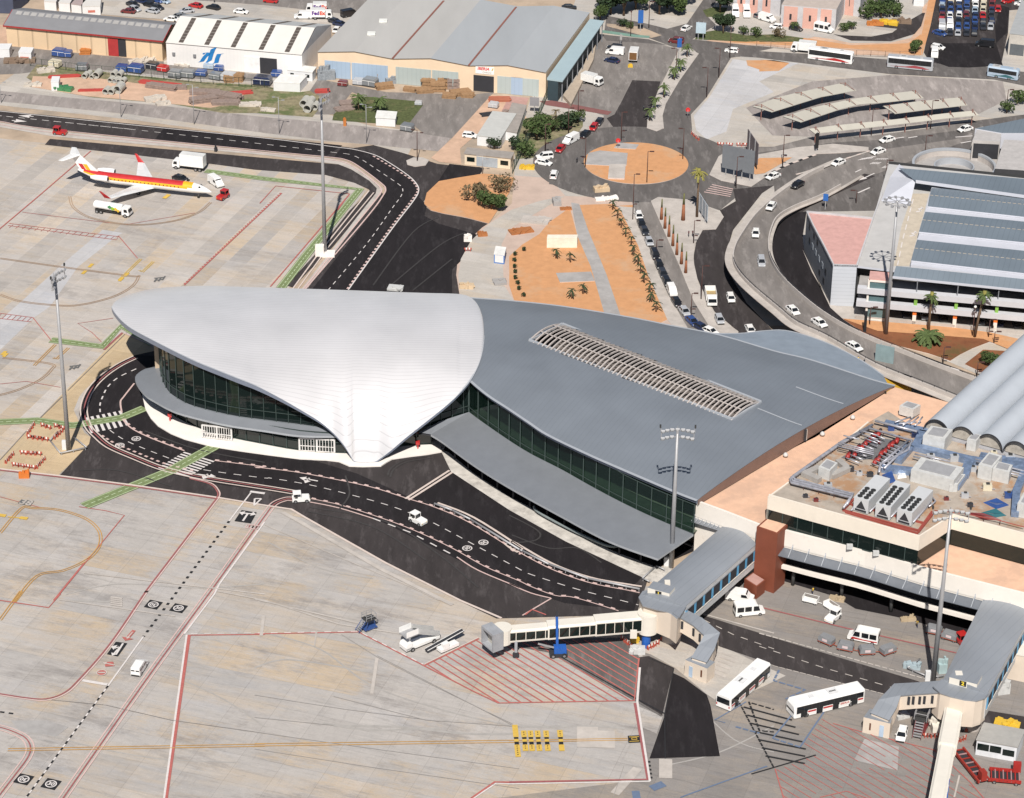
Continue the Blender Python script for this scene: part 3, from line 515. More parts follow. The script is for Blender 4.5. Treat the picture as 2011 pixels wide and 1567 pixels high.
for c,r,p,w in ((0,3,[(60,1100),(300,1060),(700,1160),(1200,1250),(1800,1280)],.3),(0,3,[(900,500),(1300,620),(1700,800),(2011,1010)],.3),(1,3,[(100,300),(500,420),(900,700),(1500,900),(2011,1010)],.35),(1,3,[(0,560),(200,500),(450,520),(900,600)],.4),(1,3,[(600,1000),(1100,1010),(1600,1060),(2011,1060)],.6),(1,3,[(520,980),(860,1030),(1400,1020)],.5),(0,2,[(500,1500),(900,1420),(1500,1450),(2011,1420)],.35),(0,3,[(850,60),(470,45)],.5),(1,2,[(100,1100),(500,1300),(900,1380)],.3),(2,3,[(0,1000),(300,1010),(600,1000),(880,1020)],.6),(2,3,[(1350,760),(1700,1100),(2011,1200)],.25),(2,3,[(1200,1300),(1600,1200),(2011,1000)],.3)): wl(c,r,p,w=w,m=RUB,sm=6,dz=-.09)
for c,r,p in ((1,2,[(1010,600),(1040,540),(1150,480),(1340,450)]),(1,2,[(1030,610),(1060,550),(1160,495),(1350,465)]),(1,2,[(640,860),(720,740),(690,600)]),(1,2,[(420,840),(1000,950),(1400,1200),(1700,1450)]),(1,2,[(400,870),(900,990),(1300,1240)]),(2,2,[(0,900),(220,1020),(200,1090),(20,1110)]),(2,2,[(20,1050),(300,1150),(520,1150),(700,1260)]),(1,1,[(900,700),(1200,300),(1400,180)]),(1,1,[(1000,730),(1400,400),(1600,300)]),(1,1,[(1200,740),(1500,500)]),(0,2,[(600,560),(900,560),(1300,680)]),(0,2,[(1100,260),(1500,400),(2011,500)])): wl(c,r,p,w=.35,m=RUBA,sm=6,dz=.0)
def rl(c,r,pts,w=.28,m=REDP,**k): px(Z(c,r,pts),w=w,m=m,mb=RM,**k)
rl(0,3,[(1440,315),(2011,308)]); rl(1,3,[(0,305),(790,290),(1290,548),(1660,740),(1850,830),(2011,828)],w=.3)
px(Z(0,3,[(1450,303),(2011,298)])+Z(1,3,[(790,285),(1280,535)]),w=.22,dash=(1.2,1.2),mb=RM)
rl(0,3,[(1437,312),(1260,1560)],w=.6); px(Z(0,3,[(1418,312),(1245,1560)]),w=.35)
rl(0,3,[(-60,40),(0,50),(370,105),(460,0)]); rl(0,2,[(300,840),(0,760)],w=.15); rl(0,2,[(460,1490),(640,1270),(945,900),(800,865),(600,835)],w=.2)
rl(0,2,[(410,1547),(640,1265)],w=.4)
rl(1,3,[(1290,545),(1705,340)],w=.3); px(Z(1,3,[(1290,535),(1700,332)]),w=.2,m=KERB)
rl(2,3,[(0,828),(950,812),(985,490)],w=.3); px(Z(2,3,[(992,560),(972,820),(1068,1425)]),w=.4); px(Z(2,3,[(955,830),(1050,1410),(0,1432)]),w=.5,m=MAROON,mb=RM); px(Z(2,3,[(1068,1425),(0,1445),(-100,1440),(-280,1560)]),w=.3); rl(2,3,[(0,1432),(-110,1430),(-290,1555)],w=.4)
poly=[P(*p) for p in Z(1,3,[(1290,548),(1850,830),(2884,812),(2919,480),(2740,360),(2050,330),(1705,340)])]
def hatch(poly,a,b,spacing,w,m,mb,skip=None,z=0.):
 A,B=P(*a),P(*b); d=(B-A).normalized(); n=Vector((-d.y,d.x,0)); ts=[p.dot(n) for p in poly]; t=min(ts)+spacing*.5
 while t<max(ts):
  xs=[]
  for i in range(len(poly)):
   p,q=poly[i],poly[(i+1)%len(poly)]; u,v=p.dot(n)-t,q.dot(n)-t
   if u*v<0: xs.append((p.lerp(q,u/(u-v))).dot(d))
  xs.sort()
  for i in range(0,len(xs)-1,2):
   segs=[(xs[i],xs[i+1])]
   if skip:
    segs=[]; x=xs[i]
    while x<xs[i+1]:
     L=random.uniform(*skip[0]); segs.append((x,min(x+L,xs[i+1]))); x+=L+random.uniform(*skip[1])
   for s0,s1 in segs: ribbon(mb,[n*t+d*s0,n*t+d*s1],w,m,ZM+z-.012)
  t+=spacing
hatch(poly,z1(1,3,1360,520),z1(1,3,1850,830),1.45,.27,REDP,RM)
poly=[P(*p) for p in Z(3,3,[(480,950),(570,990),(780,1050),(980,1100),(1340,1190),(1460,1260),(1600,1430),(1700,1560),(180,1560),(120,1340),(430,1225),(320,1170)])]
hatch(poly,z1(3,3,160,1320),z1(3,3,530,1547),1.5,.15,REDP,RM,skip=((8,22),(.5,4)))
rl(3,3,[(560,985),(780,1050)],w=.2); rl(3,3,[(980,1100),(1340,1190),(1600,1430),(1720,1570)],w=.2); rl(3,3,[(120,1330),(190,1570)],w=.2); rl(3,3,[(460,1547),(660,1500),(840,1560)],w=.2); px(Z(3,3,[(1520,1380),(1480,1547)]),w=.3,m=PAVE)
rl(1,0,[(40,1547),(160,1415),(720,1475),(630,1600)],w=.28); rl(0,1,[(2140,0),(1400,700)],w=.3); px(Z(0,1,[(2140,0),(1400,700)]),w=.4,m=REDP,mb=RM,dash=(.5,.7),off=-.3)
rl(1,1,[(720,10),(120,710)],w=.3); px(Z(1,1,[(700,20),(120,700)]),w=.3,m=REDP,mb=RM,dash=(.8,1.),off=.3)
rl(0,0,[(690,1150),(230,1547)],w=.3); rl(0,1,[(320,0),(0,270),(-60,330)],w=.3); rl(0,1,[(70,230),(900,330)],w=.2); rl(0,1,[(60,245),(885,355),(900,325),(1045,495)],w=.2); rl(0,1,[(170,145),(950,240),(1480,150)],w=.15); rl(0,1,[(-40,915),(0,912),(250,945),(390,1120)],w=.2); rl(0,1,[(-20,950),(240,978)],w=.2)
for k in range(17): rl(0,1,[(100+48*k,240+5.5*k),(70+48*k,262+5.5*k)],w=.12)
for k in range(7): rl(0,1,[(10+38*k,918+4.5*k),(-25+38*k,950+4.5*k)],w=.12)
rl(0,1,[(860,950),(590,990),(700,1060),(770,1130)],w=.15); rl(0,1,[(0,1450),(200,1430),(460,1475)],w=.15)
def bl(c,r,pts,w=.2,m=BROWNL,**k): px(Z(c,r,pts),w=w,m=m,mb=YM,**k)
for o in (-.25,.25):
 bl(0,1,[(530,25),(560,110),(700,190),(1000,240),(1300,215),(1500,150),(1600,70)],sm=5,off=o); bl(0,1,[(0,495),(500,565),(1000,630),(1050,632),(1000,710),(850,790),(600,850),(400,850),(150,820),(0,770)],sm=5,off=o)
 bl(0,1,[(20,1250),(380,1295),(390,1340),(300,1420),(120,1500),(-60,1547)],sm=5,off=o); bl(0,2,[(0,1035),(160,850),(250,845),(450,860),(640,920),(740,1000),(765,1080),(740,1160),(650,1245),(480,1320),(280,1362),(110,1560)],sm=5,off=o,m=OCHRE)
 bl(0,3,[(160,-20),(0,200)],m=OCHRE,off=o); bl(0,3,[(60,1185),(2011,1150)],m=OCHRE,off=o*1.3); bl(1,3,[(0,1148),(2011,1120)],m=OCHRE,off=o*1.3); bl(2,3,[(0,1122),(900,1105)],m=OCHRE,off=o)
 bl(0,1,[(1070,500),(905,660)],m=YELP,off=o); bl(0,1,[(1165,520),(1080,600),(1060,585)],m=YELP,off=o); bl(0,1,[(420,1150),(260,1310)],off=o,m=OCHRE); bl(0,1,[(520,1175),(430,1260),(405,1250)],off=o,m=OCHRE)
for p in ((690,550),(640,600),(960,620),(920,655),(30,1215),(40,1230)): wl(0,1,[(p[0]-14,p[1]+14),(p[0]+14,p[1]-14)],w=.8,m=YELP,mb=YM)
wl(0,0,[(1245,1510),(1285,1480)],w=1.1,m=YELP,mb=YM)
wl(0,2,[(-10,898),(45,905)],w=1.,m=YELP,mb=YM); wl(0,2,[(150,918),(210,926)],w=1.,m=YELP,mb=YM); wl(0,2,[(60,912),(150,920)],w=.3,m=YELP,mb=YM)
wl(0,1,[(960,1060),(515,1500)],w=.18,m=OLD); wl(0,2,[(470,0),(300,165)],w=.25,m=OLD); wl(0,2,[(200,260),(0,480)],w=.18,m=OLD); px(Z(0,1,[(930,1060),(790,1190)]),w=.5,m=MAROON,mb=RM); px(Z(0,1,[(945,1065),(1170,1160)]),w=.35,m=PINKP)
for bx,t0,t1,off_ in ((55,997,1240,0),(117,1040,1195,0),(167,1040,1195,0),(222,1040,1195,0),(286,1040,1195,0),(392,1037,1195,0)):
 lean=.11
 def xx(y): return bx+(y-1115)*lean
 for a,b,w,m in ((t0,1090,.95,YELP),(1090,1105,.75,BLKP),(1105,1125,.75,YELP),(1125,1147,.75,BLKP),(1147,t1,.95,YELP)): wl(2,3,[(xx(a),a),(xx(b),b)],w=w*(1 if True else 1),m=m,mb=YM,dz=.02)
 wl(2,3,[(xx(t0+10),t0+10),(xx(1080),1080)],w=.2,m=BLKP,mb=YM,dz=.032,dash=(.25,.35)); wl(2,3,[(xx(1155),1155),(xx(t1-8),t1-8)],w=.2,m=BLKP,mb=YM,dz=.032,dash=(.25,.35))
def rect(mb,pts,m,dz=0.): mb.add([p+Vector((0,0,ZM+dz)) for p in world(pts)],[tuple(range(len(pts)))],m)
rect(KM,Z(2,3,[(900,1080),(990,1076),(995,1130),(905,1134)]),BLKP,.03)
wl(2,3,[(910,1090),(985,1087)],w=.16,m=YELP,dz=.045); wl(2,3,[(912,1124),(988,1120)],w=.16,m=YELP,dz=.045); wl(2,3,[(930,1097),(968,1095),(970,1108),(932,1110),(930,1097)],w=.16,m=YELP,dz=.045)
def axes(c,az=AZ): d=Vector((math.sin(az),math.cos(az),0)); return d.cross(Vector((0,0,1))),d
def circle30(c,txt='30',black=True,m=WHITEP,rot=0.,fill=None,r=.98):
 p=P(*c); rt,up_=axes(p,AZ+rot); o=p+Vector((0,0,ZM+.02))
 if black: KM.add([o+rt*a*1.3+up_*b*1.3 for a,b in((-1,-1),(1,-1),(1,1),(-1,1))],[(0,1,2,3)],BLKP)
 o=o+Vector((0,0,.015)); n=24; v=[o+(rt*math.cos(2*math.pi*k/n)+up_*math.sin(2*math.pi*k/n))*q for q in(r,r*.78) for k in range(n)]
 WM.add(v,[(k,(k+1)%n,n+(k+1)%n,n+k) for k in range(n)],m)
 if fill: WM.add([o-Vector((0,0,.006))+(rt*math.cos(2*math.pi*k/n)+up_*math.sin(2*math.pi*k/n))*r for k in range(n)],[tuple(range(n))],fill)
 if txt: text_mesh(WM,txt,o+Vector((0,0,.002)),rt,up_,r*1.25,m,bold=.03)
for c,rt in ((z1(0,3,1165,83),math.pi),(z1(0,3,1356,110),0),(z1(0,3,180,1410),math.pi),(z1(0,3,388,1446),0)): circle30(c,rot=rt)
for c,rt in ((z1(0,2,910,370),-R(65)),(z1(0,2,1035,320),R(115)),(z1(1,2,1615,1152),-R(60)),(z1(1,2,1738,1108),R(120))): circle30(c,black=False,rot=rt)
circle30(z1(0,3,772,600),txt=None,black=False,m=PAVE,fill=REDP); wl(0,3,[(745,600),(800,600)],w=.35,dz=.05,m=PAVE)
def arrow(c,d,L,w,m,dz=.04,hw=2.6,hl=1.):
 p=P(*c)+Vector((0,0,ZM+dz)); d=d.normalized(); n=Vector((-d.y,d.x,0)); s=p-d*L/2; t=p+d*L/2
 WM.add([s+n*w/2,s-n*w/2,t-d*hl-n*w/2,t-d*hl+n*w/2,t,t-d*hl-n*w*hw/2*1.,t-d*hl+n*w*hw/2],[(0,1,2,3),(6,5,4)],m)
rtv,upv=axes(Vector())
rect(KM,Z(0,3,[(812,460),(880,365),(967,377),(895,477)]),BLKP,.02); rect(KM,Z(0,2,[(1780,945),(1835,862),(1950,880),(1905,962)]),BLKP,.02)
arrow(z1(0,3,880,440),-upv,3.,.3,WHITEP,hw=4,hl=.9); arrow(z1(0,3,900,400),upv,.1,.3,WHITEP); wl(0,3,[(935,378),(880,465)],w=.35,dz=.045); wl(0,3,[(910,418),(868,405)],w=.3,dz=.045); arrow(z1(0,3,872,408),-rtv,1.5,.4,WHITEP,hw=4,hl=.9)
wl(0,2,[(1845,945),(1885,885)],w=.4,dz=.045); wl(0,2,[(1845,884),(1920,893)],w=.35,dz=.045); arrow(z1(0,2,1838,884),-rtv,1.2,.4,WHITEP,hw=4,hl=1.); arrow(z1(0,2,1925,893),rtv,1.2,.4,WHITEP,hw=4,hl=1.)
arrow(z1(0,3,985,318),-upv,3.6,.7,REDP,hw=3.4,dz=.03); arrow(z1(0,3,985,318),-upv,2.4,.22,PAVE,hw=3.6,dz=.045,hl=.7); rect(WM,Z(0,3,[(790,520),(860,517),(868,550),(800,555)]),REDP,.03); arrow(z1(0,3,826,534),-rtv,2.4,.25,PAVE,hw=3.6,dz=.045,hl=.7)
for a,d0,d1 in (((1560,600),(1640,608),(1500,590)),((400,630),(340,615),(480,642))):
 c=0 if a[0]==1560 else 1; A=P(*z1(c,2,*d0)); B=P(*z1(c,2,*d1)); d=(A-B).normalized(); arrow(z1(c,2,(d0[0]+d1[0])/2,(d0[1]+d1[1])/2),d,(A-B).length,.35,WHITEP,hw=4.5,hl=1.3); arrow(z1(c,2,a[0],a[1]+8),-upv,2.2,.35,WHITEP,hw=4.5,hl=1.1)
for a,b in (((1985,775),(1930,828)),((1930,828),(1935,775)),((1935,775),(1985,775))): wl(0,2,[a,b],w=.35,dz=.02)
rect(KM,Z(0,2,[(135,810),(165,780),(260,792),(230,832)]),mat('grey_sign_paint',(.12,.12,.12),.8),.02)
text_mesh(WM,'38',P(*z1(0,2,198,806))+Vector((0,0,ZM+.04)),rtv,upv,2.6,PAVE,bold=.03)
GSP=mat('grey_sign_paint',(.12,.12,.12))
for c in ((1212,651),(568,1320)):
 for dx in (-22,22): wl(0,1,[(c[0]-40,c[1]+dx*.35+4),(c[0]+30,c[1]-8+dx*.35+4)],w=.4,m=GSP,mb=KM)
 for q in ((-32,8),(0,2),(28,-6)): wl(0,1,[(c[0]+q[0]-8,c[1]+q[1]+16),(c[0]+q[0]+14,c[1]+q[1]-14)],w=.4,m=GSP,mb=KM)
for a,b in (((650,1350),(775,1290)),((755,1375),(875,1320)),((540,1312),(600,1270))):
 A=P(*z1(3,0,*a));B=P(*z1(3,0,*b)); arrow(z1(3,0,(a[0]+b[0])/2,(a[1]+b[1])/2),A-B,(A-B).length,.35,WHITEP,hw=4,hl=2.6)
for a,b in (((750,1468),(840,1428)),((1490,1045),(1620,1035)),((1530,1090),(1610,1075)),((1030,1055),(1100,1045)),((1130,1050),(1200,1040))): wl(3,0,[a,b],w=.45)
for k,(a,b) in enumerate([((750+16*k,1220-2*k),(790+16*k,1205-3*k)) for k in range(7)]+[((840+14*k,1250),(870+14*k,1235)) for k in range(5)]+[((880+15*k,1215),(905+15*k,1205)) for k in range(6)]+[((930+14*k,1280),(960+14*k,1262)) for k in range(7)]+[((970+15*k,1250+1*k),(1000+15*k,1234+2*k)) for k in range(7)]): wl(3,0,[a,b],w=.22,m=WHITEP)
for pts in (Z(3,0,[(40,1345),(200,1262),(430,1178)]),):
 px(pts,w=.7,m=KERB,sm=4,dz=.03); px(pts,w=.75,m=BLKP,sm=4,dash=(1.4,2.1),dz=.05)
pts=Z(3,0,[(280,1330),(450,1280),(600,1228),(840,1150)]); px(pts,w=.6,m=PAVE,sm=4,dz=.03); px(pts,w=.6,m=KERB,sm=4,dash=(1.4,2.1),dz=.05)
rect(RM,Z(3,1,[(1250,1325),(1330,1285),(1545,1360),(1440,1395)]),mat('bright_red_paint',(.55,.04,.04),.6),.02)
for k in range(4):
 a=(1285+28*k-10,1320-9*k+4); wl(3,1,[(1290+13*k,1325-11*k+0),(1460+20*k,1378-10*k)],w=.55,dz=.04)
for k in range(5): wl(2,0,[(1540-15*k,1405+14*k),(1700-5*k,1440+14*k)],w=.4,m=PINKP)
wl(2,3,[(1480,200),(1700,310),(2011,420)],w=.2,dash=(1.4,1.4),m=PAVE); wl(3,3,[(0,400),(480,560),(1050,725)],w=.2,dash=(1.4,1.4),m=PAVE)
wl(3,3,[(0,300),(1290,655)],w=.3,m=PAVE,dash=(1,.3)); wl(3,3,[(100,545),(960,765)],w=.2,m=PAVE,dash=(1,.3)); wl(2,3,[(1480,155),(2011,300)],w=.35,m=PAVE)
wl(3,3,[(-20,95),(700,270),(1500,450)],w=.35,m=MAROON,mb=RM)
wl(2,3,[(595,1010),(595,1165)],w=3.6,m=PAVE,dz=-.02); wl(2,3,[(735,1040),(735,1170)],w=3.,m=PAVE,dz=-.02); wl(2,3,[(1188,1255),(1188,1400)],w=2.2,m=PAVE,dz=-.02); wl(2,3,[(975,1325),(800,1520)],w=1.6,m=PAVE,dz=-.02)
wl(2,3,[(1080,1480),(1175,1442)],w=1.6,m=BLUEP); wl(2,3,[(935,1532),(995,1530)],w=2.4,m=BLUEP)
for mb,nm in ((WM,'white_road_markings'),(RM,'red_road_markings'),(GM,'green_walkways'),(LM,'walkway_lines'),(YM,'yellow_road_markings'),(KM,'black_marking_patches')): struct(mb.build(nm))
def interp(tab,x):
 if x<=tab[0][0]: return tab[0][1:]
 for a,b in zip(tab,tab[1:]):
  if x<=b[0]:
   t=(x-a[0])/(b[0]-a[0]) if b[0]>a[0] else 0; return tuple(p+(q-p)*t for p,q in zip(a[1:],b[1:]))
 return tab[-1][1:]
def mono(tab,k=8):   # smooth a table of (x,y,z)
 return smooth_pts([tuple(map(float,p)) for p in tab],k)
def para(a,b,c,z):
 A,B,C=P(*a,z),P(*b,z),P(*c,z); return [A,B,B+(C-A),C]
def ppx(pts,z): return [(p.x,p.y) for p in world(pts,z)]
def lookup(w,s):     # point at fraction s of a world polyline
 Ls=[0]
 for a,b in zip(w,w[1:]): Ls.append(Ls[-1]+(b-a).length)
 t=s*Ls[-1]
 for i in range(len(w)-1):
  if t<=Ls[i+1]+1e-9:
   d=Ls[i+1]-Ls[i]; return w[i].lerp(w[i+1],(t-Ls[i])/d if d else 0)
 return w[-1].copy()
WROOF=ribbed('white_roof_metal',(.69,.675,.68),.95,0,.24,.2,.5,'Y',line=.74,var=.05,spec=.9)
GROOF=ribbed('grey_zinc_roof',(.20,.222,.252),1.1,R(-62),.5,.2,.3,'Y',line=.88,var=.07)
ZINC=ribbed('zinc_sheet',(.235,.25,.275),1.6,R(-55),.5,.2,.2,'Y',line=.86,var=.08) if 0 else mat('zinc_sheet',(.235,.25,.275),.45,.3,var=.06,scale=.3)
ZINCL=mat('pale_grey_edge',(.42,.44,.47),.45,.2,var=.05,scale=.5)
FASC=mat('blue_grey_fascia',(.22,.25,.32),.4,.3,var=.05,scale=.6)
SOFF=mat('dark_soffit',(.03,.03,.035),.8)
GLASS=glassmat('dark_green_glass',(.006,.012,.011),0,.05)
GLASSC=glassmat('clear_green_glass',(.008,.02,.016),.42,.04)
FRAME=mat('green_grey_frame',(.04,.058,.054),.5)
WHITEW=mat('white_wall',(.72,.67,.61),.8,var=.05,scale=.3,dirt=((.5,.44,.38),.3,.6,.5))
CREAM=mat('cream_wall',(.66,.55,.41),.85,var=.06,scale=.4,dirt=((.5,.42,.32),.3,.6,.4))
WPLAST=mat('white_plinth',(.78,.73,.68),.7,var=.05,scale=.4)
COPPER=mat('brown_copper_cladding',(.20,.135,.115),.5,.2,var=.08,scale=.4)
REDBR=mat('red_brown_tower',(.19,.055,.03),.6,var=.1,scale=.5)
TCOTTA=mat('terracotta_roof',(.66,.42,.29),.9,var=.08,scale=.6,dirt=((.50,.33,.24),.1,.5,.7))
CLUT=[mat('clutter_white',(.6,.58,.56)),mat('clutter_brown',(.22,.13,.09)),mat('clutter_blue',(.10,.17,.34)),mat('clutter_tan',(.5,.36,.24))]
Ft=mono([(219,602,15.),(222,609,15.2),(229,619,15.5),(242,633,15.9),(262,648,16.2),(305,671,16.5),(350,694,16.5),(388,712,16.2),(430,729,15.7),(465,743,15.),(500,757,14.2),(544,779,12.5),(590,805,10.2),(629,829,7.8),(655,851,5.7),(676,875,3.1),(690,897,1.1),(697,906,.45),(716,908,.35),(735,907,.4),(746,901,1.),(770,883,2.4),(797,860,4.8),(825,838,7.1),(849,819,9.1),(875,798,11.),(900,775,12.5),(924,747,13.9),(940,716,14.6),(948,687,14.9),(951,659,14.9)],5)
Bt=mono([(219,602,15.),(226,592,14.9),(246,581,14.2),(284,570,14.),(330,564,13.8),(400,561,13.6),(500,564,13.4),(620,567.5,13.3),(733,571.5,13.3),(830,575,13.4),(890,576.5,13.5),(912,579,13.6),(926,585,13.8),(938,598,14.2),(946,617,14.6),(950,638,14.8),(951,659,14.9)],5)
xs=sorted(set([219+732*(.5-.5*math.cos(math.pi*i/150)) for i in range(151)]+[640+2.2*i for i in range(70)]))
NV=36
top=[];bot=[]
for x in xs:
 f=interp(Ft,x); b=interp(Bt,x); A=P(x,f[0],f[1]); B=P(x,b[0],b[1]); L=(B-A).length
 zT0=max(f[1],14.3 if x<900 else 14.); rowT=[];rowB=[]
 for j in range(NV+1):
  v=(j/NV)**1.7; p=A.lerp(B,v); w=min(45.,300*v)*(0 if x<300 or x>890 else 1); fz=sum(interp(Ft,x+w*q_)[1] for q_ in (-1,-.5,0,.5,1))/5 if w else f[1]; fz=f[1]+(fz-f[1])*min(1,v*40); zT=zT0+(B.z-zT0)*v; bul=min(2.6,L*.035)*math.sin(math.pi*v)**.8
  p.z=zT-max(0,zT0-fz)*math.exp(-v*L/5.5)+bul
  rowT.append(p); th=(.35+.65*max(0,min(1,(640-x)/160))) if x<760 else .5
  rowB.append(p-Vector((0,0,th)))
 top.append(rowT);bot.append(rowB)
term=thing('terminal_building',P(700,800),'long new terminal with a white beaked shell roof and a grey curved roof','terminal')
term.location=(0,0,0)
def gridmesh(mb,rows,m,skip=None,flip=False,sm=True):
 n=len(rows[0]); fs=[]
 for i in range(len(rows)-1):
  for j in range(n-1):
   if skip and skip(rows[i][j],rows[i+1][j+1]): continue
   q=(i*n+j,(i+1)*n+j,(i+1)*n+j+1,i*n+j+1); fs.append(q[::-1] if flip else q)
 mb.add([p for r in rows for p in r],fs,m,sm)
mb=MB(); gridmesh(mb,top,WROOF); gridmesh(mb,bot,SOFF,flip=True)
mb.build('white_roof',term)
wt=bpy.data.objects['white_roof']
mb=MB()
for E,D in (([r[0] for r in top],[r[0] for r in bot]),([r[-1] for r in top],[r[-1] for r in bot])): mb.add(E+D,[(i,i+1,len(E)+i+1,len(E)+i) for i in range(len(E)-1)],FASC)
E1=[r[0]+Vector((0,0,.04)) for r in top]; ribbon(mb,E1,.35,ZINCL,off=.1)
mb.build('roof_edge',term)
GF=world([(905,726,13.6),(924,746,13.6),(960,776,13.6),(1000,802,13.6),(1040,829,13.6),(1078,854,13.5),(1155,891,13.4),(1207,914,13.3),(1279,945,13.2),(1336,969,13.1),(1370,982,13.)],0,5)
GB=world([(905,583,12),(929,586,12),(1000,591,12),(1103,602,12),(1233,623,12),(1318,640,12),(1414,659,12),(1520,690,12),(1594,708,12),(1708,745,12),(1757,758,12)],0,5)
NU,NW=150,64; grows=[]
for i in range(NU+1):
 u=i/NU; A=lookup(GF,u);B=lookup(GB,u); row=[]
 for j in range(NW+1):
  v=j/NW; p=A.lerp(B,v); p.z+=3.6*math.sin(math.pi*v)**.85*(.3+.7*min(1,(u*3.2)**.8))*(1-.38*u**3)
  row.append(p)
 grows.append(row)
SKY=[(1040,669),(1104,637),(1494,790),(1437,824)]
def inq(p):
 x,y=Q(p); s=[]
 for a,b in zip(SKY,SKY[1:]+SKY[:1]): s.append((b[0]-a[0])*(y-a[1])-(b[1]-a[1])*(x-a[0]))
 return all(k>0 for k in s) or all(k<0 for k in s)
mb=MB(); gridmesh(mb,grows,GROOF,skip=lambda a,b: inq((a+b)/2)); gb=[[p-Vector((0,0,.35)) for p in r] for r in grows]; gridmesh(mb,gb,SOFF,skip=lambda a,b: inq((a+b)/2),flip=True)
gr=mb.build('grey_roof',term)
mb=MB()
E0=[r[0] for r in grows]; mb.add(E0+[p-Vector((0,0,.8)) for p in E0],[(i,i+1,len(E0)+i+1,len(E0)+i) for i in range(len(E0)-1)],FASC)
ribbon(mb,[p+Vector((0,0,.03)) for p in E0],.7,ZINCL,off=-.2)
E0=[r[-1] for r in grows]; mb.add(E0+[p-Vector((0,0,.8)) for p in E0],[(i,i+1,len(E0)+i+1,len(E0)+i) for i in range(len(E0)-1)],FASC)
ribbon(mb,[p+Vector((0,0,.03)) for p in E0],.5,ZINCL,off=.2)
mb.build('eaves',term)
mb=MB(); E0=grows[-1]; mb.add([p+Vector((.05,0,0)) for p in E0]+[Vector((p.x+.05,p.y,11.9)) for p in E0],[(i,i+1,len(E0)+i+1,len(E0)+i) for i in range(len(E0)-1)],COPPER)
mb.build('end_wall',term)
for jv,i0,i1 in ((.535,130,149),(.755,130,149)): mb=MB(); ribbon(mb,[grows[i][int(jv*NW)]+Vector((0,0,.05)) for i in range(i0,i1)],.35,ZINCL); mb.build('roof_flashing',term)
def sk(u,v):  # bilinear on the slot in world on the roof
 a,b,c,d=[Vector(s) for s in SKY]; p=(a.lerp(d,u)).lerp(b.lerp(c,u),v); return p
tree=BVHTree.FromPolygons([p for r in grows for p in r],[(i*(NW+1)+j,(i+1)*(NW+1)+j,(i+1)*(NW+1)+j+1,i*(NW+1)+j+1) for i in range(NU) for j in range(NW)])
wtree=BVHTree.FromPolygons([p for r in top for p in r],[(i*(NV+1)+j,(i+1)*(NV+1)+j,(i+1)*(NV+1)+j+1,i*(NV+1)+j+1) for i in range(len(top)-1) for j in range(NV)])
def onroof(u,v):
 s=sk(u,v); o=Vector((0,0,CAM_H)); d=(P(s.x,s.y,0)-o).normalized(); h=tree.ray_cast(o,d); return h[0] if h[0] else P(s.x,s.y,14)
RIBM=mat('pale_steel_rib',(.50,.45,.42),.5,.1)
sky_=thing('tmp',(0,0,0),None,None); bpy.data.objects.remove(sky_)
slot=[onroof(u,v) for u,v in((0,0),(1,0),(1,1),(0,1))]
mb=MB(); sl_=slot+[slot[0]]
for a,b in zip(sl_,sl_[1:]): mb.bar(a+Vector((0,0,.1)),b+Vector((0,0,.1)),.5,.5,ZINCL)
skf=mb.build('skylight_frame',term)
NR=46
for k in range(NR+1):
 u=k/NR; A=onroof(u,-.02);B=onroof(u,1.02); pts=[]
 for j in range(11):
  t=j/10; p=A.lerp(B,t); p.z+=1.2*math.sin(math.pi*t)**.8; pts.append(p)
 mb=MB(); ribbon(mb,pts,.26,RIBM);
 for a,b in zip(pts,pts[1:]): mb.bar(a-Vector((0,0,.15)),b-Vector((0,0,.15)),.22,.3,RIBM)
 mb.build('rib',skf)
mb=MB()
for v in (.33,.72):
 mb=MB(); pts=[onroof(k/20,v)+Vector((0,0,1.0)) for k in range(21)]
 for a,b in zip(pts,pts[1:]): mb.bar(a,b,.16,.16,RIBM)
 mb.build('purlin',skf)
mb=MB(); zf=9.3
fl=[onroof(u,v) for u,v in((-.03,-.25),(1.03,-.25),(1.03,1.25),(-.03,1.25))]; mb.flat([Vector((p.x,p.y,zf)) for p in fl],mat('plant_room_floor',(.16,.14,.13)))
for k in range(4):
 a,b=fl[k],fl[(k+1)%4]; mb.quad(Vector((a.x,a.y,zf)),Vector((b.x,b.y,zf)),Vector((b.x,b.y,12)),Vector((a.x,a.y,12)),SOFF)
rnd=random.Random(3)
for k in range(420):
 u,v=rnd.uniform(.05,.98),rnd.uniform(0,.75); p=onroof(u,v); s=(rnd.uniform(.3,1.6),rnd.uniform(.3,1.6),rnd.uniform(.3,2.4)); mb.box((p.x,p.y,zf+s[2]/2+.01+rnd.random()*.5),s,rnd.choice([CLUT[0],CLUT[0],CLUT[1],CLUT[2],CLUT[3],SOFF]),rnd.uniform(0,3))
for v in (.1,.3,.5):
 a,b=onroof(.03,v),onroof(.97,v); mb.bar(Vector((a.x,a.y,zf+2.6)),Vector((b.x,b.y,zf+2.6)),.7,.5,CLUT[0] if v<.4 else CLUT[2])
eq=mb.build('plant_equipment',term); eq['kind']='stuff'
CB=world([(1318,641,9.5),(1370,653,9),(1450,655,8.5),(1500,650,8.2),(1548,650,8),(1620,672,8),(1690,707,8),(1735,738,8)],0,5)
CF=world([(1318,650,10),(1414,664,10),(1520,694,10),(1594,712,10),(1700,746,10),(1745,757,10)],0,5)
mb=MB(); rows=[[lookup(CF,i/40).lerp(lookup(CB,i/40),j/4) for j in range(5)] for i in range(41)]; gridmesh(mb,rows,mat('paler_canopy_sheet',(.25,.29,.34),.5,.1,var=.1,scale=.3)); gridmesh(mb,[[p-Vector((0,0,.3)) for p in r] for r in rows],SOFF,flip=True)
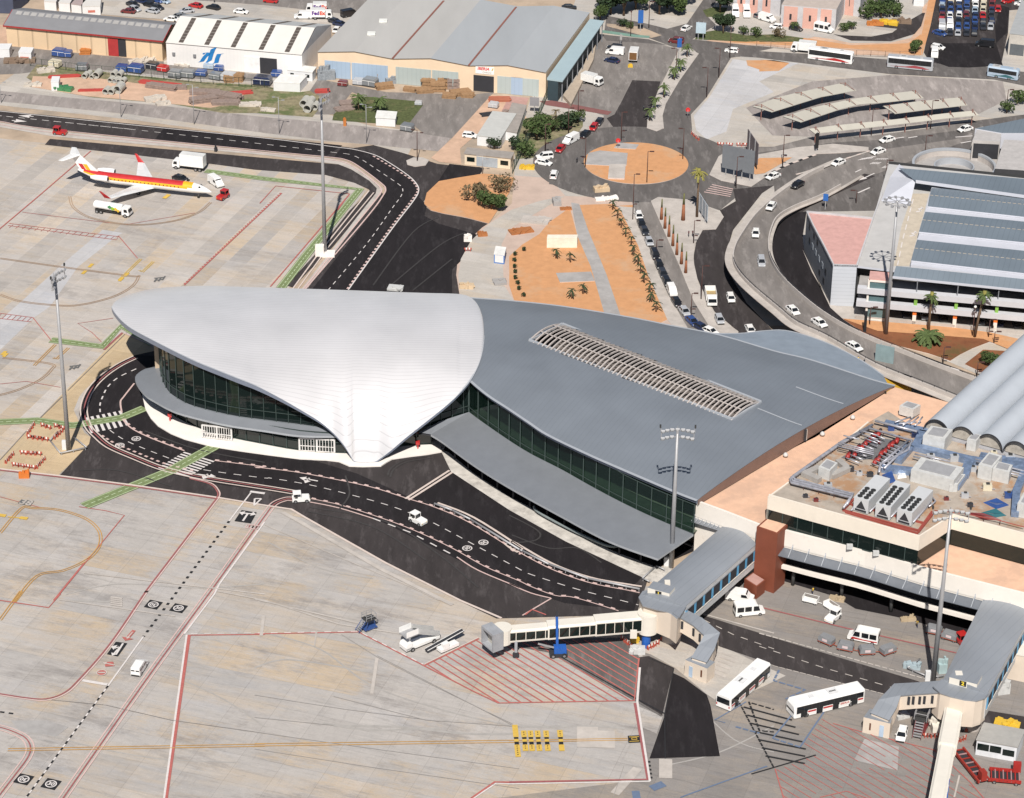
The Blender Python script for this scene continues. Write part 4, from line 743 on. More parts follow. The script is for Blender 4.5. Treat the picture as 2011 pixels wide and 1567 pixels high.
ribbon(mb,[r[0]+Vector((0,0,.06)) for r in rows],1.,mat('blue_gutter_sheet',(.10,.20,.33),.4)); ribbon(mb,[r[-1]+Vector((0,0,.06)) for r in rows],.4,ZINCL)
mb.build('landside_canopy',term)
for k in (.3,.5,.7,.88):
 p=lookup(CB,k); mb=MB(); mb.tube([(p.x,p.y-1.5,0),(p.x,p.y-1.5,p.z-.3)],.25,ZINCL); mb.build('canopy_column',term)
def roofz(x,y,dflt=None):
 best=None
 for t in (tree,wtree):
  h=t.ray_cast(Vector((x,y,60)),Vector((0,0,-1)))
  if h[0] and (best is None or h[0].z<best): best=h[0].z
 return best if best else (dflt or (15.6 if x<-35 else 12.9))
def curtain(name,w,z0,z1,glass,step,par,frame=True,rails=(),fm=None,fw=.22):
 e_=w[-1]; w=resample(w,step); w=w+[e_] if (w[-1]-e_).length>.3 else w
 zt=[((lambda q_:q_-(.55 if q_>11 else 1.5+.12*(11-q_)))(roofz(p.x,p.y)) if z1 is None else z1) for p in w]
 mb=MB(); n=len(w); mb.add([Vector((p.x,p.y,min(z0,z))) for p,z in zip(w,zt)]+[Vector((p.x,p.y,z)) for p,z in zip(w,zt)],[(i,i+1,n+i+1,n+i) for i in range(n-1)],glass)
 o=mb.build(name,par)
 if frame:
  mb=MB(); wo=offset(w,-.12)
  for p,z in zip(wo,zt):
   if z>z0+.3: mb.box((p.x,p.y,(z0+z)/2),(fw,fw,z-z0),fm or FRAME)
  for rz in tuple(rails)+(z0+.1,):
   for a,b,za,zb in zip(wo,wo[1:],zt,zt[1:]):
    if min(za,zb)>rz+.6: mb.bar(Vector((a.x,a.y,rz)),Vector((b.x,b.y,rz)),.12,.12,fm or FRAME)
  for a,b,za,zb in zip(wo,wo[1:],zt,zt[1:]):
   if min(za,zb)>z0+.3: mb.bar(Vector((a.x,a.y,za-.1)),Vector((b.x,b.y,zb-.1)),.12,.14,fm or FRAME)
  mb.build('window_frame',o)
 return o
inner=[(314,716,5.6),(317,738,5.6),(322,754,5.5),(333,770,5.5),(346,780,5.4),(370,793,5.4),(403,803,5.4),(460,816,5.4),(520,824,5.4),(575,831,5.4),(629,838,5.4),(690,845,5.5),(750,848,5.5),(800,846,5.5),(862,827,5.7),(921,808,6)]
wi=world(inner,0,4); BACKL=world([(440,640,5.5),(360,650,5.5),(322,690,5.5)])
for wi in (world(inner[:12],0,4),world(inner[13:],0,4)): curtain('upper_glass_wall',wi,5.2,None,GLASS,2.6,term,rails=(7.4,),fw=.14)
gb_=world([(921,808,6),(945,826,6),(1000,864,6),(1044,891,6),(1103,921,6),(1165,956,6),(1228,989,6),(1290,1018,6),(1362,1047,6)],0,4)
curtain('hall_glass_wall',gb_,5.9,None,GLASSC,3.6,term,rails=(7.1,),fw=.18)
inn=offset(gb_,6.5); mb=MB(); gbi=offset(gb_,.1); n=len(inn)
mb.add([Vector((p.x,p.y,6.05)) for p in gbi+inn],[(i,i+1,n+i+1,n+i) for i in range(n-1)],mat('hall_floor',(.15,.175,.13),.5,var=.25,scale=.4)); mb.add([Vector((p.x,p.y,z)) for z in(5.9,12.6) for p in inn],[(i,i+1,n+i+1,n+i) for i in range(n-1)],mat('hall_back_wall',(.05,.065,.055),.8,var=.5,scale=.3))
mb.build('departure_hall_floor',term)
mb=MB()
side=world([(314,716,5.6),(319,700,5.6),(335,670,5.6),(420,645,5.6),(640,640,5.6)],0,3)+[p+Vector((0,-4,0)) for p in GB[2:-2]]
sr=resample(side,4); n=len(sr); mb.add([Vector((p.x,p.y,0)) for p in sr]+[Vector((p.x,p.y,max(5,roofz(p.x,p.y)-.6))) for p in sr],[(i,i+1,n+i+1,n+i) for i in range(n-1)],GLASS); mb.build('landside_wall',term)
mb=MB(); c0=P(312,702,9); mb.box((P(313,722,5.6).x-.3,P(313,722,5.6).y+1.,9.5),(1.2,1.6,8.4),mat('beige_corner_pier',(.42,.33,.24))); mb.build('corner_pier',term)
pl=[(278,765),(281,785),(286,806),(296,823),(310,838),(335,853),(362,864),(414,878),(470,887),(520,894),(590,903),(640,905),(665,908),(686,917),(712,918),(748,917),(760,909),(771,903),(805,898),(839,894),(867,889),(880,870),(700,820),(400,760),(300,740)]
raised('terminal_apron_kerb',pl,WPLAST,.3,km=WPLAST)
base=world([(300,760,.3),(306,778,.3),(321,796,.3),(345,818,.3),(398,843,.3),(450,858,.3),(520,872,.3),(588,884,.3),(660,889,.3),(720,888,.3),(784,876,.3),(846,872,.3)],0,4)
curtain('ground_floor_wall',base,.3,5.,GLASS,3.,term,rails=(2.7,),fw=.15)
mb=MB(); bo=offset(base,-.25); br_=resample(bo,1.);
for (c,r,a,b) in ((0,2,(1545,300),(1765,325)),(1,2,(345,400),(610,415))):
 A=P(*z1(c,r,a[0],a[1]),.3);B=P(*z1(c,r,b[0],b[1]),.3); d=(B-A); n_=Vector((-d.y,d.x,0)).normalized()*-.5
 mb=MB(); GM_=mat('white_gate',(.62,.60,.58),.6)
 for k in range(13): p=A.lerp(B,k/12)+n_; mb.box((p.x,p.y,1.9),(.12 if k%6 else .35,.2,2.9),GM_)
 for z in (.5,1.6,3.3): mb.bar(Vector((A.x,A.y,z))+n_,Vector((B.x,B.y,z))+n_,.1,.16 if z<3 else .35,GM_)
 mb.build('gate',term)
outer=world([(303,722,4.9),(288,723,4.8),(272,732,4.7),(265,742,4.6),(271,758,4.5),(287,777,4.5),(305,788,4.5),(330,802,4.5),(362,814,4.5),(440,833,4.5),(520,845,4.5),(590,855,4.5),(664,856,4.5)],0,4)
innc=world([(322,716,5.5),(316,716,5.5),(315,725,5.5),(317,738,5.5),(322,754,5.5),(333,770,5.5),(346,780,5.4),(370,793,5.4),(403,803,5.4),(460,816,5.4),(520,824,5.4),(575,831,5.4),(640,840,5.4)],0,4)
def canopy(name,o_,i_,m,th=.45):
 mb=MB(); N=60; rows=[[lookup(i_,k/N).lerp(lookup(o_,k/N),j/3) for j in range(4)] for k in range(N+1)]
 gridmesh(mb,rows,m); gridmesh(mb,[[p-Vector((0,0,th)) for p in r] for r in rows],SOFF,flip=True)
 for col in (0,-1):
  E=[r[col] for r in rows]; mb.add(E+[p-Vector((0,0,th)) for p in E],[(i,i+1,len(E)+i+1,len(E)+i) for i in range(len(E)-1)],ZINCL)
 for r in (rows[0],rows[-1]): mb.add(r+[p-Vector((0,0,th)) for p in r],[(i,i+1,4+i+1,4+i) for i in range(3)],ZINCL)
 return mb.build(name,term)
canopy('arrivals_canopy',outer,innc,ZINC)
lo_=world([(846,853,4.6),(870,868,4.6),(930,912,4.6),(1000,956,4.6),(1103,1013,4.6),(1196,1062,4.6),(1292,1097,4.6)],0,5)
li_=world([(921,809,6.1),(945,827,6.1),(1000,865,6.1),(1044,892,6.1),(1103,922,6.1),(1165,957,6.1),(1228,990,6.1),(1290,1019,6.1),(1362,1049,6.1)],0,5)
canopy('baggage_canopy',lo_,li_,ZINC)
mb=MB(); a=[lo_[0],P(823,849,4.6),P(862,828,5.8),li_[0]]; mb.flat(a,ZINC); mb.flat([p-Vector((0,0,.4)) for p in a],SOFF); mb.build('link_canopy',term)
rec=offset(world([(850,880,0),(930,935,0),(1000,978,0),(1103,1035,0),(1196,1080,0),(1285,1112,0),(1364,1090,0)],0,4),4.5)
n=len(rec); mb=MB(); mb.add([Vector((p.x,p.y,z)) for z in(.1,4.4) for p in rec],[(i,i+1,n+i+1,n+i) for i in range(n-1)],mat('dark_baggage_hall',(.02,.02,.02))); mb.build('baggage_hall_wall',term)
for k in range(13):
 p=lookup(lo_,.04+k*.075)+Vector((.4,4.,0)); mb=MB(); mb.box((p.x,p.y,2.1),(.35,.35,4.2),SOFF); mb.build('canopy_post',term)
pr=world(Z(2,2,[(190,830),(220,870),(400,970),(620,1075),(760,1130),(860,1130)]),1.,4); mb=MB(); mb.tube(pr,.28,mat('grey_rail',(.2,.23,.23),.5)); mb.build('handrail',term)
old=thing('terminal_wing',(0,0,0),'older terminal wing with flat terracotta roof and a raised plant deck','terminal')
ZR=12.
fe=[(1367,986),(1424,1007),(1491,1033),(1527,1040),(1600,1059),(1700,1083),(1814,1118),(1900,1140),(2011,1168),(2200,1218)]
rf=ppx(fe,ZR)+ppx([(2300,1240),(2300,870),(1880,792),(1757,757),(1740,768),(1602,855),(1500,905)],ZR)
mb=MB(); mb.prism(rf,8.9,ZR-.35,WHITEW,TCOTTA); mb.build('roof',old)
few=world(fe,ZR); mb=MB()
inn2=offset(few,.5)
n=len(few); mb.add([p+Vector((0,0,.25)) for p in few]+[p+Vector((0,0,.25)) for p in inn2]+[Vector((p.x,p.y,8.95)) for p in offset(few,-.02)]+[p-Vector((0,0,.5)) for p in inn2],[(i,n+i,n+i+1,i+1) for i in range(n-1)][::1]+[(2*n+i,i,i+1,2*n+i+1) for i in range(n-1)]+[(n+i,3*n+i,3*n+i+1,n+i+1) for i in range(n-1)],WHITEW); mb.build('parapet',old)
def band(par,name,line,z0,z1,off_,m,depth=.3):
 w_=offset(line,off_); i_=offset(w_,depth); n=len(w_); mb=MB()
 V=lambda q,z: [Vector((p.x,p.y,z)) for p in q]
 mb.add(V(w_,z0)+V(w_,z1)+V(i_,z1)+V(i_,z0),[(i,i+1,n+i+1,n+i) for i in range(n-1)]+[(n+i,n+i+1,2*n+i+1,2*n+i) for i in range(n-1)]+[(3*n+i,3*n+i+1,i+1,i) for i in range(n-1)]+[(0,n,2*n,3*n)]+[(n-1,2*n-1,3*n-1,4*n-1)],m); return mb.build(name,par)
fw2=resample(few[3:],3.2); lefts=few[:4]
band(old,'front_wall',lefts,0,9,.05,WHITEW)
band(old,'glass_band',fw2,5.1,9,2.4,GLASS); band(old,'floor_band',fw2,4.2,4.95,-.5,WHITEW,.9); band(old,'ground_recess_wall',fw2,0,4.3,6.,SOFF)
band(old,'upper_wall',fw2,8.2,9,.1,WHITEW)
mb=MB(); aw=[(p+Vector((0,0,8.6-p.z)),q+Vector((0,0,8.-q.z))) for p,q in zip(fw2,offset(fw2,-2.2))]
for i in range(len(aw)-1):
 (a,b),(c,d)=aw[i],aw[i+1]; mb.add([a,b,d,c]+[k-Vector((0,0,.12)) for k in (a,b,d,c)],[(0,1,2,3),(7,6,5,4),(1,5,6,2)],mat('awning_glass',(.15,.165,.19),.25,.2,var=.1,scale=.3)); mb.bar(a+Vector((0,0,.9)),b+Vector((0,0,.08)),.1,.1,ZINCL)
for i in range(0,len(aw)): mb.bar(aw[i][0],aw[i][0]+Vector((0,0,1.1)),.14,.14,ZINCL)
mb.build('awning',old)
for i in range(1,len(fw2),3):
 p=offset(fw2,1.5)[i]; mb=MB(); mb.tube([(p.x,p.y,0),(p.x,p.y,4.3)],.35,mat('dark_column',(.07,.07,.07))); mb.build('column',old)
la=world(Z(2,2,[(1385,940),(1415,900),(1640,985),(1600,1010)]),8.5); mb=MB(); mb.flat([Vector((p.x,p.y,8.3+.3*(i in(1,2)))) for i,p in enumerate(la)],ZINC)
for k in range(8): mb.bar(la[0].lerp(la[3],k/7)+Vector((0,0,.1)),la[1].lerp(la[2],k/7)+Vector((0,0,.35)),.1,.15,ZINCL)
mb.build('entrance_awning',old)
q=ppx(Z(2,2,[(1425,960),(1575,1050),(1520,1080),(1410,1010)]),6); mb=MB();
ZD=17.7
de=[(1510,971),(1600,996),(1700,1023),(1806,1052),(1853,1022),(1872,1010),(2011,1047),(2250,1110)]
dk=ppx(de,18.3)+ppx([(2300,1100),(2300,820),(2011,850),(1960,870),(1812,846),(1745,802),(1706,824),(1646,874),(1560,935)],18.3)
mb=MB(); mb.prism(dk,12,ZD,GLASS,mat('plant_deck',(.36,.31,.26),.9,var=.2,scale=.35,dirt=((.34,.19,.10),.14,.5,.9))); mb.build('plant_deck',old)
dw=world(de,18.3); band(old,'deck_parapet',dw,15.2,18.3,-.12,mat('travertine_band',(.70,.63,.54),.8,var=.05,scale=.3),.35)
ew=world([(1510,971),(1560,935),(1646,874),(1706,824)],18.3); band(old,'deck_side_wall',[Vector(p) for p in ew],12,17.85,-.1,mat('travertine_band',(.7,.63,.54)),.3)
mb=MB(); dr=resample(dw[:4],3.)
for p in offset(dr,-.05): mb.box((p.x,p.y,13.6),(.14,.14,3.2),FRAME)
for a,b in zip(dr,dr[1:]): mb.bar(Vector((a.x,a.y,12.2)),Vector((b.x,b.y,12.2)),.2,.2,FRAME)
mb.build('window_frame',old)
tw=[P(1486,1036,12.8),P(1527,1050,12.8)]; d=(tw[1]-tw[0]); n_=Vector((-d.y,d.x,0)).normalized()*4.2
twr=thing('stair_tower',tw[0].xy.to_3d(),'tall red brown stair tower at the corner between the terminal wing and the jet bridge','tower')
o_=twr.location.copy()
c4=[tw[0],tw[1],tw[1]+n_,tw[0]+n_]; mb=MB(); mb.prism([(p.x-o_.x,p.y-o_.y) for p in c4],0,13.,REDBR);
mb.build('shaft',twr); mb=MB(); mb.prism([((p.x-o_.x)*1.,(p.y-o_.y)) for p in [c4[0].lerp(c4[2],.08),c4[1].lerp(c4[3],.08),c4[2].lerp(c4[0],.08),c4[3].lerp(c4[1],.08)]],13.,13.05,TCOTTA); mb.build('roof',twr)
c=para(z1(2,2,1785,1400),z1(2,2,1880,1460),z1(2,2,1850,1350),2.2); mb=MB(); mb.prism([(p.x-o_.x,p.y-o_.y) for p in c],0,2.8,REDBR); c2=[p.lerp((c[0]+c[2])/2,.15) for p in c]; mb.prism([(p.x-o_.x,p.y-o_.y) for p in c2],2.8,2.86,mat('pinkish_yard',(.4,.24,.21))); mb.build('annex',twr)
vax=(P(1998,680,18.)-P(1812,850,18.)); vax.z=0; vax.normalize(); va=thing('vaulted_roof_hall',(0,0,0),'hall under four parallel grey barrel vaults beside the plant deck','hall')
VM=mat('vault_sheet',(.46,.49,.53),.5,.15,var=.06,scale=.12)
f0=P(1812,850,ZD); f1=P(1968,893,ZD); cr=(f1-f0); cr.z=0; w_=cr.length/3; cr.normalize()
for k in range(5):
 A=f0+cr*w_*k; mb=MB(); secs=[]
 for s in (0,90):
  secs.append([A+vax*s+cr*(w_/2-w_/2*math.cos(math.pi*t/16))+Vector((0,0,.6+3.1*math.sin(math.pi*t/16))) for t in range(17)]+[A+vax*s+cr*w_+Vector((0,0,-.2)),A+vax*s+Vector((0,0,-.2))])
 mb.loft(secs,VM,cap=False,smooth=True); v=mb.build('barrel_vault',va)
 mb=MB(); ins=[A+vax*.8+cr*(w_/2-w_/2*.93*math.cos(math.pi*t/16))+Vector((0,0,.5+2.9*math.sin(math.pi*t/16))) for t in range(17)]; mb.add(ins,[tuple(range(17))],mat('vault_end_wall',(.36,.33,.29),.8,var=.3,scale=.8)); mb.build('end_opening',v)
 mb=MB(); o1=[A+vax*.0+cr*(w_/2-w_/2*math.cos(math.pi*t/16))+Vector((0,0,.6+3.1*math.sin(math.pi*t/16))) for t in range(17)]; i1=[A+vax*.0+cr*(w_/2-w_/2*.93*math.cos(math.pi*t/16))+Vector((0,0,.5+2.9*math.sin(math.pi*t/16))) for t in range(17)]
 mb.add(o1+i1,[(i,i+1,17+i+1,17+i) for i in range(16)],SOFF); mb.build('end_arch',v)
mb=MB(); e=f0+cr*w_*5; mb.prism([(p.x,p.y) for p in (f0,e,e+vax*90,f0+vax*90)],10,ZD+.3,mat('vault_side_wall',(.33,.33,.35))); mb.build('wall',va)
def bthing(name,label,cat,group=None): return thing(name,(0,0,0),label,cat,group)
def recenter(o):
 ks=[k for k in kids(o) if k.type=='MESH']
 if not ks: return o
 x=[k for q in ks for k in [v.co for v in q.data.vertices]]
 c=Vector((sum(p.x for p in x)/len(x),sum(p.y for p in x)/len(x),min(p.z for p in x)))
 for q in {k.data for k in ks}: q.transform(Matrix.Translation(-c))
 o.location=c; return o
def wallq(mb,A,B,z0,z1,s0,s1,m,out=.03,depth=None):
 a=A.lerp(B,s0);b=A.lerp(B,s1);d=(b-a).normalized();n=Vector((d.y,-d.x,0))*out
 mb.quad(Vector((a.x,a.y,z0))+n,Vector((b.x,b.y,z0))+n,Vector((b.x,b.y,z1))+n,Vector((a.x,a.y,z1))+n,m)
def wallbox(mb,A,B,z0,z1,s0,s1,m,out=.1):
 a=A.lerp(B,s0);b=A.lerp(B,s1);d=(b-a).normalized();n=Vector((d.y,-d.x,0))*out
 mb.prism([(a.x,a.y),(b.x,b.y),(b.x+n.x,b.y+n.y),(a.x+n.x,a.y+n.y)],z0,z1,m)
HROOF=mat('grey_shed_roof',(.20,.20,.21),.7,var=.08,scale=.2); BEIGEW=ribbed('beige_board_wall',(.62,.46,.30),4.2,0,.8,0,.2,'X',line=.6)
WSHED=ribbed('white_shed_wall',(.72,.70,.68),1.,0,.6,0,.15,'X',line=.93); WSR=mat('white_shed_roof',(.60,.575,.54),.6,var=.05,scale=.2)
def frame2(a,b,c,z):
 A,B,C=P(*a,z),P(*b,z),P(*c,z); return A,B,C-B
flat2=lambda p: (p.x,p.y)
def zz(p,z): return Vector((p.x,p.y,z))
A,B,D=frame2((11.5,49),(317.5,79),z1(0,0,1350,178),6.)
h=bthing('hangar','long beige hangar with grey roof, red eaves and a half open red door','hangar')
mb=MB(); mb.prism([flat2(A),flat2(B),flat2(B+D),flat2(A+D)],0,5.95,BEIGEW,cap=False)
for X in (A,B): mb.add([zz(X,5.95),zz(X+D,5.95),zz(X+D*.5,7.9)],[(0,1,2)],BEIGEW)
mb.build('wall',h)
mb=MB(); ov=(A-B).normalized()*.6; dn=D.normalized()*.6
a,b,c,d,e,f=A-dn+ov,B-dn-ov,B+D*.5-ov,A+D*.5+ov,B+D+dn-ov,A+D+dn+ov
mb.quad(zz(a,6),zz(b,6),zz(c,8.1),zz(d,8.1),HROOF); mb.quad(zz(d,8.1),zz(c,8.1),zz(e,6),zz(f,6),HROOF); r=mb.build('roof',h)
mb=MB(); RT=mat('red_trim',(.30,.03,.03),.6); mb.bar(zz(a,5.85),zz(b,5.85),.15,.4,RT); mb.bar(zz(b,5.85),zz(c,7.95),.15,.35,RT); mb.bar(zz(a,5.85),zz(d,7.95),.15,.35,RT); mb.build('eaves_trim',r)
mb=MB(); K=20; SKL=mat('dull_skylight',(.33,.32,.31),.6)
for k in range(K):
 s0=(k+.1)/K*.94+.03; s1=(k+.85)/K*.94+.03;
 def rp(s,t): q=a.lerp(b,s); w=d.lerp(c,s); v=q.lerp(w,t); v.z=6+2.1*t+.05; return v
 mb.quad(rp(s0,.72),rp(s1,.72),rp(s1,.93),rp(s0,.93),SKL)
mb.build('skylight_strip',r)
mb=MB(); wallbox(mb,A,B,.1,5.2,.655,.72,mat('red_door',(.36,.035,.035),.6),.15); mb.build('door',h); mb=MB(); wallq(mb,A,B,.1,5.2,.72,.77,SOFF,.05); mb.build('doorway',h); recenter(h)
A,B,D=frame2((326,83),(593,107),z1(1,0,600,168),6.5)
D=D.normalized()*24.
h=bthing('hangar','white hangar with dark roof light strips and a blue wave logo on its front','hangar')
mb=MB(); mb.prism([flat2(A),flat2(B),flat2(B+D),flat2(A+D)],0,6.45,WSHED,cap=False)
for X in (A,B): mb.add([zz(X,6.45),zz(X+D,6.45),zz(X+D*.5,10.3)],[(0,1,2)],mat('pale_grey_wall',(.42,.43,.45),.6))
mb.build('wall',h)
mb=MB(); a,b,c,d,e,f=A-D.normalized()*.3,B-D.normalized()*.3,B+D*.45,A+D*.45,B+D*1.,A+D*1.
mb.quad(zz(a,6.5),zz(b,6.5),zz(c,10.3),zz(d,10.3),WSR); mb.quad(zz(d,10.3),zz(c,10.3),zz(e,6.5),zz(f,6.5),mat('pale_roof_back',(.45,.46,.46),.6)); r=mb.build('roof',h)
for s in (.09,.28,.475,.68,.87):
 for t0,t1,(p0,p1,q0,q1),z0_,z1_ in ((.05,.97,(a,b,d,c),6.5,10.3),(.03,.95,(d,c,f,e),10.3,6.5)):
  mb=MB()
  def rp(s,t): q=p0.lerp(p1,s).lerp(q0.lerp(q1,s),t); q.z=z0_+(z1_-z0_)*t+.06; return q
  for k in range(8):
   u0=t0+(t1-t0)*k/8; u1=t0+(t1-t0)*(k+.93)/8; mb.quad(rp(s,u0),rp(s+.035,u0),rp(s+.035,u1),rp(s,u1),mat('dark_roof_light',(.09,.075,.065),.4))
  mb.build('roof_light',r)
def wpt(A,B,s,z,out=.08): p=A.lerp(B,s); d=(B-A).normalized(); return zz(p,z)+Vector((d.y,-d.x,0))*out
LOGO=mat('blue_logo',(.02,.17,.42),.5)
mb=MB()
def sc(pts,w):   # tapered wave strokes on the wall, photo tile coordinates
 for (x0,y0,w0),(x1,y1,w1) in zip(pts,pts[1:]):
  def m_(x,y): s=(x-1262)/(1030); return wpt(A,B,s/1.0,6.5-(y-(318+s*92))/27.)
  mb.add([m_(x0-w0/2,y0),m_(x0+w0/2,y0),m_(x1+w1/2,y1),m_(x1-w1/2,y1)],[(0,1,2,3)],LOGO)
sc([(1650,352,10),(1620,372,36),(1605,410,34),(1590,455,34),(1560,478,10)],1); sc([(1625,395,16),(1590,398,40),(1555,430,34),(1530,465,30),(1505,472,8)],1); sc([(1700,404,10),(1665,408,34),(1650,440,34),(1640,475,34),(1610,482,8)],1); sc([(1585,395,10),(1550,400,20),(1545,410,12)],1)
mb.build('logo',h)
mb=MB(); wallbox(mb,A,B,.05,4.6,.575,.69,mat('white_door',(.74,.73,.72),.5),.2); mb.build('door',h); mb=MB(); wallq(mb,A,B,.05,4.6,.69,.815,SOFF,.06); mb.build('doorway',h)
for s in (.045,.2): mb=MB(); wallbox(mb,A,B,3.,3.8,s,s+.02,HROOF,.4); mb.build('vent',h)
recenter(h)
A=P(624,101,7.2); B=P(*z1(2,0,280,547),7.2); D=P(*z1(2,0,610,98),7.2)-B
h=bthing('cargo_hangar','big cream cargo hangar with grey multi-gable roof and pale blue sliding doors','hangar')
ss=[0,.165,.333,.5,.667,.835,1]; zs=[7.2,8.3,7.2,8.3,7.2,8.3,7.2]
mb=MB(); CR=mat('cream_fascia',(.68,.53,.38),.8,var=.05,scale=.3)
for (s0,s1,za,zb) in zip(ss,ss[1:],zs,zs[1:]):
 p,q=A.lerp(B,s0),A.lerp(B,s1); mb.quad(zz(p,0),zz(q,0),zz(q,zb-.05),zz(p,za-.05),CR); mb.quad(zz(q+D,0),zz(p+D,0),zz(p+D,za-.05),zz(q+D,zb-.05),CR)
mb.quad(zz(B,0),zz(B+D,0),zz(B+D,7.1),zz(B,7.1),CR); mb.quad(zz(A+D,0),zz(A,0),zz(A,7.1),zz(A+D,7.1),CR); mb.build('wall',h)
IR=mat('grey_cargo_roof',(.40,.39,.375),.7,var=.06,scale=.12,stretch=(0,1,.2)); IR2=mat('grey_cargo_roof_newer',(.33,.345,.36),.7,var=.05,scale=.12,stretch=(0,1,.2));
mb=MB(); o_=D.normalized()*-.4
for i,(s0,s1,za,zb) in enumerate(zip(ss,ss[1:],zs,zs[1:])):
 p,q=A.lerp(B,s0)+o_,A.lerp(B,s1)+o_; mb.quad(zz(p,za),zz(q,zb),zz(q+D-o_*2,zb),zz(p+D-o_*2,za),IR if i<3 else IR2)
r=mb.build('roof',h)
for s in (.333,.667): mb=MB(); p=A.lerp(B,s)+o_; mb.bar(zz(p,7.27),zz(p+D,7.27),.55,.1,mat('rusty_valley',(.22,.09,.07),.8)); mb.build('valley_gutter',r)
for s,t in ((.17,.28),(.17,.5)): mb=MB(); p=A.lerp(B,s)+D*t; mb.box((p.x,p.y,8.6),(2.2,1.6,.6),mat('skylight_white',(.7,.7,.66),.4)); mb.build('roof_hatch',r)
BD=ribbed('pale_blue_door',(.32,.41,.52),1.2,0,.6,0,.2,'X',line=.85); BD2=ribbed('pale_green_door',(.38,.43,.42),1.2,0,.6,0,.2,'X',line=.85)
for s0,s1,m in ((.03,.145,BD),(.15,.31,BD),(.345,.5,BD2),(.505,.62,BD2),(.79,.97,BD2)): mb=MB(); wallbox(mb,A,B,.05,4.9,s0,s1,m,.12); mb.build('sliding_door',h)
mb=MB(); wallbox(mb,A,B,.05,4.9,.85,.90,BD,.14); mb.build('sliding_door',h)
mb=MB(); wallq(mb,A,B,.05,4.6,.686,.775,SOFF,.06); mb.build('doorway',h)
mb=MB(); wallbox(mb,A,B,5.1,7.2,.695,.775,mat('sign_white',(.8,.78,.74),.5),.12); sg=mb.build('sign',h)
mb=MB(); dd=(B-A).normalized(); c_=wpt(A,B,.735,6.55,.16); text_mesh(mb,'IBERIA',c_-dd*.4,dd,Vector((0,0,1)),1.15,mat('sign_red',(.6,.03,.03),.5),bold=.03,shear=.2)
cc=wpt(A,B,.769,6.55,.16); mb.add([cc+dd*x+Vector((0,0,z)) for x,z in((-.3,-.35),(.0,-.35),(.3,.4),(0,.4))],[(0,1,2,3)],YELP); text_mesh(mb,'CARGO',wpt(A,B,.745,5.6,.16),dd,Vector((0,0,1)),.7,PAVEG); mb.build('lettering',sg)
recenter(h)
h2=bthing('loading_canopy','long teal grey loading canopy along the right side of the cargo hangar','canopy')
c1=world(Z(2,0,[(287,600),(405,616),(722,158),(612,150)]),6.); mb=MB(); TEAL=mat('teal_sheet_roof',(.33,.42,.45),.5,var=.05,scale=.2)
mb.flat([c+Vector((0,0,z)) for c,z in zip(c1,(.3,0,0,.3))],TEAL); mb.flat([c+Vector((0,0,z-.3)) for c,z in zip(c1,(.3,0,0,.3))],SOFF)
for i in range(4): a,b=c1[i],c1[(i+1)%4]; mb.quad(a+Vector((0,0,.3*(i in(0,3)))),b+Vector((0,0,.3*(i in (2,3)))),b-Vector((0,0,.3)),a-Vector((0,0,.3)),TEAL)
mb.build('canopy_roof',h2); mb=MB(); w1=[c1[0].lerp(c1[1],.05),c1[0].lerp(c1[1],.72),c1[3].lerp(c1[2],.72),c1[3].lerp(c1[2],.05)]; mb.prism([flat2(p) for p in w1],.0,5.6,mat('dark_teal_wall',(.03,.05,.06),.7)); mb.build('wall',h2)
for k in range(9): p=c1[1].lerp(c1[2],.02+k*.12)+Vector((-.3,0,0)); mb=MB(); mb.box((p.x,p.y,2.9),(.25,.25,5.8),ZINC); mb.build('post',h2)
recenter(h2)
h3=bthing('loading_dock','tan concrete loading dock beside the teal canopy','dock'); mb=MB(); mb.prism([flat2(p) for p in world(Z(2,0,[(410,720),(470,790),(640,450),(660,330),(620,330),(560,520)]),1.)],0,1.,mat('tan_dock',(.40,.33,.26),.9)); mb.build('platform',h3); recenter(h3)
def cabin(name,label,q,H,wall,roof,over=.25,cat='cabin',group=None,win=(),door=None,wincol=None,z=0.,rh=None):
 A,B,C=P(*q[0],z),P(*q[1],z),P(*q[2],z); D=C-B; o=bthing(name,label,cat,group)
 mb=MB(); mb.prism([flat2(A),flat2(B),flat2(B+D),flat2(A+D)],z+.05,z+H-.1,wall,cap=False); mb.build('wall',o)
 e=(B-A).normalized()*over; n=D.normalized()*over
 mb=MB(); mb.prism([flat2(A-e-n),flat2(B+e-n),flat2(B+D+e+n),flat2(A+D-e+n)],z+H-.12,z+H+.08,roof); mb.build('roof',o)
 for s0,s1,a0,a1 in win: mb=MB(); wallbox(mb,A,B,z+a0,z+a1,s0,s1,wincol or GLASS,.05); mb.build('window',o)
 if door: mb=MB(); wallbox(mb,A,B,z+.05,z+door[2],door[0],door[1],door[3],.06); mb.build('door',o)
 return recenter(o)
WCAB=mat('white_cabin',(.66,.66,.66),.6,var=.04,scale=.6); GCAB=mat('grey_flat_roof',(.30,.27,.245),.8,var=.15,scale=.5)
cabin('guard_house','low cream guard house with brown roof, two dark windows and grey shutter',(z1(1,0,1595,1250),z1(1,0,1943,1287),z1(1,0,1965,1245)),3.1,CREAM,GCAB,.2,'guard house',win=((.05,.22,1.,2.2),(.78,.95,1.,2.2)),door=(.26,.72,2.6,mat('grey_shutter',(.33,.36,.39),.6)))
cabin('site_cabin','white cabin with flat grey roof behind the guard house, beside the bush',(z1(1,0,1690,1105),z1(1,0,1870,1125),z1(1,0,1985,940)),2.8,WCAB,mat('pale_grey_roof',(.46,.46,.44),.7,var=.08),.1)
cabin('site_cabin','grey roofed cabin extension left of the palm strip',(z1(1,0,1880,1060),z1(1,0,1990,1080),z1(2,0,130,870)),2.6,WCAB,GCAB,.1)
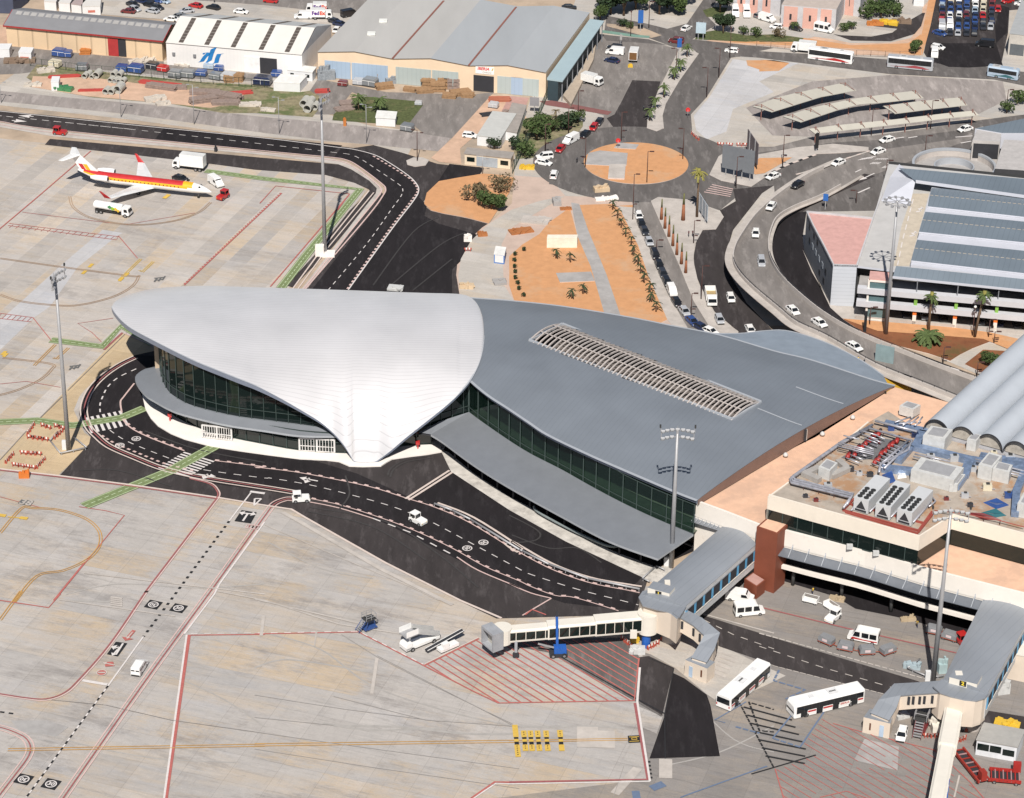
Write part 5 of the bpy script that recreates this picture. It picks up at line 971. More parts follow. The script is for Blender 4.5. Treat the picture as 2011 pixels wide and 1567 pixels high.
cabin('site_cabin','white site cabin with two windows beside the cargo hangar corner',(z1(1,0,250,600),z1(1,0,440,620),z1(1,0,470,580)),2.7,WCAB,mat('white_roof_sheet',(.7,.69,.66),.6),.1,win=((.12,.26,1.,1.9),(.72,.88,1.,1.9)))
cabin('site_cabin','plain white storage container on the grass before the white hangar',(z1(1,0,145,690),z1(1,0,345,700),z1(1,0,400,640)),2.5,WCAB,mat('white_roof_sheet',(.7,.69,.66)),.05)
cabin('site_cabin','white cabin with open porch at the corner of the palm lawn',(z1(1,0,922,955),z1(1,0,1068,965),z1(1,0,1080,915)),2.4,WCAB,mat('white_roof_sheet',(.7,.69,.66)),.15)
cabin('site_cabin','white and blue site cabin beside the orange garden',(z1(1,1,1817,530),z1(1,1,1897,540),z1(1,1,1910,480)),2.4,mat('blue_cabin_frame',(.10,.20,.45),.6),mat('white_roof_sheet',(.7,.69,.66)),.02,win=((.1,.9,.4,2.2),),wincol=WCAB)
cabin('site_cabin','small white cabin between the pipes and green heap in the storage yard',(z1(0,0,392,690),z1(0,0,450,690),z1(0,0,460,650)),2.6,WCAB,WCAB,.05)
cabin('site_cabin','white cabin with red lettering at the left end of the beige hangar',(z1(0,0,145,465),z1(0,0,240,470),z1(0,0,262,430)),2.6,WCAB,WCAB,.05,win=((.12,.8,.9,1.4),),wincol=mat('faded_red',(.5,.16,.12)))
cabin('site_cabin','white container with rounded roof at the far left edge',(z1(0,0,-40,440),z1(0,0,75,440),z1(0,0,95,400)),2.6,WCAB,WCAB,.05)
cabin('site_cabin','long white garden wall block on the orange earth',(z1(2,1,285,415),z1(2,1,515,415),z1(2,1,520,390)),2.6,mat('cream_block',(.72,.66,.55),.8),mat('cream_block',(.7,.64,.52)),.0,cat='block')
cabin('office_cabin','blue framed office cabin with long windows beside the second jet bridge',(z1(3,3,1640,1220),z1(3,3,1945,1275),z1(3,3,2000,1150)),3.2,mat('white_panel',(.62,.63,.65),.6),mat('grey_cabin_roof',(.34,.33,.31),.7,var=.1),.15,win=((.03,.32,1.2,2.5),(.34,.62,1.2,2.5),(.66,.95,1.,2.2)),wincol=GLASS)
cabin('warehouse','dark grey flat roofed building at the top left corner',(z1(0,0,-200,95),z1(0,0,105,105),z1(0,0,215,20)),5.,mat('dark_blue_wall',(.06,.07,.11),.7),HROOF,.3,cat='warehouse')
for i,(a,b,c,l) in enumerate((((340,80),(430,85),(500,-40),'white ribbed container roof at the left of the row behind the beige hangar'),((450,90),(535,95),(610,-30),'white container in the middle of the row behind the beige hangar'),((545,100),(620,110),(730,-10),'brown edged flat container behind the beige hangar'),((630,120),(765,115),(775,40),'white box container with red lettering behind the beige hangar'))):
 cabin('freight_container',l,(z1(0,0,*a),z1(0,0,*b),z1(0,0,*c)),2.8,WCAB,(WSR,WSR,mat('mauve_roof',(.36,.29,.28)),WSR)[i],.05,cat='container',group='containers behind the beige hangar',win=((.3,.7,.9,1.6),) if i==3 else (),wincol=mat('faded_red',(.5,.16,.12)))
PINKW=mat('pink_render',(.58,.34,.28),.85,var=.05); GREYP=mat('grey_render',(.46,.45,.46),.85)
def office(label,q,H,panels):
 A,B,C=P(*q[0]),P(*q[1]),P(*q[2]); D=C-B; o=bthing('office_building',label,'building')
 mb=MB(); mb.prism([flat2(A),flat2(B),flat2(B+D),flat2(A+D)],0,H,GREYP,mat('gravel_roof',(.42,.36,.32),.95,var=.1),True); mb.build('wall',o)
 for s0,s1 in panels:
  mb=MB(); wallbox(mb,A,B,.05,H-.3,s0,s1,PINKW,.08); pn=mb.build('facade_panel',o); m_=(s0+s1)/2
  mb=MB(); wallbox(mb,A,B,H*.35,H*.62,m_-.02,m_+.02,SOFF,.12); mb.build('window',pn)
 return recenter(o)
office('pink panelled office with flat roof and narrow windows behind the white minibus',(z1(3,0,160,200),z1(3,0,575,235),z1(3,0,650,90)),6.5,((.05,.3),(.4,.66),(.72,.92)))
office('pink and pale grey building at the top edge behind the parked vans',(z1(2,0,1700,85),z1(3,0,155,125),z1(3,0,240,0)),7.5,((.08,.25),(.35,.52),(.62,.79)))
office('pink building end wall right of the pink panelled office',(z1(3,0,640,110),z1(3,0,760,130),z1(3,0,830,-20)),8,((.05,.6),))
cabin('small_building','small white hut between the shrubs and the orange strip',(z1(3,0,1170,45),z1(3,0,1250,50),z1(3,0,1255,10)),2.6,WCAB,mat('white_roof_sheet',(.7,.69,.66)),.1,cat='hut')
cabin('grey_hall','tall grey hall at the right edge behind the car compound',(z1(3,0,1885,420),z1(3,0,2150,450),z1(3,0,2250,140)),6.5,mat('pale_hall_wall',(.45,.42,.38),.8),mat('hall_roof',(.33,.34,.345),.8,var=.08),.1,cat='hall',win=((.05,.45,.3,3.5),(.5,.9,.3,3.5)),wincol=mat('grey_gate',(.10,.11,.12),.6))
ol=[(1650,318,.3),(1590,345,.6),(1530,385,1.2),(1485,425,2),(1456,465,2.8),(1443,490,3.4),(1440,515,4),(1452,540,4.6),(1480,570,5.2),(1530,612,5.8),(1565,640,6.2),(1625,668,6.5),(1719,722,6.5),(1814,760,6.5),(1900,795,6.5),(2000,835,6.5)]
il=[(1690,345,.3),(1620,385,.6),(1560,410,1.2),(1527,430,2),(1514,455,2.8),(1509,480,3.4),(1511,503,4),(1520,525,4.6),(1540,553,5.2),(1580,590,5.8),(1622,622,6.2),(1680,655,6.5),(1780,697,6.5),(1870,732,6.5),(1960,765,6.5),(2060,805,6.5)]
OL=world(ol,0,5); IL=world(il,0,5)
via=bthing('viaduct','curved elevated road with pale parapets climbing to the terminal','viaduct')
rows=[[o.lerp(i,t/6) for t in range(7)] for o,i in zip(OL,IL)]
mb=MB(); gridmesh(mb,rows,OLD,flip=True); mb.build('road_deck',via)
mb=MB()
for L_,s in ((OL,1),(IL,-1)):
 n=len(L_); mb.add([p-Vector((0,0,0)) for p in L_]+[Vector((p.x,p.y,max(-.05,p.z-(1.3 if p.z>3 else 9)))) for p in L_],[(i,i+1,n+i+1,n+i) for i in range(n-1)],mat('viaduct_side',(.22,.20,.19),.9))
mb.add([p-Vector((0,0,1.25)) for p in OL]+[p-Vector((0,0,1.25)) for p in IL],[(i,i+1,len(OL)+i+1,len(OL)+i) for i in range(30,len(OL)-1)],SOFF); mb.build('deck_edge',via)
PB=mat('parapet_concrete',(.46,.42,.39),.85,var=.08)
for L_,off1,off2,nm in ((OL,-.1,-1.9,'footway'),(IL,.1,.9,'footway')):
 a,b=offset(L_,off1),offset(L_,off2); n=len(a); h_=Vector((0,0,.15)); mb=MB(); f=[(i,n+i,n+i+1,i+1) for i in range(n-1)]
 if off1>0: f=[x[::-1] for x in f]
 mb.add([p+h_ for p in a]+[p+h_ for p in b],f,PAVE); mb.add([p+h_ for p in b]+list(b),[(i,i+1,n+i+1,n+i) for i in range(n-1)],KERB); mb.build('footway',via)
for L_,sg_ in ((OL,1),(IL,-1)):
 mb=MB();
 for a,b in zip(L_[3:],L_[4:]): mb.bar(a+Vector((0,0,.5)),b+Vector((0,0,.5)),.28,1.,PB)
 mb.build('parapet',via)
 mb=MB();
 for a,b in zip(L_[30:],L_[31:]): mb.bar(a+Vector((0,0,1.35)),b+Vector((0,0,1.35)),.1,.1,SOFF)
 for a in resample(L_[30:],3): mb.box((a.x,a.y,a.z+1.1),(.1,.1,.6),SOFF)
 mb.build('railing',via)
for k in range(35,len(OL)-3,6):
 p=OL[k].lerp(IL[k],.5);
 if p.z>4: mb=MB(); mb.tube([(p.x,p.y,0),(p.x,p.y,p.z-1.2)],.8,PB,12); mb.build('pier',via)
cp=bthing('car_park','multi-storey car park with grey-blue roof strips and open white decks','car park')
LAV=mat('pale_lavender_panel',(.50,.51,.56),.7,var=.05,scale=.2); BLUR=ribbed('grey_blue_roof_strip',(.165,.20,.235),1.2,R(17),.55,.1,.3,'X',line=.8)
gA=P(*z1(3,1,1000,985)); gB=P(*z1(3,1,2400,1115)); d_=(gB-gA).normalized(); n_=Vector((-d_.y,d_.x,0))
DZ=10.
deck=ppx(Z(3,1,[(740,548),(1000,580),(2300,700)]),DZ)+ppx([(2250,380),(2011,350),(1745,322),(1720,410)],DZ)
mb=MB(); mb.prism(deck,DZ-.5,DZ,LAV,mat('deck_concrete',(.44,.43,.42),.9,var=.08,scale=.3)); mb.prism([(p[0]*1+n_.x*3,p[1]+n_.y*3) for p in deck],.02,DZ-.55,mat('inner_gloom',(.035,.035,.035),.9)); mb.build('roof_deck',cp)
mb=MB(); mb.flat(world(Z(3,1,[(1165,0),(1290,0),(1140,550),(1020,550),(1080,250)]),DZ+.03),mat('tan_deck_lane',(.47,.41,.33),.9));
WW=WHITEP
mb.build('deck_lane',cp)
mb=MB(); ribbon(mb,world(Z(3,1,[(1170,40),(1090,350),(1050,545)]),DZ+.06),.25,WW,dash=(3,2));
for q in ((1210,135),(1160,320)):
 for o in ((0,0),(14,-20)): p=P(*z1(3,1,q[0]+o[0],q[1]+o[1]),DZ+.06); mb.box(p,(1.3,.5,.02),WW,.4); mb.box(p+Vector((.5,.6,0)),(.4,1.,.02),WW,.4)
mb.build('deck_marking',cp)
mb=MB(); ribbon(mb,world(Z(3,1,[(935,0),(865,185),(745,545)]),DZ+.4),.25,GREYP); e=world(Z(3,1,[(935,0),(865,185),(745,545)]),DZ+.2)
for a,b in zip(e,e[1:]): mb.bar(a,b,.25,.6,GREYP)
mb.build('deck_parapet',cp)
rowsq=[[(3,0,(1310,1425)),(3,0,(2500,1530)),(3,1,(2500,230)),(3,1,(1280,97))],[(3,1,(1262,138)),(3,1,(2500,262)),(3,1,(2500,420)),(3,1,(1213,290))],[(3,1,(1200,350)),(3,1,(2500,485)),(3,1,(2500,660)),(3,1,(1155,508))]]
base_=world([z1(3,0,1190,1380),z1(3,0,2500,1500),z1(3,1,2500,800),z1(3,1,1015,632)],12.); mb=MB()
bq=world([z1(3,0,1310,1420),z1(3,0,2500,1530),z1(3,1,2500,720),z1(3,1,1150,540)],11.9); mb.prism([flat2(p) for p in bq],10.05,11.9,LAV); mb.build('roof_plinth',cp)
def gabrow(q,zb,zr):
 a,b,c,d=world([z1(*t[:2],*t[2]) for t in q],zb); m0,m1=a.lerp(d,.5),b.lerp(c,.5)
 mb=MB(); mb.quad(a,d,zz(m0,zr),zz(m0,zr),BLUR) if False else None
 mb.add([a,b,c,d,zz(m0,zr),zz(m1,zr)],[(3,2,5,4),(4,5,1,0),(0,3,4),(1,5,2)],BLUR)
 for v in (a,b,c,d): pass
 mb.add([a,b,c,d]+[p-Vector((0,0,.35)) for p in (a,b,c,d)],[(3,7,6,2),(0,1,5,4),(0,4,7,3)],LAV)
 return mb.build('roof_strip',cp),zz(m0,zr),zz(m1,zr)
for q in rowsq:
 o,m0,m1=gabrow(q,12.3,12.75); mb=MB(); ribbon(mb,resample([m0,m1],2),.35,mat('tan_ridge',(.40,.36,.31),.8),.03,dash=(.8,.4)); mb.build('ridge_cap',o)
q=world([z1(3,1,1040,550),z1(3,1,2500,700)],12.2)+world([z1(3,1,2500,790),z1(3,1,1013,636)],10.9); mb=MB(); mb.flat(q,BLUR); mb.bar(q[3],q[2],.25,.5,LAV); mb.build('front_roof',cp)
q=world([z1(3,0,1060,1275),z1(3,0,2500,1400),z1(3,0,2500,1560),z1(3,0,1190,1378)],13.); mb=MB(); mb.flat(q,BLUR); mb.bar(q[3],q[2],.3,.7,LAV); mb.build('rear_roof',cp)
q=world([z1(3,0,1190,1378),z1(3,0,1060,1275),z1(3,0,1000,1285),z1(3,1,930,0),z1(3,0,1150,1500)],12.); mb=MB(); q=[zz(q[0],13),zz(q[1],13),zz(q[2],10.1),zz(q[3],10.05),zz(q[4],10.1)]; mb.flat(q,LAV); mb.build('gable_ramp',cp)
F0=P(*z1(3,1,740,885));
for i,(zl,zh) in enumerate(((6.7,8.),(3.5,4.8))):
 mb=MB(); a=gA-d_*8; b=gB+d_*5; mb.prism([flat2(a-n_*.2),flat2(b-n_*.2),flat2(b+n_*1.6),flat2(a+n_*1.6)],zl,zh,WHITEW if False else mat('white_deck_band',(.52,.52,.545),.7,var=.04)); mb.build('deck_band',cp)
for k in range(12):
 p=gA+d_*(5+k*8.9)+n_*.6
 if k<9:
  mb=MB(); cap=(mat('orange_cap',(.7,.17,.03),.6) if k<12 else None); mb.box((p.x,p.y,1.2),(.8,.6,2.4),WHITEW,math.atan2(d_.y,d_.x)); mb.box((p.x,p.y,2.95),(.85,.65,1.1),cap,math.atan2(d_.y,d_.x)); mb.build('column',cp)
  mb=MB(); mb.box((p.x,p.y,5.8),(.7,.5,2.),mat('green_cap',(.22,.42,.08),.6),math.atan2(d_.y,d_.x)); mb.build('column',cp)
  mb=MB(); mb.box((p.x,p.y,9.4),(.2,.2,2.8),ZINC); mb.build('column',cp)
mb=MB(); a=gA-d_*8; b=gB+d_*5; mb.prism([flat2(a+n_*.3),flat2(b+n_*.3),flat2(b+n_*.7),flat2(a+n_*.7)],.15,.9,PAVE); mb.build('low_wall',cp)
mb=MB();
for zf_ in (3.4,6.6): mb.prism([flat2(a+n_*1.),flat2(b+n_*1.),flat2(b+n_*14),flat2(a+n_*14)],zf_-.3,zf_,PAVEG)
mb.build('floor_slab',cp)
sA,sB=P(*z1(3,1,808,960)),P(*z1(3,1,975,975)); d2=(sB-sA); n2=Vector((-d2.y,d2.x,0)).normalized()*4
mb=MB(); mb.prism([flat2(p) for p in (sA,sB,sB+n2,sA+n2)],.1,9.8,mat('stair_glass',(.10,.16,.17),.12)); o=mb.build('stair_tower',cp)
mb=MB();
for s in (0,1.): p=sA.lerp(sB,s); mb.box((p.x,p.y,5),(.45,.45,10),WHITEW)
for z in (.4,3.5,6.8,9.8): mb.bar(zz(sA,z),zz(sB,z),.4,.4,WHITEW)
mb.build('window_frame',o)
mb=MB(); mb.prism([flat2(p) for p in (sA,sB,sB+n2,sA+n2)],10.,10.3,mat('faded_pink_roof',(.52,.30,.27),.9)); mb.build('roof',o)
an=bthing('office_annex','grey ribbed annex with faded pink flat roof inside the road curve','building')
pr_=world(Z(3,1,[(565,540),(740,546),(865,186),(362,136),(410,240),(490,390)]),10.2)
mb=MB(); PKR=mat('faded_pink_roof',(.52,.30,.27),.95,var=.1,scale=.6,stretch=(.3,.25,1),dirt=((.56,.48,.45),.5,.5,.9))
mb.prism([flat2(p) for p in pr_],0,9.9,mat('steel_side',(.17,.18,.20),.7,var=.06),PKR); mb.build('wall',an)
mb=MB(); a,b=pr_[0],pr_[1]; wallbox(mb,a,b,.05,10.3,-.02,1.01,ribbed('white_ribbed_wall',(.50,.52,.56),.9,0,.7,0,.4,'Z',line=.75),.15); mb.build('ribbed_front',an)
mb=MB();
for i in range(len(pr_)): p,q=pr_[i],pr_[(i+1)%len(pr_)]; mb.bar(zz(p,10.1),zz(q,10.1),.3,.5,GREYP)
mb.build('roof_edge',an)
L_=[pr_[3],pr_[4],pr_[5],pr_[0]]
for s,z in ((.12,7.6),(.3,7.6),(.42,7.6),(.16,4.6),(.27,4.6),(.38,4.6),(.5,4.6),(.62,4.6),(.74,4.6),(.55,1.8),(.7,1.8)):
 p=lookup([zz(q,0) for q in L_],s);q=lookup([zz(q,0) for q in L_],s+.05); mb=MB(); wallbox(mb,q,p,z,z+1.3,0,1,SOFF,-.08) if False else wallbox(mb,p,q,z,z+1.3,0,1,mat('pale_window',(.35,.38,.42),.2) if s in(.27,.38,.5,.62) else SOFF,.08); mb.build('window',an)
recenter(an)
rc=P(*z1(3,0,1480,1262),5); rp=bthing('helical_ramp','round concrete car ramp with pale rim beside the car park','ramp')
def ringwall(name,c,r,z0,z1,m,par,a0=0,a1=360,th=.35,top=None):
 N=48; vs=[]; mb=MB(); aa=[R(a0+(a1-a0)*k/N) for k in range(N+1)]
 for rr,z in ((r,z0),(r,z1),(r-th,z1),(r-th,z0)): vs+=[Vector((c.x+rr*math.cos(a),c.y+rr*math.sin(a),z)) for a in aa]
 M_=N+1; mb.add(vs,[(k*M_+i,k*M_+i+1,(k+1)*M_+i+1,(k+1)*M_+i) for k in range(3) for i in range(N)],m); return mb.build(name,par)
ringwall('outer_wall',rc,10.2,0,5.,PB,rp); ringwall('rim',rc,10.4,5.,5.6,ZINCL,rp,th=.6); ringwall('inner_wall',rc,5.,3,5.2,ZINCL,rp)
mb=MB(); mb.add([Vector((rc.x+10.*math.cos(R(k*7.5)),rc.y+10.*math.sin(R(k*7.5)),3.6)) for k in range(48)],[tuple(range(48))],PAVEG); mb.build('ramp_floor',rp); recenter(rp)
rb=bthing('car_park_annex','pale block with a dark car opening above the round ramp','building')
mb=MB(); q=world(Z(3,0,[(1620,1065),(1830,1075),(1840,1010),(1700,960),(1660,970)]),9); mb.prism([flat2(p) for p in q],0,9,mat('pale_block',(.45,.42,.40),.85),mat('pale_block_roof',(.40,.38,.37),.85)); mb.build('wall',rb)
mb=MB(); a,b=q[0],q[1]; wallbox(mb,a,b,4.3,8.2,.05,.97,SOFF,.1); mb.build('opening',rb)
mb=MB(); q=world(Z(3,0,[(1590,1180),(1800,1200),(1825,1075),(1620,1065)]),4.3); mb.prism([flat2(p) for p in q],0,4.3,PB,PAVE); mb.build('ramp_bridge',rb); recenter(rb)
rb=bthing('car_park_annex','grey-blue roofed block at the right edge above the ramp','building'); mb=MB(); q=world(Z(3,0,[(1640,975),(1840,1010),(2400,1010),(2400,820),(2011,900)]),9.2); mb.prism([flat2(p) for p in q],5.,9.2,LAV,BLUR); mb.build('roof',rb); recenter(rb)
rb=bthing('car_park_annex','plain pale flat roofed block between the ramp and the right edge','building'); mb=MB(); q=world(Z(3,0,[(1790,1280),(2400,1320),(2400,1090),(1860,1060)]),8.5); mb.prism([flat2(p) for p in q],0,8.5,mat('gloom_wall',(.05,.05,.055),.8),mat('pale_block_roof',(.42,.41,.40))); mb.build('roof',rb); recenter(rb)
rb=bthing('shelter_roof','small cream flat roofed kiosk left of the round ramp','kiosk'); q=world(Z(3,0,[(1365,1165),(1415,1195),(1580,1150),(1550,1130)]),3.3); mb=MB(); mb.prism([flat2(p) for p in q],0,3.1,CREAM,mat('kiosk_roof',(.48,.40,.32),.9)); mb.build('wall',rb); recenter(rb)
SHR=mat('shelter_roof_sheet',(.41,.39,.34),.8,var=.06,scale=.3,stretch=(.2,1,.4)); POST=mat('red_brown_post',(.22,.10,.08),.7)
for nm,back,front,lab in (
(0,[(1478,209),(1530,190),(1610,172),(1653,163)],[(1515,220),(1570,203),(1612,190),(1682,177)],'upper left curved parking shelter in the gravel lot'),
(1,[(1538,229),(1600,210),(1680,193),(1745,184),(1797,178)],[(1572,240),(1650,214),(1690,204),(1745,200),(1814,192)],'long middle parking shelter with a bent pale roof'),
(2,[(1734,208),(1800,199),(1885,191)],[(1757,223),(1820,215),(1900,206)],'short right hand parking shelter in the gravel lot'),
(3,[(1588,253),(1640,246),(1750,235),(1860,222),(1913,217)],[(1600,262),(1700,251),(1780,242),(1860,232),(1923,226)],'lowest narrow parking shelter beside the road kerb')):
 o=bthing('parking_shelter',lab,'shelter','parking shelters in the gravel lot'); Bk=world(back,3.9);Fr=world(front,3.1); N=24
 Bk=[lookup(Bk,k/N) for k in range(N+1)];Fr=[lookup(Fr,k/N) for k in range(N+1)]
 mb=MB(); rows=[[b,f] for b,f in zip(Bk,Fr)]; gridmesh(mb,rows,SHR,sm=False); gridmesh(mb,[[p-Vector((0,0,.15)) for p in r] for r in rows],SOFF,flip=True,sm=False)
 for E in ([r[0] for r in rows],[r[1] for r in rows]): mb.add(E+[p-Vector((0,0,.15)) for p in E],[(i,i+1,len(E)+i+1,len(E)+i) for i in range(len(E)-1)],SHR)
 mb.build('roof',o); L_=sum((b-a).length for a,b in zip(Bk,Bk[1:])); n=max(4,int(L_/6.5))
 for k in range(n+1):
  s=.03+.95*k/n; b,f=lookup(Bk,s),lookup(Fr,s); p=b.lerp(f,.35); mb=MB(); mb.box((p.x,p.y,2.3),(.22,.22,4.6),POST); mb.bar(zz(p,4.4),b+Vector((0,0,.1)),.12,.12,POST); mb.bar(zz(p,4.4),f+Vector((0,0,.1)),.1,.1,POST); mb.build('post',o)
 recenter(o)
JROOF=ribbed('bridge_roof_sheet',(.27,.29,.32),1.4,R(35),.5,.2,.2,'X',line=.88); JW=mat('bridge_cream',(.62,.53,.44),.75,var=.04,scale=.4); JWH=mat('bridge_white',(.66,.62,.55),.6,var=.04)
JBL=mat('bridge_blue_frame',(.10,.33,.55),.5); BLUEC=mat('blue_column',(.02,.10,.38),.45); YB=mat('yellow_machine',(.65,.42,.05),.5)
def wing(par,path,z_,wd,H,win,hw=2.2):
 n=len(path); L=offset(path,wd/2); Rr=offset(path,-wd/2)
 mb=MB()
 for side in (L,Rr):
  mb.add([zz(p,p.z) for p in side]+[zz(p,p.z+H) for p in side],[(i,i+1,n+i+1,n+i) for i in range(n-1)],JW)
 mb.add([zz(p,p.z) for p in L]+[zz(p,p.z) for p in Rr],[(i,i+1,n+i+1,n+i) for i in range(n-1)],mat('red_trim',(.3,.03,.03)))
 mb.add([L[-1],Rr[-1],Rr[-1]+Vector((0,0,H)),L[-1]+Vector((0,0,H))],[(0,1,2,3)],JW)
 w=mb.build('stair_wall',par)
 mb=MB(); L2,R2=offset(path,wd/2+.2),offset(path,-wd/2-.2); up=Vector((0,0,H+.1))
 mb.add([p+up for p in L2]+[p+up for p in R2],[(i,n+i,n+i+1,i+1) for i in range(n-1)],JROOF)
 for s in (L2,R2): mb.add([p+up for p in s]+[p+up-Vector((0,0,.25)) for p in s],[(i,i+1,n+i+1,n+i) for i in range(n-1)],ZINC)
 mb.build('stair_roof',par)
 for s in win:
  p=lookup(path,s); q=lookup(path,s+.012);
  for sd in (wd/2+.03,-wd/2-.03):
   a,b=offset([p,q],sd); mb=MB(); mb.box((a.x,a.y,a.z+H*.55),(.45,.12,1.6),SOFF,math.atan2((q-p).y,(q-p).x)); mb.build('window',par)
def corridor(par,quad,z0,z1_,num,sgn):
 a,b,c,d=[zz(p,0) for p in world(quad,z1_)]   # L0,L1,R1,R0
 mb=MB(); mb.prism([flat2(p) for p in (a,b,c,d)],z0,z1_-.15,mat('bridge_side',(.50,.50,.50),.6)); mb.build('corridor',par)
 m0,m1=a.lerp(d,.5),b.lerp(c,.5); mb=MB(); z=z1_-.15
 sec=lambda p,q: [p.lerp(q,t)+Vector((0,0,z+.12+.75*math.sin(math.pi*max(0,min(1,t)))**.8)) for t in [k/8 for k in range(9)]]
 s=[sec(a,d),sec(b,c)]; mb.loft([s[0]+[d+Vector((0,0,z)),a+Vector((0,0,z))],s[1]+[c+Vector((0,0,z)),b+Vector((0,0,z))]],JROOF); mb.build('corridor_roof',par)
 for A_,B_ in ((d,c),(b,a)):
  mb=MB(); wallbox(mb,A_,B_,z0+1.7,z1_-1.1,.03,.97,SOFF,.06); o=mb.build('window',par)
  mb=MB(); N=int((B_-A_).length/3.2)
  for k in range(N+1): wallbox(mb,A_,B_,z0+1.6,z1_-1.,.03+.94*k/N-.012,.03+.94*k/N+.012,JBL,.12)
  wallbox(mb,A_,B_,z0+1.45,z0+1.7,.02,.98,WHITEW,.13); wallbox(mb,A_,B_,z1_-1.1,z1_-.95,.02,.98,ZINC,.13)
  mb.build('frame',o)
 return a,b,c,d
j=bthing('jet_bridge','first jet bridge with grey roofed corridor, cream rotunda and long windowed tunnel','jet bridge')
a,b,c,d=corridor(j,[(1262,1168),(1425,1028),(1486,1068),(1344,1192)],3.8,8.8,'1',1)
rc1=P(*z1(2,3,1050,275),3.);
mb=MB(); path=[Vector((rc1.x,rc1.y,0))]; rr=3.1
def cyl(mb,c,r,z0,z1_,m,n=28,mt=None,a0=0,a1=2*math.pi):
 pts=[(c.x+r*math.cos(2*math.pi*k/n),c.y+r*math.sin(2*math.pi*k/n)) for k in range(n)]; mb.prism(pts,z0,z1_,m,mt or m)
mb=MB(); end=world(Z(2,3,[(985,50),(1050,150),(1130,215),(1235,262),(1300,200),(1480,170),(1340,100)]),3.8)
q=[a,a.lerp(b,.12)]; hub=ppx([(1256,1172),(1262,1166),(1290,1160),(1344,1192),(1330,1215),(1318,1205),(1290,1193),(1264,1186)],8.6)
mb.prism(hub,3.3,8.5,JW,JROOF); mb.build('hub_wall',j)
mb=MB(); hb=ppx([(1254,1172),(1262,1160),(1290,1154),(1348,1190),(1334,1212),(1320,1202),(1290,1196),(1262,1188)],8.8); mb.prism(hb,8.5,8.75,JROOF); mb.build('hub_roof',j)
mb=MB(); cyl(mb,rc1,1.9,3.,6.9,JWH); mb.build('rotunda',j)
mb=MB(); cyl(mb,rc1+Vector((-.2,-.6,0)),.8,0,3.,BLUEC); mb.build('support_column',j)
mb=MB(); cyl(mb,rc1+Vector((4.4,1.8,0)),1.8,0,3.4,PB); mb.build('support_column',j)
nb=world(Z(2,2,[(1050,1490),(1215,1535)]),8.9); dd=(nb[1]-nb[0]).normalized(); nn=Vector((-dd.y,dd.x,0))
mb=MB(); mb.prism([flat2(p) for p in (nb[0],nb[1],nb[1]+nn*2.5,nb[0]+nn*2.5)],8.7,10.1,JWH,JROOF); o=mb.build('sign_box',j)
pp=nb[0].lerp(nb[1],.5)-nn*.04; mb=MB(); mb.quad(*[zz(pp+dd*x,z) for x,z in((-.6,8.95),(.6,8.95),(.6,10.),(-.6,10.))],BLKP); text_mesh(mb,'1',zz(pp-nn*.02,9.45),dd,Vector((0,0,1)),1.,mat('sign_yellow',(.8,.6,.05),.5),bold=.04); mb.build('number_sign',o)
mb=MB(); mb.box(zz(a.lerp(b,.2).lerp(d,.3),9.9),(1.,1.,.7),JWH); mb.build('roof_unit',j)
st=world(Z(2,3,[(1210,100,8.3),(1330,150,7.5),(1430,205,6.6),(1540,300,5.5),(1500,400,4.6),(1440,500,3.6)]),0)
wing(j,[zz(p,p.z-3.2) for p in st],0,2.6,3.1,(.1,.2,.38,.48,.56,.66))
hq=para(z1(2,3,1330,620),z1(2,3,1500,680),z1(2,3,1560,625),0.);
hq=[P(*z1(2,3,1330,612)),P(*z1(2,3,1497,680)),P(*z1(2,3,1558,628)),P(*z1(2,3,1400,570))]
mb=MB(); mb.prism([flat2(p) for p in hq],0,3.2,JW,JROOF); o=mb.build('stair_hut',j); mb=MB(); wallbox(mb,hq[0],hq[1],.1,2.3,.2,.36,mat('pale_blue_door_leaf',(.38,.47,.58),.5),.06); mb.build('door',o); mb=MB(); wallbox(mb,hq[0],hq[1],1.,2.4,.72,.79,mat('brown_window',(.12,.05,.03),.4),.06); mb.build('window',o)
def tunnel(par,p0,p1,secs,wallm,glassy=True,roofm=None):
 for i,(s0,s1,w,h,dz) in enumerate(secs):
  A,B=p0.lerp(p1,s0),p0.lerp(p1,s1); d=(B-A).normalized(); n=Vector((-d.y,d.x,0)).normalized()
  def V(P_,y,z): return P_+n*y+Vector((0,0,z+dz))
  mb=MB(); S_=[[V(X,-w/2,0),V(X,w/2,0),V(X,w/2,h-.25),V(X,w/2-.3,h),V(X,-w/2+.3,h),V(X,-w/2,h-.25)] for X in(A,B)]; mb.loft(S_,wallm); o=mb.build('tunnel_section',par)
  if glassy:
   for sd in (-1,1):
    mb=MB(); a,b=V(A.lerp(B,.02),sd*(w/2+.04),.3),V(A.lerp(B,.98),sd*(w/2+.04),.3); u=Vector((0,0,h-.62)); mb.quad(a,b,b+u,a+u,GLASS) if sd<0 else mb.quad(b,a,a+u,b+u,GLASS); g_=mb.build('window',o)
    mb=MB(); N=max(3,int((B-A).length/1.7))
    for k in range(N+1): x=a.lerp(b,k/N); mb.bar(x,x+u,.12,.12,wallm)
    mb.bar(a,b,.1,.14,wallm); mb.bar(a+u,b+u,.1,.14,wallm); mb.build('frame',g_)
  mb=MB(); mb.bar(V(A,-w/2-.05,0),V(B,-w/2-.05,0),.15,.35,wallm); mb.build('floor_beam',o)
p0=rc1+Vector((-1.2,0,.4)); p0.z=3.5; p1=P(*z1(2,3,40,328),3.1); p1=P(*z1(1,3,1880,345),3.2)
d=(p1-p0);
tunnel(j,p0,p1,((.0,.34,2.9,3.,.0),(.3,.68,2.6,2.7,.0),(.62,.985,2.3,2.4,0)),JWH)
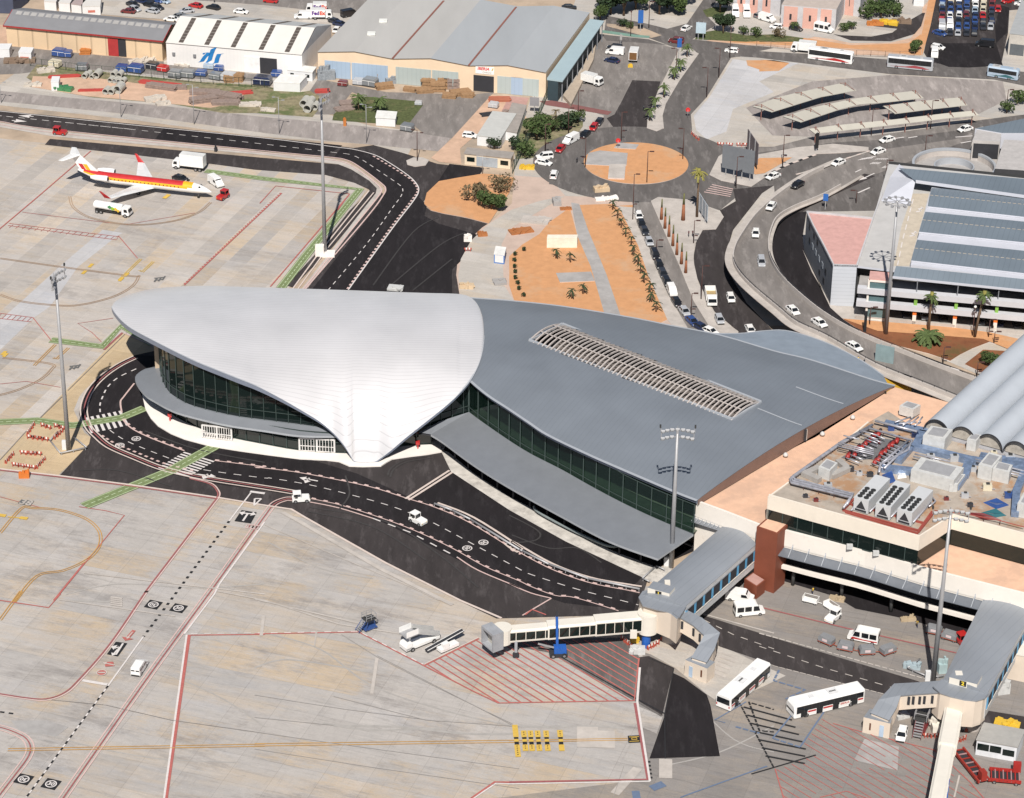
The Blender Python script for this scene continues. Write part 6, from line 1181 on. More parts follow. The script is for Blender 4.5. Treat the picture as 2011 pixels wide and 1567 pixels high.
cb=p1.copy(); u_=(p1-p0).normalized(); nn=Vector((-u_.y,u_.x,0)).normalized()
mb=MB(); cyl(mb,cb,1.75,cb.z-.3,cb.z+2.7,JWH,20); cabn=mb.build('cab',j)
fd=(P(*z1(1,3,1750,365))-P(*z1(1,3,1900,310))).normalized(); f0_=cb+fd*1.; fn=Vector((-fd.y,fd.x,0))
HG=mat('grey_hood',(.30,.31,.33),.5)
mb=MB(); S1=[f0_+fn*y+Vector((0,0,z)) for y,z in((-1.9,-.6),(1.9,-.6),(1.9,3.1),(-1.9,3.1))]; S2=[p+fd*2.2 for p in S1]; mb.loft([S1,S2],HG,cap=False)
S3=[f0_+fd*2.2+fn*y+Vector((0,0,z)) for y,z in((-1.5,-.3),(1.5,-.3),(1.5,2.6),(-1.5,2.6))]; mb.loft([S2,S3],HG,cap=False); mb.add([p-fd*1.2 for p in S3],[(0,1,2,3)],mat('cab_inner',(.42,.40,.36),.6)); mb.loft([S3,[p-fd*1.2 for p in S3]],HG,cap=False); mb.build('canopy_hood',cabn)
wp=p0.lerp(p1,.9);
for s in(-1,1): mb=MB(); mb.box((wp.x,wp.y+s*1.2,1.9),(.5,.5,3.),HG); mb.build('leg',j); mb=MB(); mb.wheel((wp.x,wp.y+s*1.3,.6),.6,.5,SOFF,Vector((0,1,0))); mb.build('wheel',j)
for q in ((20,290),(940,290)): p=P(*z1(2,3,*q),3.4)-nn*-.0; mb=MB(); mb.box((p.x,p.y-1.9,4.3),(1.2,.5,1.6),JWH); mb.build('air_unit',j)
recenter(j)
cabin('jetty_block','cream block hanging right of the second jet bridge corridor',(z1(3,3,1875,640),z1(3,3,2100,690),z1(3,3,2200,560)),5.5,JW,JWH,.1,cat='block')
j=bthing('jet_bridge','second jet bridge at the lower right with plain cream roofed tunnel','jet bridge')
a,b,c,d=corridor(j,Z(3,3,[(1395,650),(1700,40),(2090,110),(1730,760)]),3.8,8.8,'2',1)
rcx=P(*z1(3,3,1590,800),8.6)
mb=MB(); hub=ppx(Z(3,3,[(1395,650),(1330,700),(1375,745),(1450,775),(1560,805),(1640,810),(1700,790),(1735,755),(1700,700)]),8.6); mb.prism(hub,3.2,8.5,JW,JROOF); mb.build('hub_wall',j)
mb=MB(); hb=ppx(Z(3,3,[(1390,640),(1320,695),(1370,742),(1450,770),(1560,797),(1650,805),(1715,785),(1745,750),(1700,690)]),8.8); mb.prism(hb,8.5,8.75,JROOF); mb.build('hub_roof',j)
mb=MB(); p=P(*z1(3,3,1600,1000)); cyl(mb,p,1.9,0,3.3,PB); mb.build('support_column',j)
nb=world(Z(3,3,[(1440,670),(1650,725)]),8.9); dd=(nb[1]-nb[0]).normalized(); nn=Vector((-dd.y,dd.x,0))
mb=MB(); mb.prism([flat2(p) for p in (nb[0],nb[1],nb[1]+nn*3,nb[0]+nn*3)],8.7,10.,JWH,JROOF); o=mb.build('sign_box',j)
pp=nb[0].lerp(nb[1],.5)-nn*.04; mb=MB(); mb.quad(*[zz(pp+dd*x,z) for x,z in((-.6,8.9),(.6,8.9),(.6,9.95),(-.6,9.95))],BLKP); text_mesh(mb,'2',zz(pp-nn*.02,9.42),dd,Vector((0,0,1)),1.,mat('sign_yellow',(.8,.6,.05)),bold=.04); mb.build('number_sign',o)
mb=MB(); mb.box(P(*z1(3,3,1515,610),9.7),(1.2,1.2,.8),JWH); mb.build('roof_unit',j)
st=world(Z(3,3,[(1370,700,8.3),(1200,712,7.5),(1050,722,6.4),(975,830,4.9),(915,930,3.6)]),0); wing(j,[zz(p,p.z-3.2) for p in st],0,3.2,3.1,(.08,.18,.24,.3,.36))
hq=[P(*z1(3,3,782,1050)),P(*z1(3,3,985,1100)),P(*z1(3,3,1010,1030)),P(*z1(3,3,830,985))]; mb=MB(); mb.prism([flat2(p) for p in hq],0,3.2,JW,JROOF); o=mb.build('stair_hut',j); mb=MB(); wallbox(mb,hq[0],hq[1],.1,2.4,.62,.78,mat('pale_blue_door_leaf',(.38,.47,.58)),.06); mb.build('door',o); mb=MB(); wallbox(mb,hq[0],hq[1],.9,2.3,.24,.3,mat('brown_window',(.12,.05,.03)),.06); mb.build('window',o)
p0=P(*z1(3,3,1475,930),3.4); p1=P(*z1(3,3,1310,1800),3.2)
tunnel(j,p0,p1,((.0,.36,2.9,2.7,.1),(.33,1.,2.5,2.4,0)),JWH,True)
mb=MB(); cyl(mb,P(*z1(3,3,1490,860),3.4),2.4,3.,6.8,JWH); mb.build('rotunda',j)
mb=MB(); p=P(*z1(3,3,1420,1500),2.); mb.box((p.x,p.y,2.6),(.6,.6,4.6),BLUEC); mb.build('leg',j)
recenter(j)
TYRE=mat('tyre_rubber',(.02,.02,.02),.85); RIM=mat('wheel_rim',(.35,.35,.36),.4,.6); CARG=glassmat('car_glass',(.012,.014,.017),0,.08)
HL=mat('headlamp',(.75,.75,.72),.2); TL=mat('tail_lamp',(.4,.02,.02),.3); BUMP=mat('dark_bumper',(.04,.04,.04),.7)
PC=dict(white=(.78,.77,.75),black=(.013,.013,.016),dark=(.03,.032,.04),red=(.42,.02,.02),maroon=(.14,.02,.02),silver=(.40,.41,.43),grey=(.17,.18,.19),blue=(.03,.07,.22),navy=(.015,.025,.07),paleblue=(.35,.43,.52),teal=(.03,.12,.14),cream=(.62,.56,.42),yellow=(.65,.42,.04),orange=(.6,.2,.03),green=(.05,.2,.08))
def pnt(c): return paint('paint_'+c,PC[c])
def xsec(x,hw,z0,z1,r=.12): return [Vector((x,-hw,z0)),Vector((x,hw,z0)),Vector((x,hw,z1-r)),Vector((x,hw-r,z1)),Vector((x,-hw+r,z1)),Vector((x,-hw,z1-r))]
def wheels(par,xs,hw,r,w=.22):
 for x in xs:
  for s in(-1,1): mb=MB(); mb.wheel((x,s*(hw-w/2),r),r,w,TYRE,Vector((0,1,0)),12,RIM); mb.build('wheel',par)
def frust(mb,x0,x1,hw,z0,X0,X1,HW,z1,m,cap=True):
 a=[Vector((x0,-hw,z0)),Vector((x1,-hw,z0)),Vector((x1,hw,z0)),Vector((x0,hw,z0))]; b=[Vector((X0,-HW,z1)),Vector((X1,-HW,z1)),Vector((X1,HW,z1)),Vector((X0,HW,z1))]
 mb.add(a+b,[(i,(i+1)%4,4+(i+1)%4,4+i) for i in range(4)]+([(4,5,6,7)] if cap else []),m); return a,b
def m_car(color,kind='sedan',lite=False,taxi=False):
 def f():
  o=thing('car',(0,0,0),'','car'); pc=pnt(color); L=2.2 if kind!='hatch' else 1.95; H=1.44 if kind!='suv' else 1.75; zb=.93 if kind!='suv' else 1.08
  mb=MB(); mb.loft([xsec(-L,.74,.42,zb-.12),xsec(-L+.12,.84,.3,zb-.02),xsec(-L+.9,.88,.24,zb+.02),xsec(.8,.88,.24,zb),xsec(L-.3,.84,.28,zb-.15),xsec(L-.04,.72,.36,zb-.28)],pc,smooth=False)
  g=dict(sedan=(-1.75,1.2,-1.1,.45),hatch=(-1.9,1.1,-1.55,.4),suv=(-2.1,1.15,-1.95,.5))[kind]
  q=MB(); a,b=frust(q,g[0],g[1],.80,zb-.02,g[2],g[3],.64,H-.06,CARG);
  mb.loft([[Vector((x,-.67,H-.08)),Vector((x,.67,H-.08)),Vector((x,.6,H)),Vector((x,-.6,H))] for x in (g[2]-.06,g[2]+.1,g[3]-.1,g[3]+.06)],pc)
  for i in range(4): mb.bar(a[i],b[i],.09,.09,pc)
  mid=(g[2]+g[3])/2
  for s in(-1,1): mb.bar((mid-.1,s*.81,zb),(mid-.1,s*.65,H-.06),.09,.05,pc)
  mb.build('body',o); q.build('window',o)
  if lite:
   mb=MB(); [mb.wheel((x,s*.78,.31),.31,.2,TYRE,Vector((0,1,0)),8) for x in(-L+.75,L-.8) for s in(-1,1)]; mb.build('wheels',o); return o
  wheels(o,(-L+.75,L-.8),.88,.31)
  for s in(-1,1): mb=MB(); mb.box((L-.12,s*.6,zb-.27),(.14,.3,.14),HL); mb.build('headlight',o); mb=MB(); mb.box((-L+.02,s*.62,zb-.16),(.12,.26,.16),TL); mb.build('tail_light',o); mb=MB(); mb.box((.75,s*.95,zb+.05),(.14,.16,.12),pc); mb.build('mirror',o)
  mb=MB(); mb.box((L-.03,0,.42),(.1,1.4,.2),BUMP); mb.build('bumper',o)
  if taxi: mb=MB(); mb.box((-.2,0,H+.05),(.2,.45,.12),mat('taxi_sign_green',(.5,.55,.45),.4)); mb.build('roof_sign',o)
  return o
 return f
def extr(mb,prof,hw,m,top=.0,zt=None):
 def yy(z): return hw-(top if zt is not None and z>zt else 0)
 a=[Vector((x,-yy(z),z)) for x,z in prof]; b=[Vector((x,yy(z),z)) for x,z in prof]; n=len(prof)
 mb.add(a+b,[(i,(i+1)%n,n+(i+1)%n,n+i) for i in range(n)][::1]+[tuple(range(n))[::-1],tuple(range(n,2*n))],m)
def sidewin(par,x0,x1,z0,z1,hw,m=None,name='window',sl=0.):
 for s in(-1,1):
  mb=MB(); y=s*(hw+.015); q=[Vector((x0,y,z0)),Vector((x1,y,z0)),Vector((x1-sl,y,z1)),Vector((x0,y,z1))]; mb.add(q,[(0,1,2,3) if s<0 else (3,2,1,0)],m or CARG); mb.build(name,par)
def m_van(color='white',L=5.2,H=2.2,win=1,hw=.95,stripe=None,rear=False):
 def f():
  o=thing('van',(0,0,0),'','van'); pc=pnt(color); h=L/2; k=1.3
  mb=MB(); extr(mb,[(-h,.35),(h-.1,.35),(h,.5),(h-.02,.95),(h-k*.55,1.2),(h-k*1.15,H-.1),(h-k*1.4,H),(-h+.1,H),(-h,H-.15)],hw,pc,.08,H-.3); mb.build('body',o)
  x0,x1=h-k*.62,h-k*1.1; mb=MB(); mb.add([Vector((x0+.03,-hw+.12,1.22)),Vector((x0+.03,hw-.12,1.22)),Vector((x1+.04,hw-.16,H-.2)),Vector((x1+.04,-hw+.16,H-.2))],[(0,1,2,3)],CARG); mb.build('windscreen',o)
  sidewin(o,h-k*1.15-.75,h-k*.75,1.2,H-.4,hw,sl=.35)
  if win:
   n=max(2,int((L-2.6)/1.2)); w=(L-2.7)/n
   for i in range(n): sidewin(o,-h+.3+i*w,-h+.3+i*w+w*.86,1.2,H-.4,hw)
  if win or rear:
   for s in(-1,1): mb=MB(); q=[Vector((-h-.02,s*.1,1.25)),Vector((-h-.02,s*(hw-.12),1.25)),Vector((-h-.02,s*(hw-.14),H-.45)),Vector((-h-.02,s*.1,H-.45))]; mb.add(q,[(3,2,1,0) if s<0 else (0,1,2,3)][:1],CARG); mb.add(q,[(0,1,2,3)],CARG); mb.build('rear_window',o)
  wheels(o,(-h+.95,h-.95),hw,.34)
  for s in(-1,1): mb=MB(); mb.box((h-.06,s*(hw-.25),.85),(.12,.3,.18),HL); mb.build('headlight',o)
  if stripe:
   for s in(-1,1): mb=MB(); y=s*(hw+.02); q=[Vector((-h+.1,y,.62)),Vector((h-.6,y,.62)),Vector((h-1.,y,1.05)),Vector((0,y,.85)),Vector((-h+.1,y,.85))]; mb.add(q,[(0,1,2,3,4) if s<0 else (4,3,2,1,0)],pnt(stripe)); mb.build('stripe',o)
  mb=MB(); mb.box((-h+.02,0,.45),(.12,hw*1.8,.2),BUMP); mb.build('bumper',o); return o
 return f
def m_bus(L=12.,W=2.5,H=3.3,body='white',skirt=None,apron=False,text=None,swoosh=None):
 def f():
  o=thing('bus',(0,0,0),'','bus'); pc=pnt(body); h=L/2; hw=W/2
  def sec(x,z0,i=0.,t=0.): return [Vector((x,-hw+i,z0)),Vector((x,hw-i,z0)),Vector((x,hw-i,H-.35-t)),Vector((x,hw-.25-i,H-t)),Vector((x,-hw+.25+i,H-t)),Vector((x,-hw+i,H-.35-t))]
  mb=MB(); mb.loft([sec(-h,.35,.08,.06),sec(-h+.15,.3),sec(h-.35,.3),sec(h,.35,.1,.5 if apron else .3)],pc); mb.build('body',o)
  zb=1.15 if apron else 1.55; zt=H-.45
  for s in(-1,1):
   mb=MB(); y=s*(hw+.02); q=[Vector((-h+.3,y,zb)),Vector((h-.45,y,zb)),Vector((h-.45,y,zt)),Vector((-h+.3,y,zt))]; mb.add(q,[(0,1,2,3) if s<0 else (3,2,1,0)],CARG); w=mb.build('window',o)
   mb=MB(); n=int(L/1.5)
   for k in range(1,n): mb.box((-h+.3+(L-.75)*k/n,y+s*.01,(zb+zt)/2),(.06,.02,zt-zb),BUMP)
   mb.bar((-h+.3,y+s*.01,zt),(h-.45,y+s*.01,zt),.03,.05,BUMP); mb.build('window_frame',w)
   if apron:
    for i,(x0,x1) in enumerate(((-6.6,-5.5),(-4.,-1.9),(-.6,1.3),(2.6,4.3))):
     mb=MB(); mb.box(((x0+x1)/2,y+s*.02,1.12),(x1-x0,.03,.75),pc); pn=mb.build('side_panel',o)
     mb=MB(); mb.box(((x0+x1)/2,y+s*.045,1.2),(x1-x0-.1,.02,.34),pnt('red') if i!=1 else WHITEW)
     if i==1: text_mesh(mb,text or '',Vector(((x0+x1)/2,y+s*.06,1.18)),Vector((-s,0,0)) if s>0 else Vector((1,0,0)),Vector((0,0,1)),.62,pnt('red'),bold=.02)
     mb.build('stripe',pn)
    for x0 in (-4.9,.0-1.2,1.95,5.):
     mb=MB(); mb.box((x0,y+s*.005,.95),(1.2,.02,1.2),CARG); mb.build('door',o)
   if swoosh:
    mb=MB(); q=[Vector((-h+.5,y,.75)),Vector((h-.6,y,.6)),Vector((h*.55,y,1.2)),Vector((h*.2,y,1.45)),Vector((-h*.2,y,.95))]; mb.add(q,[(0,1,2,3,4) if s<0 else (4,3,2,1,0)],swoosh); mb.build('livery_stripe',o)
  mb=MB(); tt=.5 if apron else .3; mb.add([Vector((h+.01-.0,-hw+.22,1.2)),Vector((h+.01,hw-.22,1.2)),Vector((h-.02,hw-.3,H-.4-tt*.6)),Vector((h-.02,-hw+.3,H-.4-tt*.6))],[(0,1,2,3)],CARG); mb.build('windscreen',o)
  mb=MB(); mb.add([Vector((-h-.02,-hw+.2,1.3)),Vector((-h-.02,hw-.2,1.3)),Vector((-h-.02,hw-.25,H-.55)),Vector((-h-.02,-hw+.25,H-.55))],[(3,2,1,0)],CARG); mb.build('rear_window',o)
  UG=mat('roof_unit_grey',(.42,.42,.42),.6)
  for x,l,w in (((-1.2,1.8,1.7),(3.,.9,.9)) if apron else ((-2.,2.2,1.5),(3.,.8,.8))):
   mb=MB(); mb.box((x,0,H+.08),(l,w,.16),UG if not apron else mat('roof_unit_pale',(.62,.62,.62),.6)); u=mb.build('roof_unit',o)
   if l>1.5:
    mb=MB()
    for k in range(5): mb.box((x-.5+k*.26,0,H+.18),(.14,.35,.05),BUMP)
    mb.bar((x-.6,0,H+.165),(x+.7,0,H+.165),.1,.02,BUMP); mb.build('grille',u)
  wheels(o,(-h+2.6,h-2.4),hw,.5,.3)
  for s in(-1,1): mb=MB(); mb.box((h-.02,s*(hw-.35),.75),(.1,.35,.2),HL); mb.build('headlight',o); mb=MB(); mb.box((-h,s*(hw-.25),.95),(.08,.2,.4),TL); mb.build('tail_light',o);
  return o
 return f
def m_truck(cab='white',box='white',Lb=4.8,Hb=3.2,kind='box',open_=None,text=None,elev=0.):
 def f():
  o=thing('truck',(0,0,0),'','truck'); pc=pnt(cab); L=Lb+2.1; h=L/2
  mb=MB(); mb.box((-.1,0,.7),(L-.5,.9,.3),BUMP); mb.build('chassis',o)
  mb=MB(); extr(mb,[(h-1.9,.6),(h-.05,.6),(h,1.3),(h-.3,2.35),(h-.5,2.5),(h-1.9,2.5)],1.1,pc,.1,2.2); c=mb.build('cab',o)
  mb=MB(); mb.add([Vector((h+.02,-.95,1.35)),Vector((h+.02,.95,1.35)),Vector((h-.26,.9,2.2)),Vector((h-.26,-.9,2.2))],[(0,1,2,3)],CARG); mb.build('windscreen',c)
  for s in(-1,1):
   mb=MB(); q=[Vector((h-1.3,s*1.12,1.4)),Vector((h-.3,s*1.12,1.4)),Vector((h-.5,s*1.12,2.15)),Vector((h-1.3,s*1.12,2.15))]; mb.add(q,[(0,1,2,3) if s<0 else (3,2,1,0)],CARG); mb.build('window',c)
   mb=MB(); mb.box((h-.02,s*.8,.95),(.1,.3,.2),HL); mb.build('headlight',c)
  x0,x1=-h,h-2.05; z0=.9+elev
  if kind=='box':
   mb=MB(); mb.box(((x0+x1)/2,0,(z0+Hb)/2),(x1-x0,2.4,Hb-z0),pnt(box)); b=mb.build('cargo_box',o)
   mb=MB(); mb.box(((x0+x1)/2,0,Hb+.03),(x1-x0-.15,2.25,.06),mat('box_roof',(.58,.58,.57),.6)); mb.build('roof_panel',b)
   if open_: mb=MB(); mb.box((x0-.02,0,(z0+Hb)/2),(.05,2.1,Hb-z0-.3),open_); mb.build('rear_opening',b)
   if text:
    for s in(-1,1):
     mb=MB();
     for wd,off,m in text: text_mesh(mb,wd,Vector(((x0+x1)/2+off*(1 if s<0 else -1),s*1.22,(z0+Hb)/2+.1)),Vector((-s,0,0)),Vector((0,0,1)),1.5,m,bold=.05)
     mb.build('lettering',b)
  elif kind=='open':
   mb=MB(); mb.box(((x0+x1)/2,0,z0+.1),(x1-x0,2.4,.2),mat('wooden_bed',(.34,.25,.12),.8))
   for s in(-1,1): mb.box(((x0+x1)/2,s*1.17,(z0+Hb)/2),(x1-x0,.08,Hb-z0),pnt(box))
   for x in(x0,x1): mb.box((x,0,(z0+Hb)/2),(.08,2.4,Hb-z0),pnt(box))
   mb.build('cargo_bed',o)
  elif kind=='tank':
   mb=MB(); n=16; S_=[[Vector((x,1.15*k_*math.cos(2*math.pi*t/n),1.95+.95*k_*math.sin(2*math.pi*t/n))) for t in range(n)] for x,k_ in((x0,.8),(x0+.25,1),(x1-.3,1),(x1,.85))]; mb.loft(S_,pnt(box),smooth=False); b=mb.build('tank',o)
   mb=MB()
   for x,w,z,m in ((-.2,1.2,2.2,pnt('green')),(.6,1.,1.9,mat('lime',(.25,.45,.03),.5)),(1.3,1.,1.9,pnt('yellow')),(2.,.7,1.6,pnt('yellow'))):
    for s in(-1,1): mb.add([Vector((x-w*.6,s*1.175,z)),Vector((x,s*1.19,z-.45)),Vector((x+w*.6,s*1.175,z)),Vector((x,s*1.1,z+.5))],[(0,1,2,3) if s<0 else (3,2,1,0)],m)
   mb.build('livery_pattern',b)
  wheels(o,(x0+1.,x0+2.1,h-1.) if Lb>5.5 else (x0+1.1,h-1.),1.15,.48,.3); return o
 return f
def m_tug(color='white'):
 def f():
  o=thing('baggage_tractor',(0,0,0),'','tractor'); pc=pnt(color)
  mb=MB(); extr(mb,[(-1.7,.35),(1.75,.35),(1.8,.8),(1.6,1.15),(.1,1.2),(-.1,.95),(-1.7,.95)],.85,pc); mb.build('body',o)
  mb=MB(); mb.box((-.75,0,2.05),(1.6,1.6,.12),pc)
  for x in(-1.45,0.0):
   for s in(-1,1): mb.bar((x,s*.72,.9),(x+(.0),s*.72,2.),.1,.1,pc)
  mb.build('cab_roof',o)
  mb=MB(); mb.add([Vector((.05,-.66,1.2)),Vector((.05,.66,1.2)),Vector((.0,.66,1.95)),Vector((.0,-.66,1.95))],[(0,1,2,3),(3,2,1,0)],CARG); mb.add([Vector((-1.48,-.66,1.)),Vector((-1.48,.66,1.)),Vector((-1.48,.66,1.95)),Vector((-1.48,-.66,1.95))],[(0,1,2,3),(3,2,1,0)],CARG); mb.build('window',o)
  mb=MB(); mb.box((-.9,0,1.15),(.5,1.1,.5),BUMP); mb.build('seat',o); wheels(o,(-1.1,1.1),.9,.4,.28)
  for s in(-1,1): mb=MB(); mb.box((1.78,s*.6,.75),(.06,.2,.16),mat('amber_lamp',(.7,.45,.05),.3)); mb.build('headlight',o)
  return o
 return f
def m_cart(cover=(.20,.205,.215),base='red',flat=False):
 def f():
  o=thing('baggage_cart',(0,0,0),'','cart'); bm_=pnt(base) if base!='rust' else mat('rust_red',(.30,.07,.04),.7)
  mb=MB(); mb.box((0,0,.5),(2.9,1.55,.14),bm_); mb.bar((1.4,0,.45),(2.2,0,.4),.1,.1,bm_); mb.build('chassis',o); wheels(o,(-1.,1.),.7,.24,.14)
  if not flat:
   g=mat('cart_cover_grey',cover,.7,var=.1,scale=1); mb=MB(); extr(mb,[(-1.4,.6),(1.4,.6),(1.4,1.35),(1.1,1.75),(-1.1,1.75),(-1.4,1.35)],.76,g,.12,1.5); c=mb.build('cover',o)
   for s in(-1,1): mb=MB(); mb.box((0,s*.77,1.1),(1.,.03,.5),mat('cart_label',(.62,.5,.5),.6)); mb.build('label_panel',c)
  else:
   mb=MB();
   for x in(-1.4,1.4): mb.box((x,0,.95),(.08,1.5,.8),bm_)
   mb.bar((-1.4,.7,1.3),(1.4,.7,1.3),.06,.06,bm_); mb.build('end_rail',o)
  return o
 return f
used=set()
CARS={}
def V(kind,c,d,label,z=0.,group=None,**k):
 p=P(c[0],c[1],z); q=P(c[0]+d[0]*2,c[1]+d[1]*2,z); rz=math.atan2(q.y-p.y,q.x-p.x);
 return place(kind,MAK[kind],p,rz,label,group)
MAK={}
for c in PC:
 for kd in('sedan','hatch','suv'): MAK['car_%s_%s'%(c,kd)]=m_car(c,kd)
 MAK['lite_'+c]=m_car(c,'sedan',True); MAK['liteh_'+c]=m_car(c,'hatch',True); MAK['van_'+c]=m_van(c,win=0); MAK['tug_'+c]=m_tug(c)
MAK['taxi']=m_car('white','sedan',taxi=True); MAK['minibus']=m_van('white',5.6,2.6,1,1.,stripe='red'); MAK['minibus_plain']=m_van('white',5.6,2.6,1,1.); MAK['van_small']=m_van('white',4.4,1.95,1,.87); MAK['van_tall']=m_van('white',5.6,2.6,0,1.,rear=True)
MAK['apron_bus']=m_bus(13.8,3.,3.,'white',apron=True,text='IBERIA'); MAK['coach_white']=m_bus(12.5,2.5,3.4,'white',swoosh=pnt('red')); MAK['coach_grey']=m_bus(12.5,2.5,3.4,'silver',swoosh=mat('dark_red_swirl',(.3,.06,.07),.5)); MAK['coach_blue']=m_bus(8.5,2.4,3.1,'paleblue',swoosh=pnt('teal'))
MAK['truck']=m_truck(); MAK['truck_small']=m_truck(Lb=3.9,Hb=2.9); MAK['truck_open']=m_truck(kind='open',Lb=4.6,Hb=2.4); MAK['truck_rear_open']=m_truck(Lb=4.4,Hb=3.3,open_=mat('truck_inside',(.16,.08,.03),.8))
FP=mat('sign_purple',(.10,.03,.22),.5); FO=mat('sign_orange',(.62,.07,.03),.5)
MAK['truck_parcel']=m_truck(Lb=3.9,Hb=3.,text=(('Fed',-.75,FP),('Ex',1.2,FO)))
MAK['catering']=m_truck(Lb=6.2,Hb=4.2,elev=.3); MAK['tanker']=m_truck(kind='tank',Lb=7.4)
MAK['cart']=m_cart(base='rust'); MAK['cart_flat']=m_cart(flat=True,base='white')
def ZP(c,r,x,y): return z1(c,r,x,y)
tx='white taxi'
for c,d,z,l in (((1677,685),(18,10),6.5,'white taxi nearest the terminal on the elevated road'),((1609,638),(12,8),6.2,'white taxi second from the terminal on the elevated road'),((1557,614),(10,9),5.6,'white taxi third from the terminal, lowest of the bend'),((1484,462),(-1,10),3.,'white taxi above the silver off-roader on the elevated bend'),((1514,409),(-6,8),1.8,'white taxi below the black car on the climbing bend'),((1518,350),(-10,4),0,'white taxi on the outer branch beside the black and white kerb'),((1646,323),(-12,5),.15,'white taxi beside the painted arrows where the kerb line starts'),((1724,301),(-12,4),0,'white taxi next to the painted words on the wide road'),((1742,278),(-12,3),0,'white taxi between two others on the wide road'),((1895,257),(-12,3),0,'white taxi nearest the right edge on the wide road')):
 V('taxi',c,d,l,z,'white taxis on the terminal road')
V('car_silver_suv',(1495,520),(1.5,10),'silver off-road vehicle driving down the elevated bend',4.); V('car_black_sedan',(1566,366),(-10,6),'black car alone between the taxis on the climbing road',1.1)
V('car_white_hatch',(1435,590),(3,10),'white car driving beside the open truck on the dark lower road'); V('car_white_sedan',(1473,652),(4,8),'white car partly behind the grey canopy on the lower road')
V('truck_open',(1396,592),(2.,10),'white open-topped truck parked on the lower road'); V('car_silver_hatch',(1413,632),(4,9),'silver car just below the open truck')
rank=[('car_white_hatch',985,187,'white car at the top of the parked taxi rank'),('car_black_sedan',1003,243,'black car second in the parked rank'),('car_dark_sedan',1028,300,'dark car third in the parked rank'),('car_silver_sedan',1062,380,'silver car fourth in the parked rank above the gap'),('car_black_suv',1108,485,'black off-roader first below the gap in the rank'),('car_black_sedan',1138,555,'black car second below the gap in the rank'),('car_dark_hatch',1168,625,'black car third below the gap in the rank'),('car_black_hatch',1198,688,'black car directly above the white van in the rank'),('van_small',1235,760,'white van in the parked rank'),('car_black_sedan',1270,840,'black car directly below the white van in the rank'),('car_silver_sedan',1330,910,'silver blue car second below the white van'),('car_blue_sedan',1388,985,'blue car third below the white van, beside the lamp'),('car_navy_sedan',1455,1030,'dark blue car last but one in the rank by the roof'),('car_white_sedan',1525,1062,'white car last in the rank, half behind the grey roof')]
for i,(k,x,y,l) in enumerate(rank):
 a=rank[min(i+1,len(rank)-1)]; b=rank[max(i-1,0)]; V(k,ZP(2,1,x,y),((a[1]-b[1]),(a[2]-b[2])),l,0,'vehicles parked in the rank')
for k,x,y,d,l in (('car_dark_sedan',682,940,(-5,7),'black car at the top of the row left of the roundabout'),('car_red_hatch',640,982,(-5,7),'red car between two black cars left of the roundabout'),('car_black_sedan',575,1035,(-7,6),'black car between the red car and the white van'),('van_white',468,1082,(-9,5),'white panel van left of the roundabout'),('car_red_sedan',388,1145,(-6,7),'red car below the white van left of the roundabout'),('car_white_suv',268,1205,(-10,1),'white estate car above the pale blue striped car'),('car_white_sedan',262,1250,(10,2),'white and pale blue car beside the yellow skip'),('car_white_suv',340,1345,(3,-10),'white and red off-roader alone at the left of the roundabout'),('car_white_sedan',1345,228,(10,-6),'white car waiting at the junction by the info board'),('car_maroon_suv',1268,325,(-10,-1),'dark red people carrier at the junction'),('car_white_hatch',1688,398,(-10,-1),'white car on the road above the gravel lot'),('car_black_suv',800,378,(-10,-1),'black vehicle behind the white van in the cargo lot'),('van_white',803,412,(-10,-1),'white van in the cargo lot in front of the black one'),('car_navy_sedan',780,472,(-10,-2),'dark blue car below the white van in the cargo lot'),('truck_small',630,640,(10,2.6),'white box truck with pale green lettering by the loading dock'),('truck_rear_open',948,450,(3,-10),'truck with open rear doors in the cargo lot'),('van_tall',1715,115,(2,10),'left one of the two white vans seen from behind at the pink building'),('van_tall',1800,118,(2,10),'right one of the two white vans seen from behind'),('car_grey_hatch',1900,128,(10,-4),'grey car right of the two white vans')): V(k,ZP(2,0,x,y),d,l)
for k,x,y,d,l in (('van_white',60,160,(10,3),'white panel van driving right beside the pink building'),('car_white_hatch',128,215,(-10,-1),'white car below the panel van at the pink building'),('car_black_hatch',278,230,(10,2),'black car beside the shrub at the pink building'),('minibus_plain',490,240,(10,2),'white minibus before the pink panelled office'),('truck',335,395,(-10,-1),'white box truck behind the white coach'),('coach_white',542,462,(10,1.4),'white coach with red stripe on the road'),('coach_grey',1145,520,(10,1.),'grey coach with dark red swirls on the road'),('coach_blue',1852,590,(10,1.6),'pale blue coach near the right edge'),('car_white_hatch',1358,372,(10,2),'white car at the gate of the car compound'),('van_white',1330,425,(0,10),'white van facing out of the compound gate'),('van_black',1712,352,(-10,-1),'black van in the shade of the compound'),('car_dark_sedan',1725,1140,(-10,-1),'dark car in the opening above the round ramp'),('car_white_hatch',1985,42,(-10,-1),'white car at the top right corner'),('car_red_hatch',1885,20,(-10,2),'red car at the top right of the compound')): V(k,ZP(3,0,x,y),d,l,4.4 if y==1140 else 0)
V('car_red_hatch',ZP(3,0,1812,85),(0,10),'red car alone at the right side of the compound'); V('car_blue_sedan',ZP(3,0,1370,265),(10,3),'blue car parked slanted at the lower left of the compound')
ordn=['first','second','third','fourth','fifth','sixth','seventh','eighth']
rnd=random.Random(11); cols=[['blue','cream','white','blue','white','cream','red'],['paleblue','navy','navy','blue','white','cream','maroon'],['navy','blue','blue','navy','paleblue','cream','navy'],['maroon','white','white','maroon','navy','red','dark'],['red','blue','dark','navy','blue','dark','navy'],['silver','white','blue','blue','navy','dark','silver'],['x','dark','silver','dark','dark','x','x']]
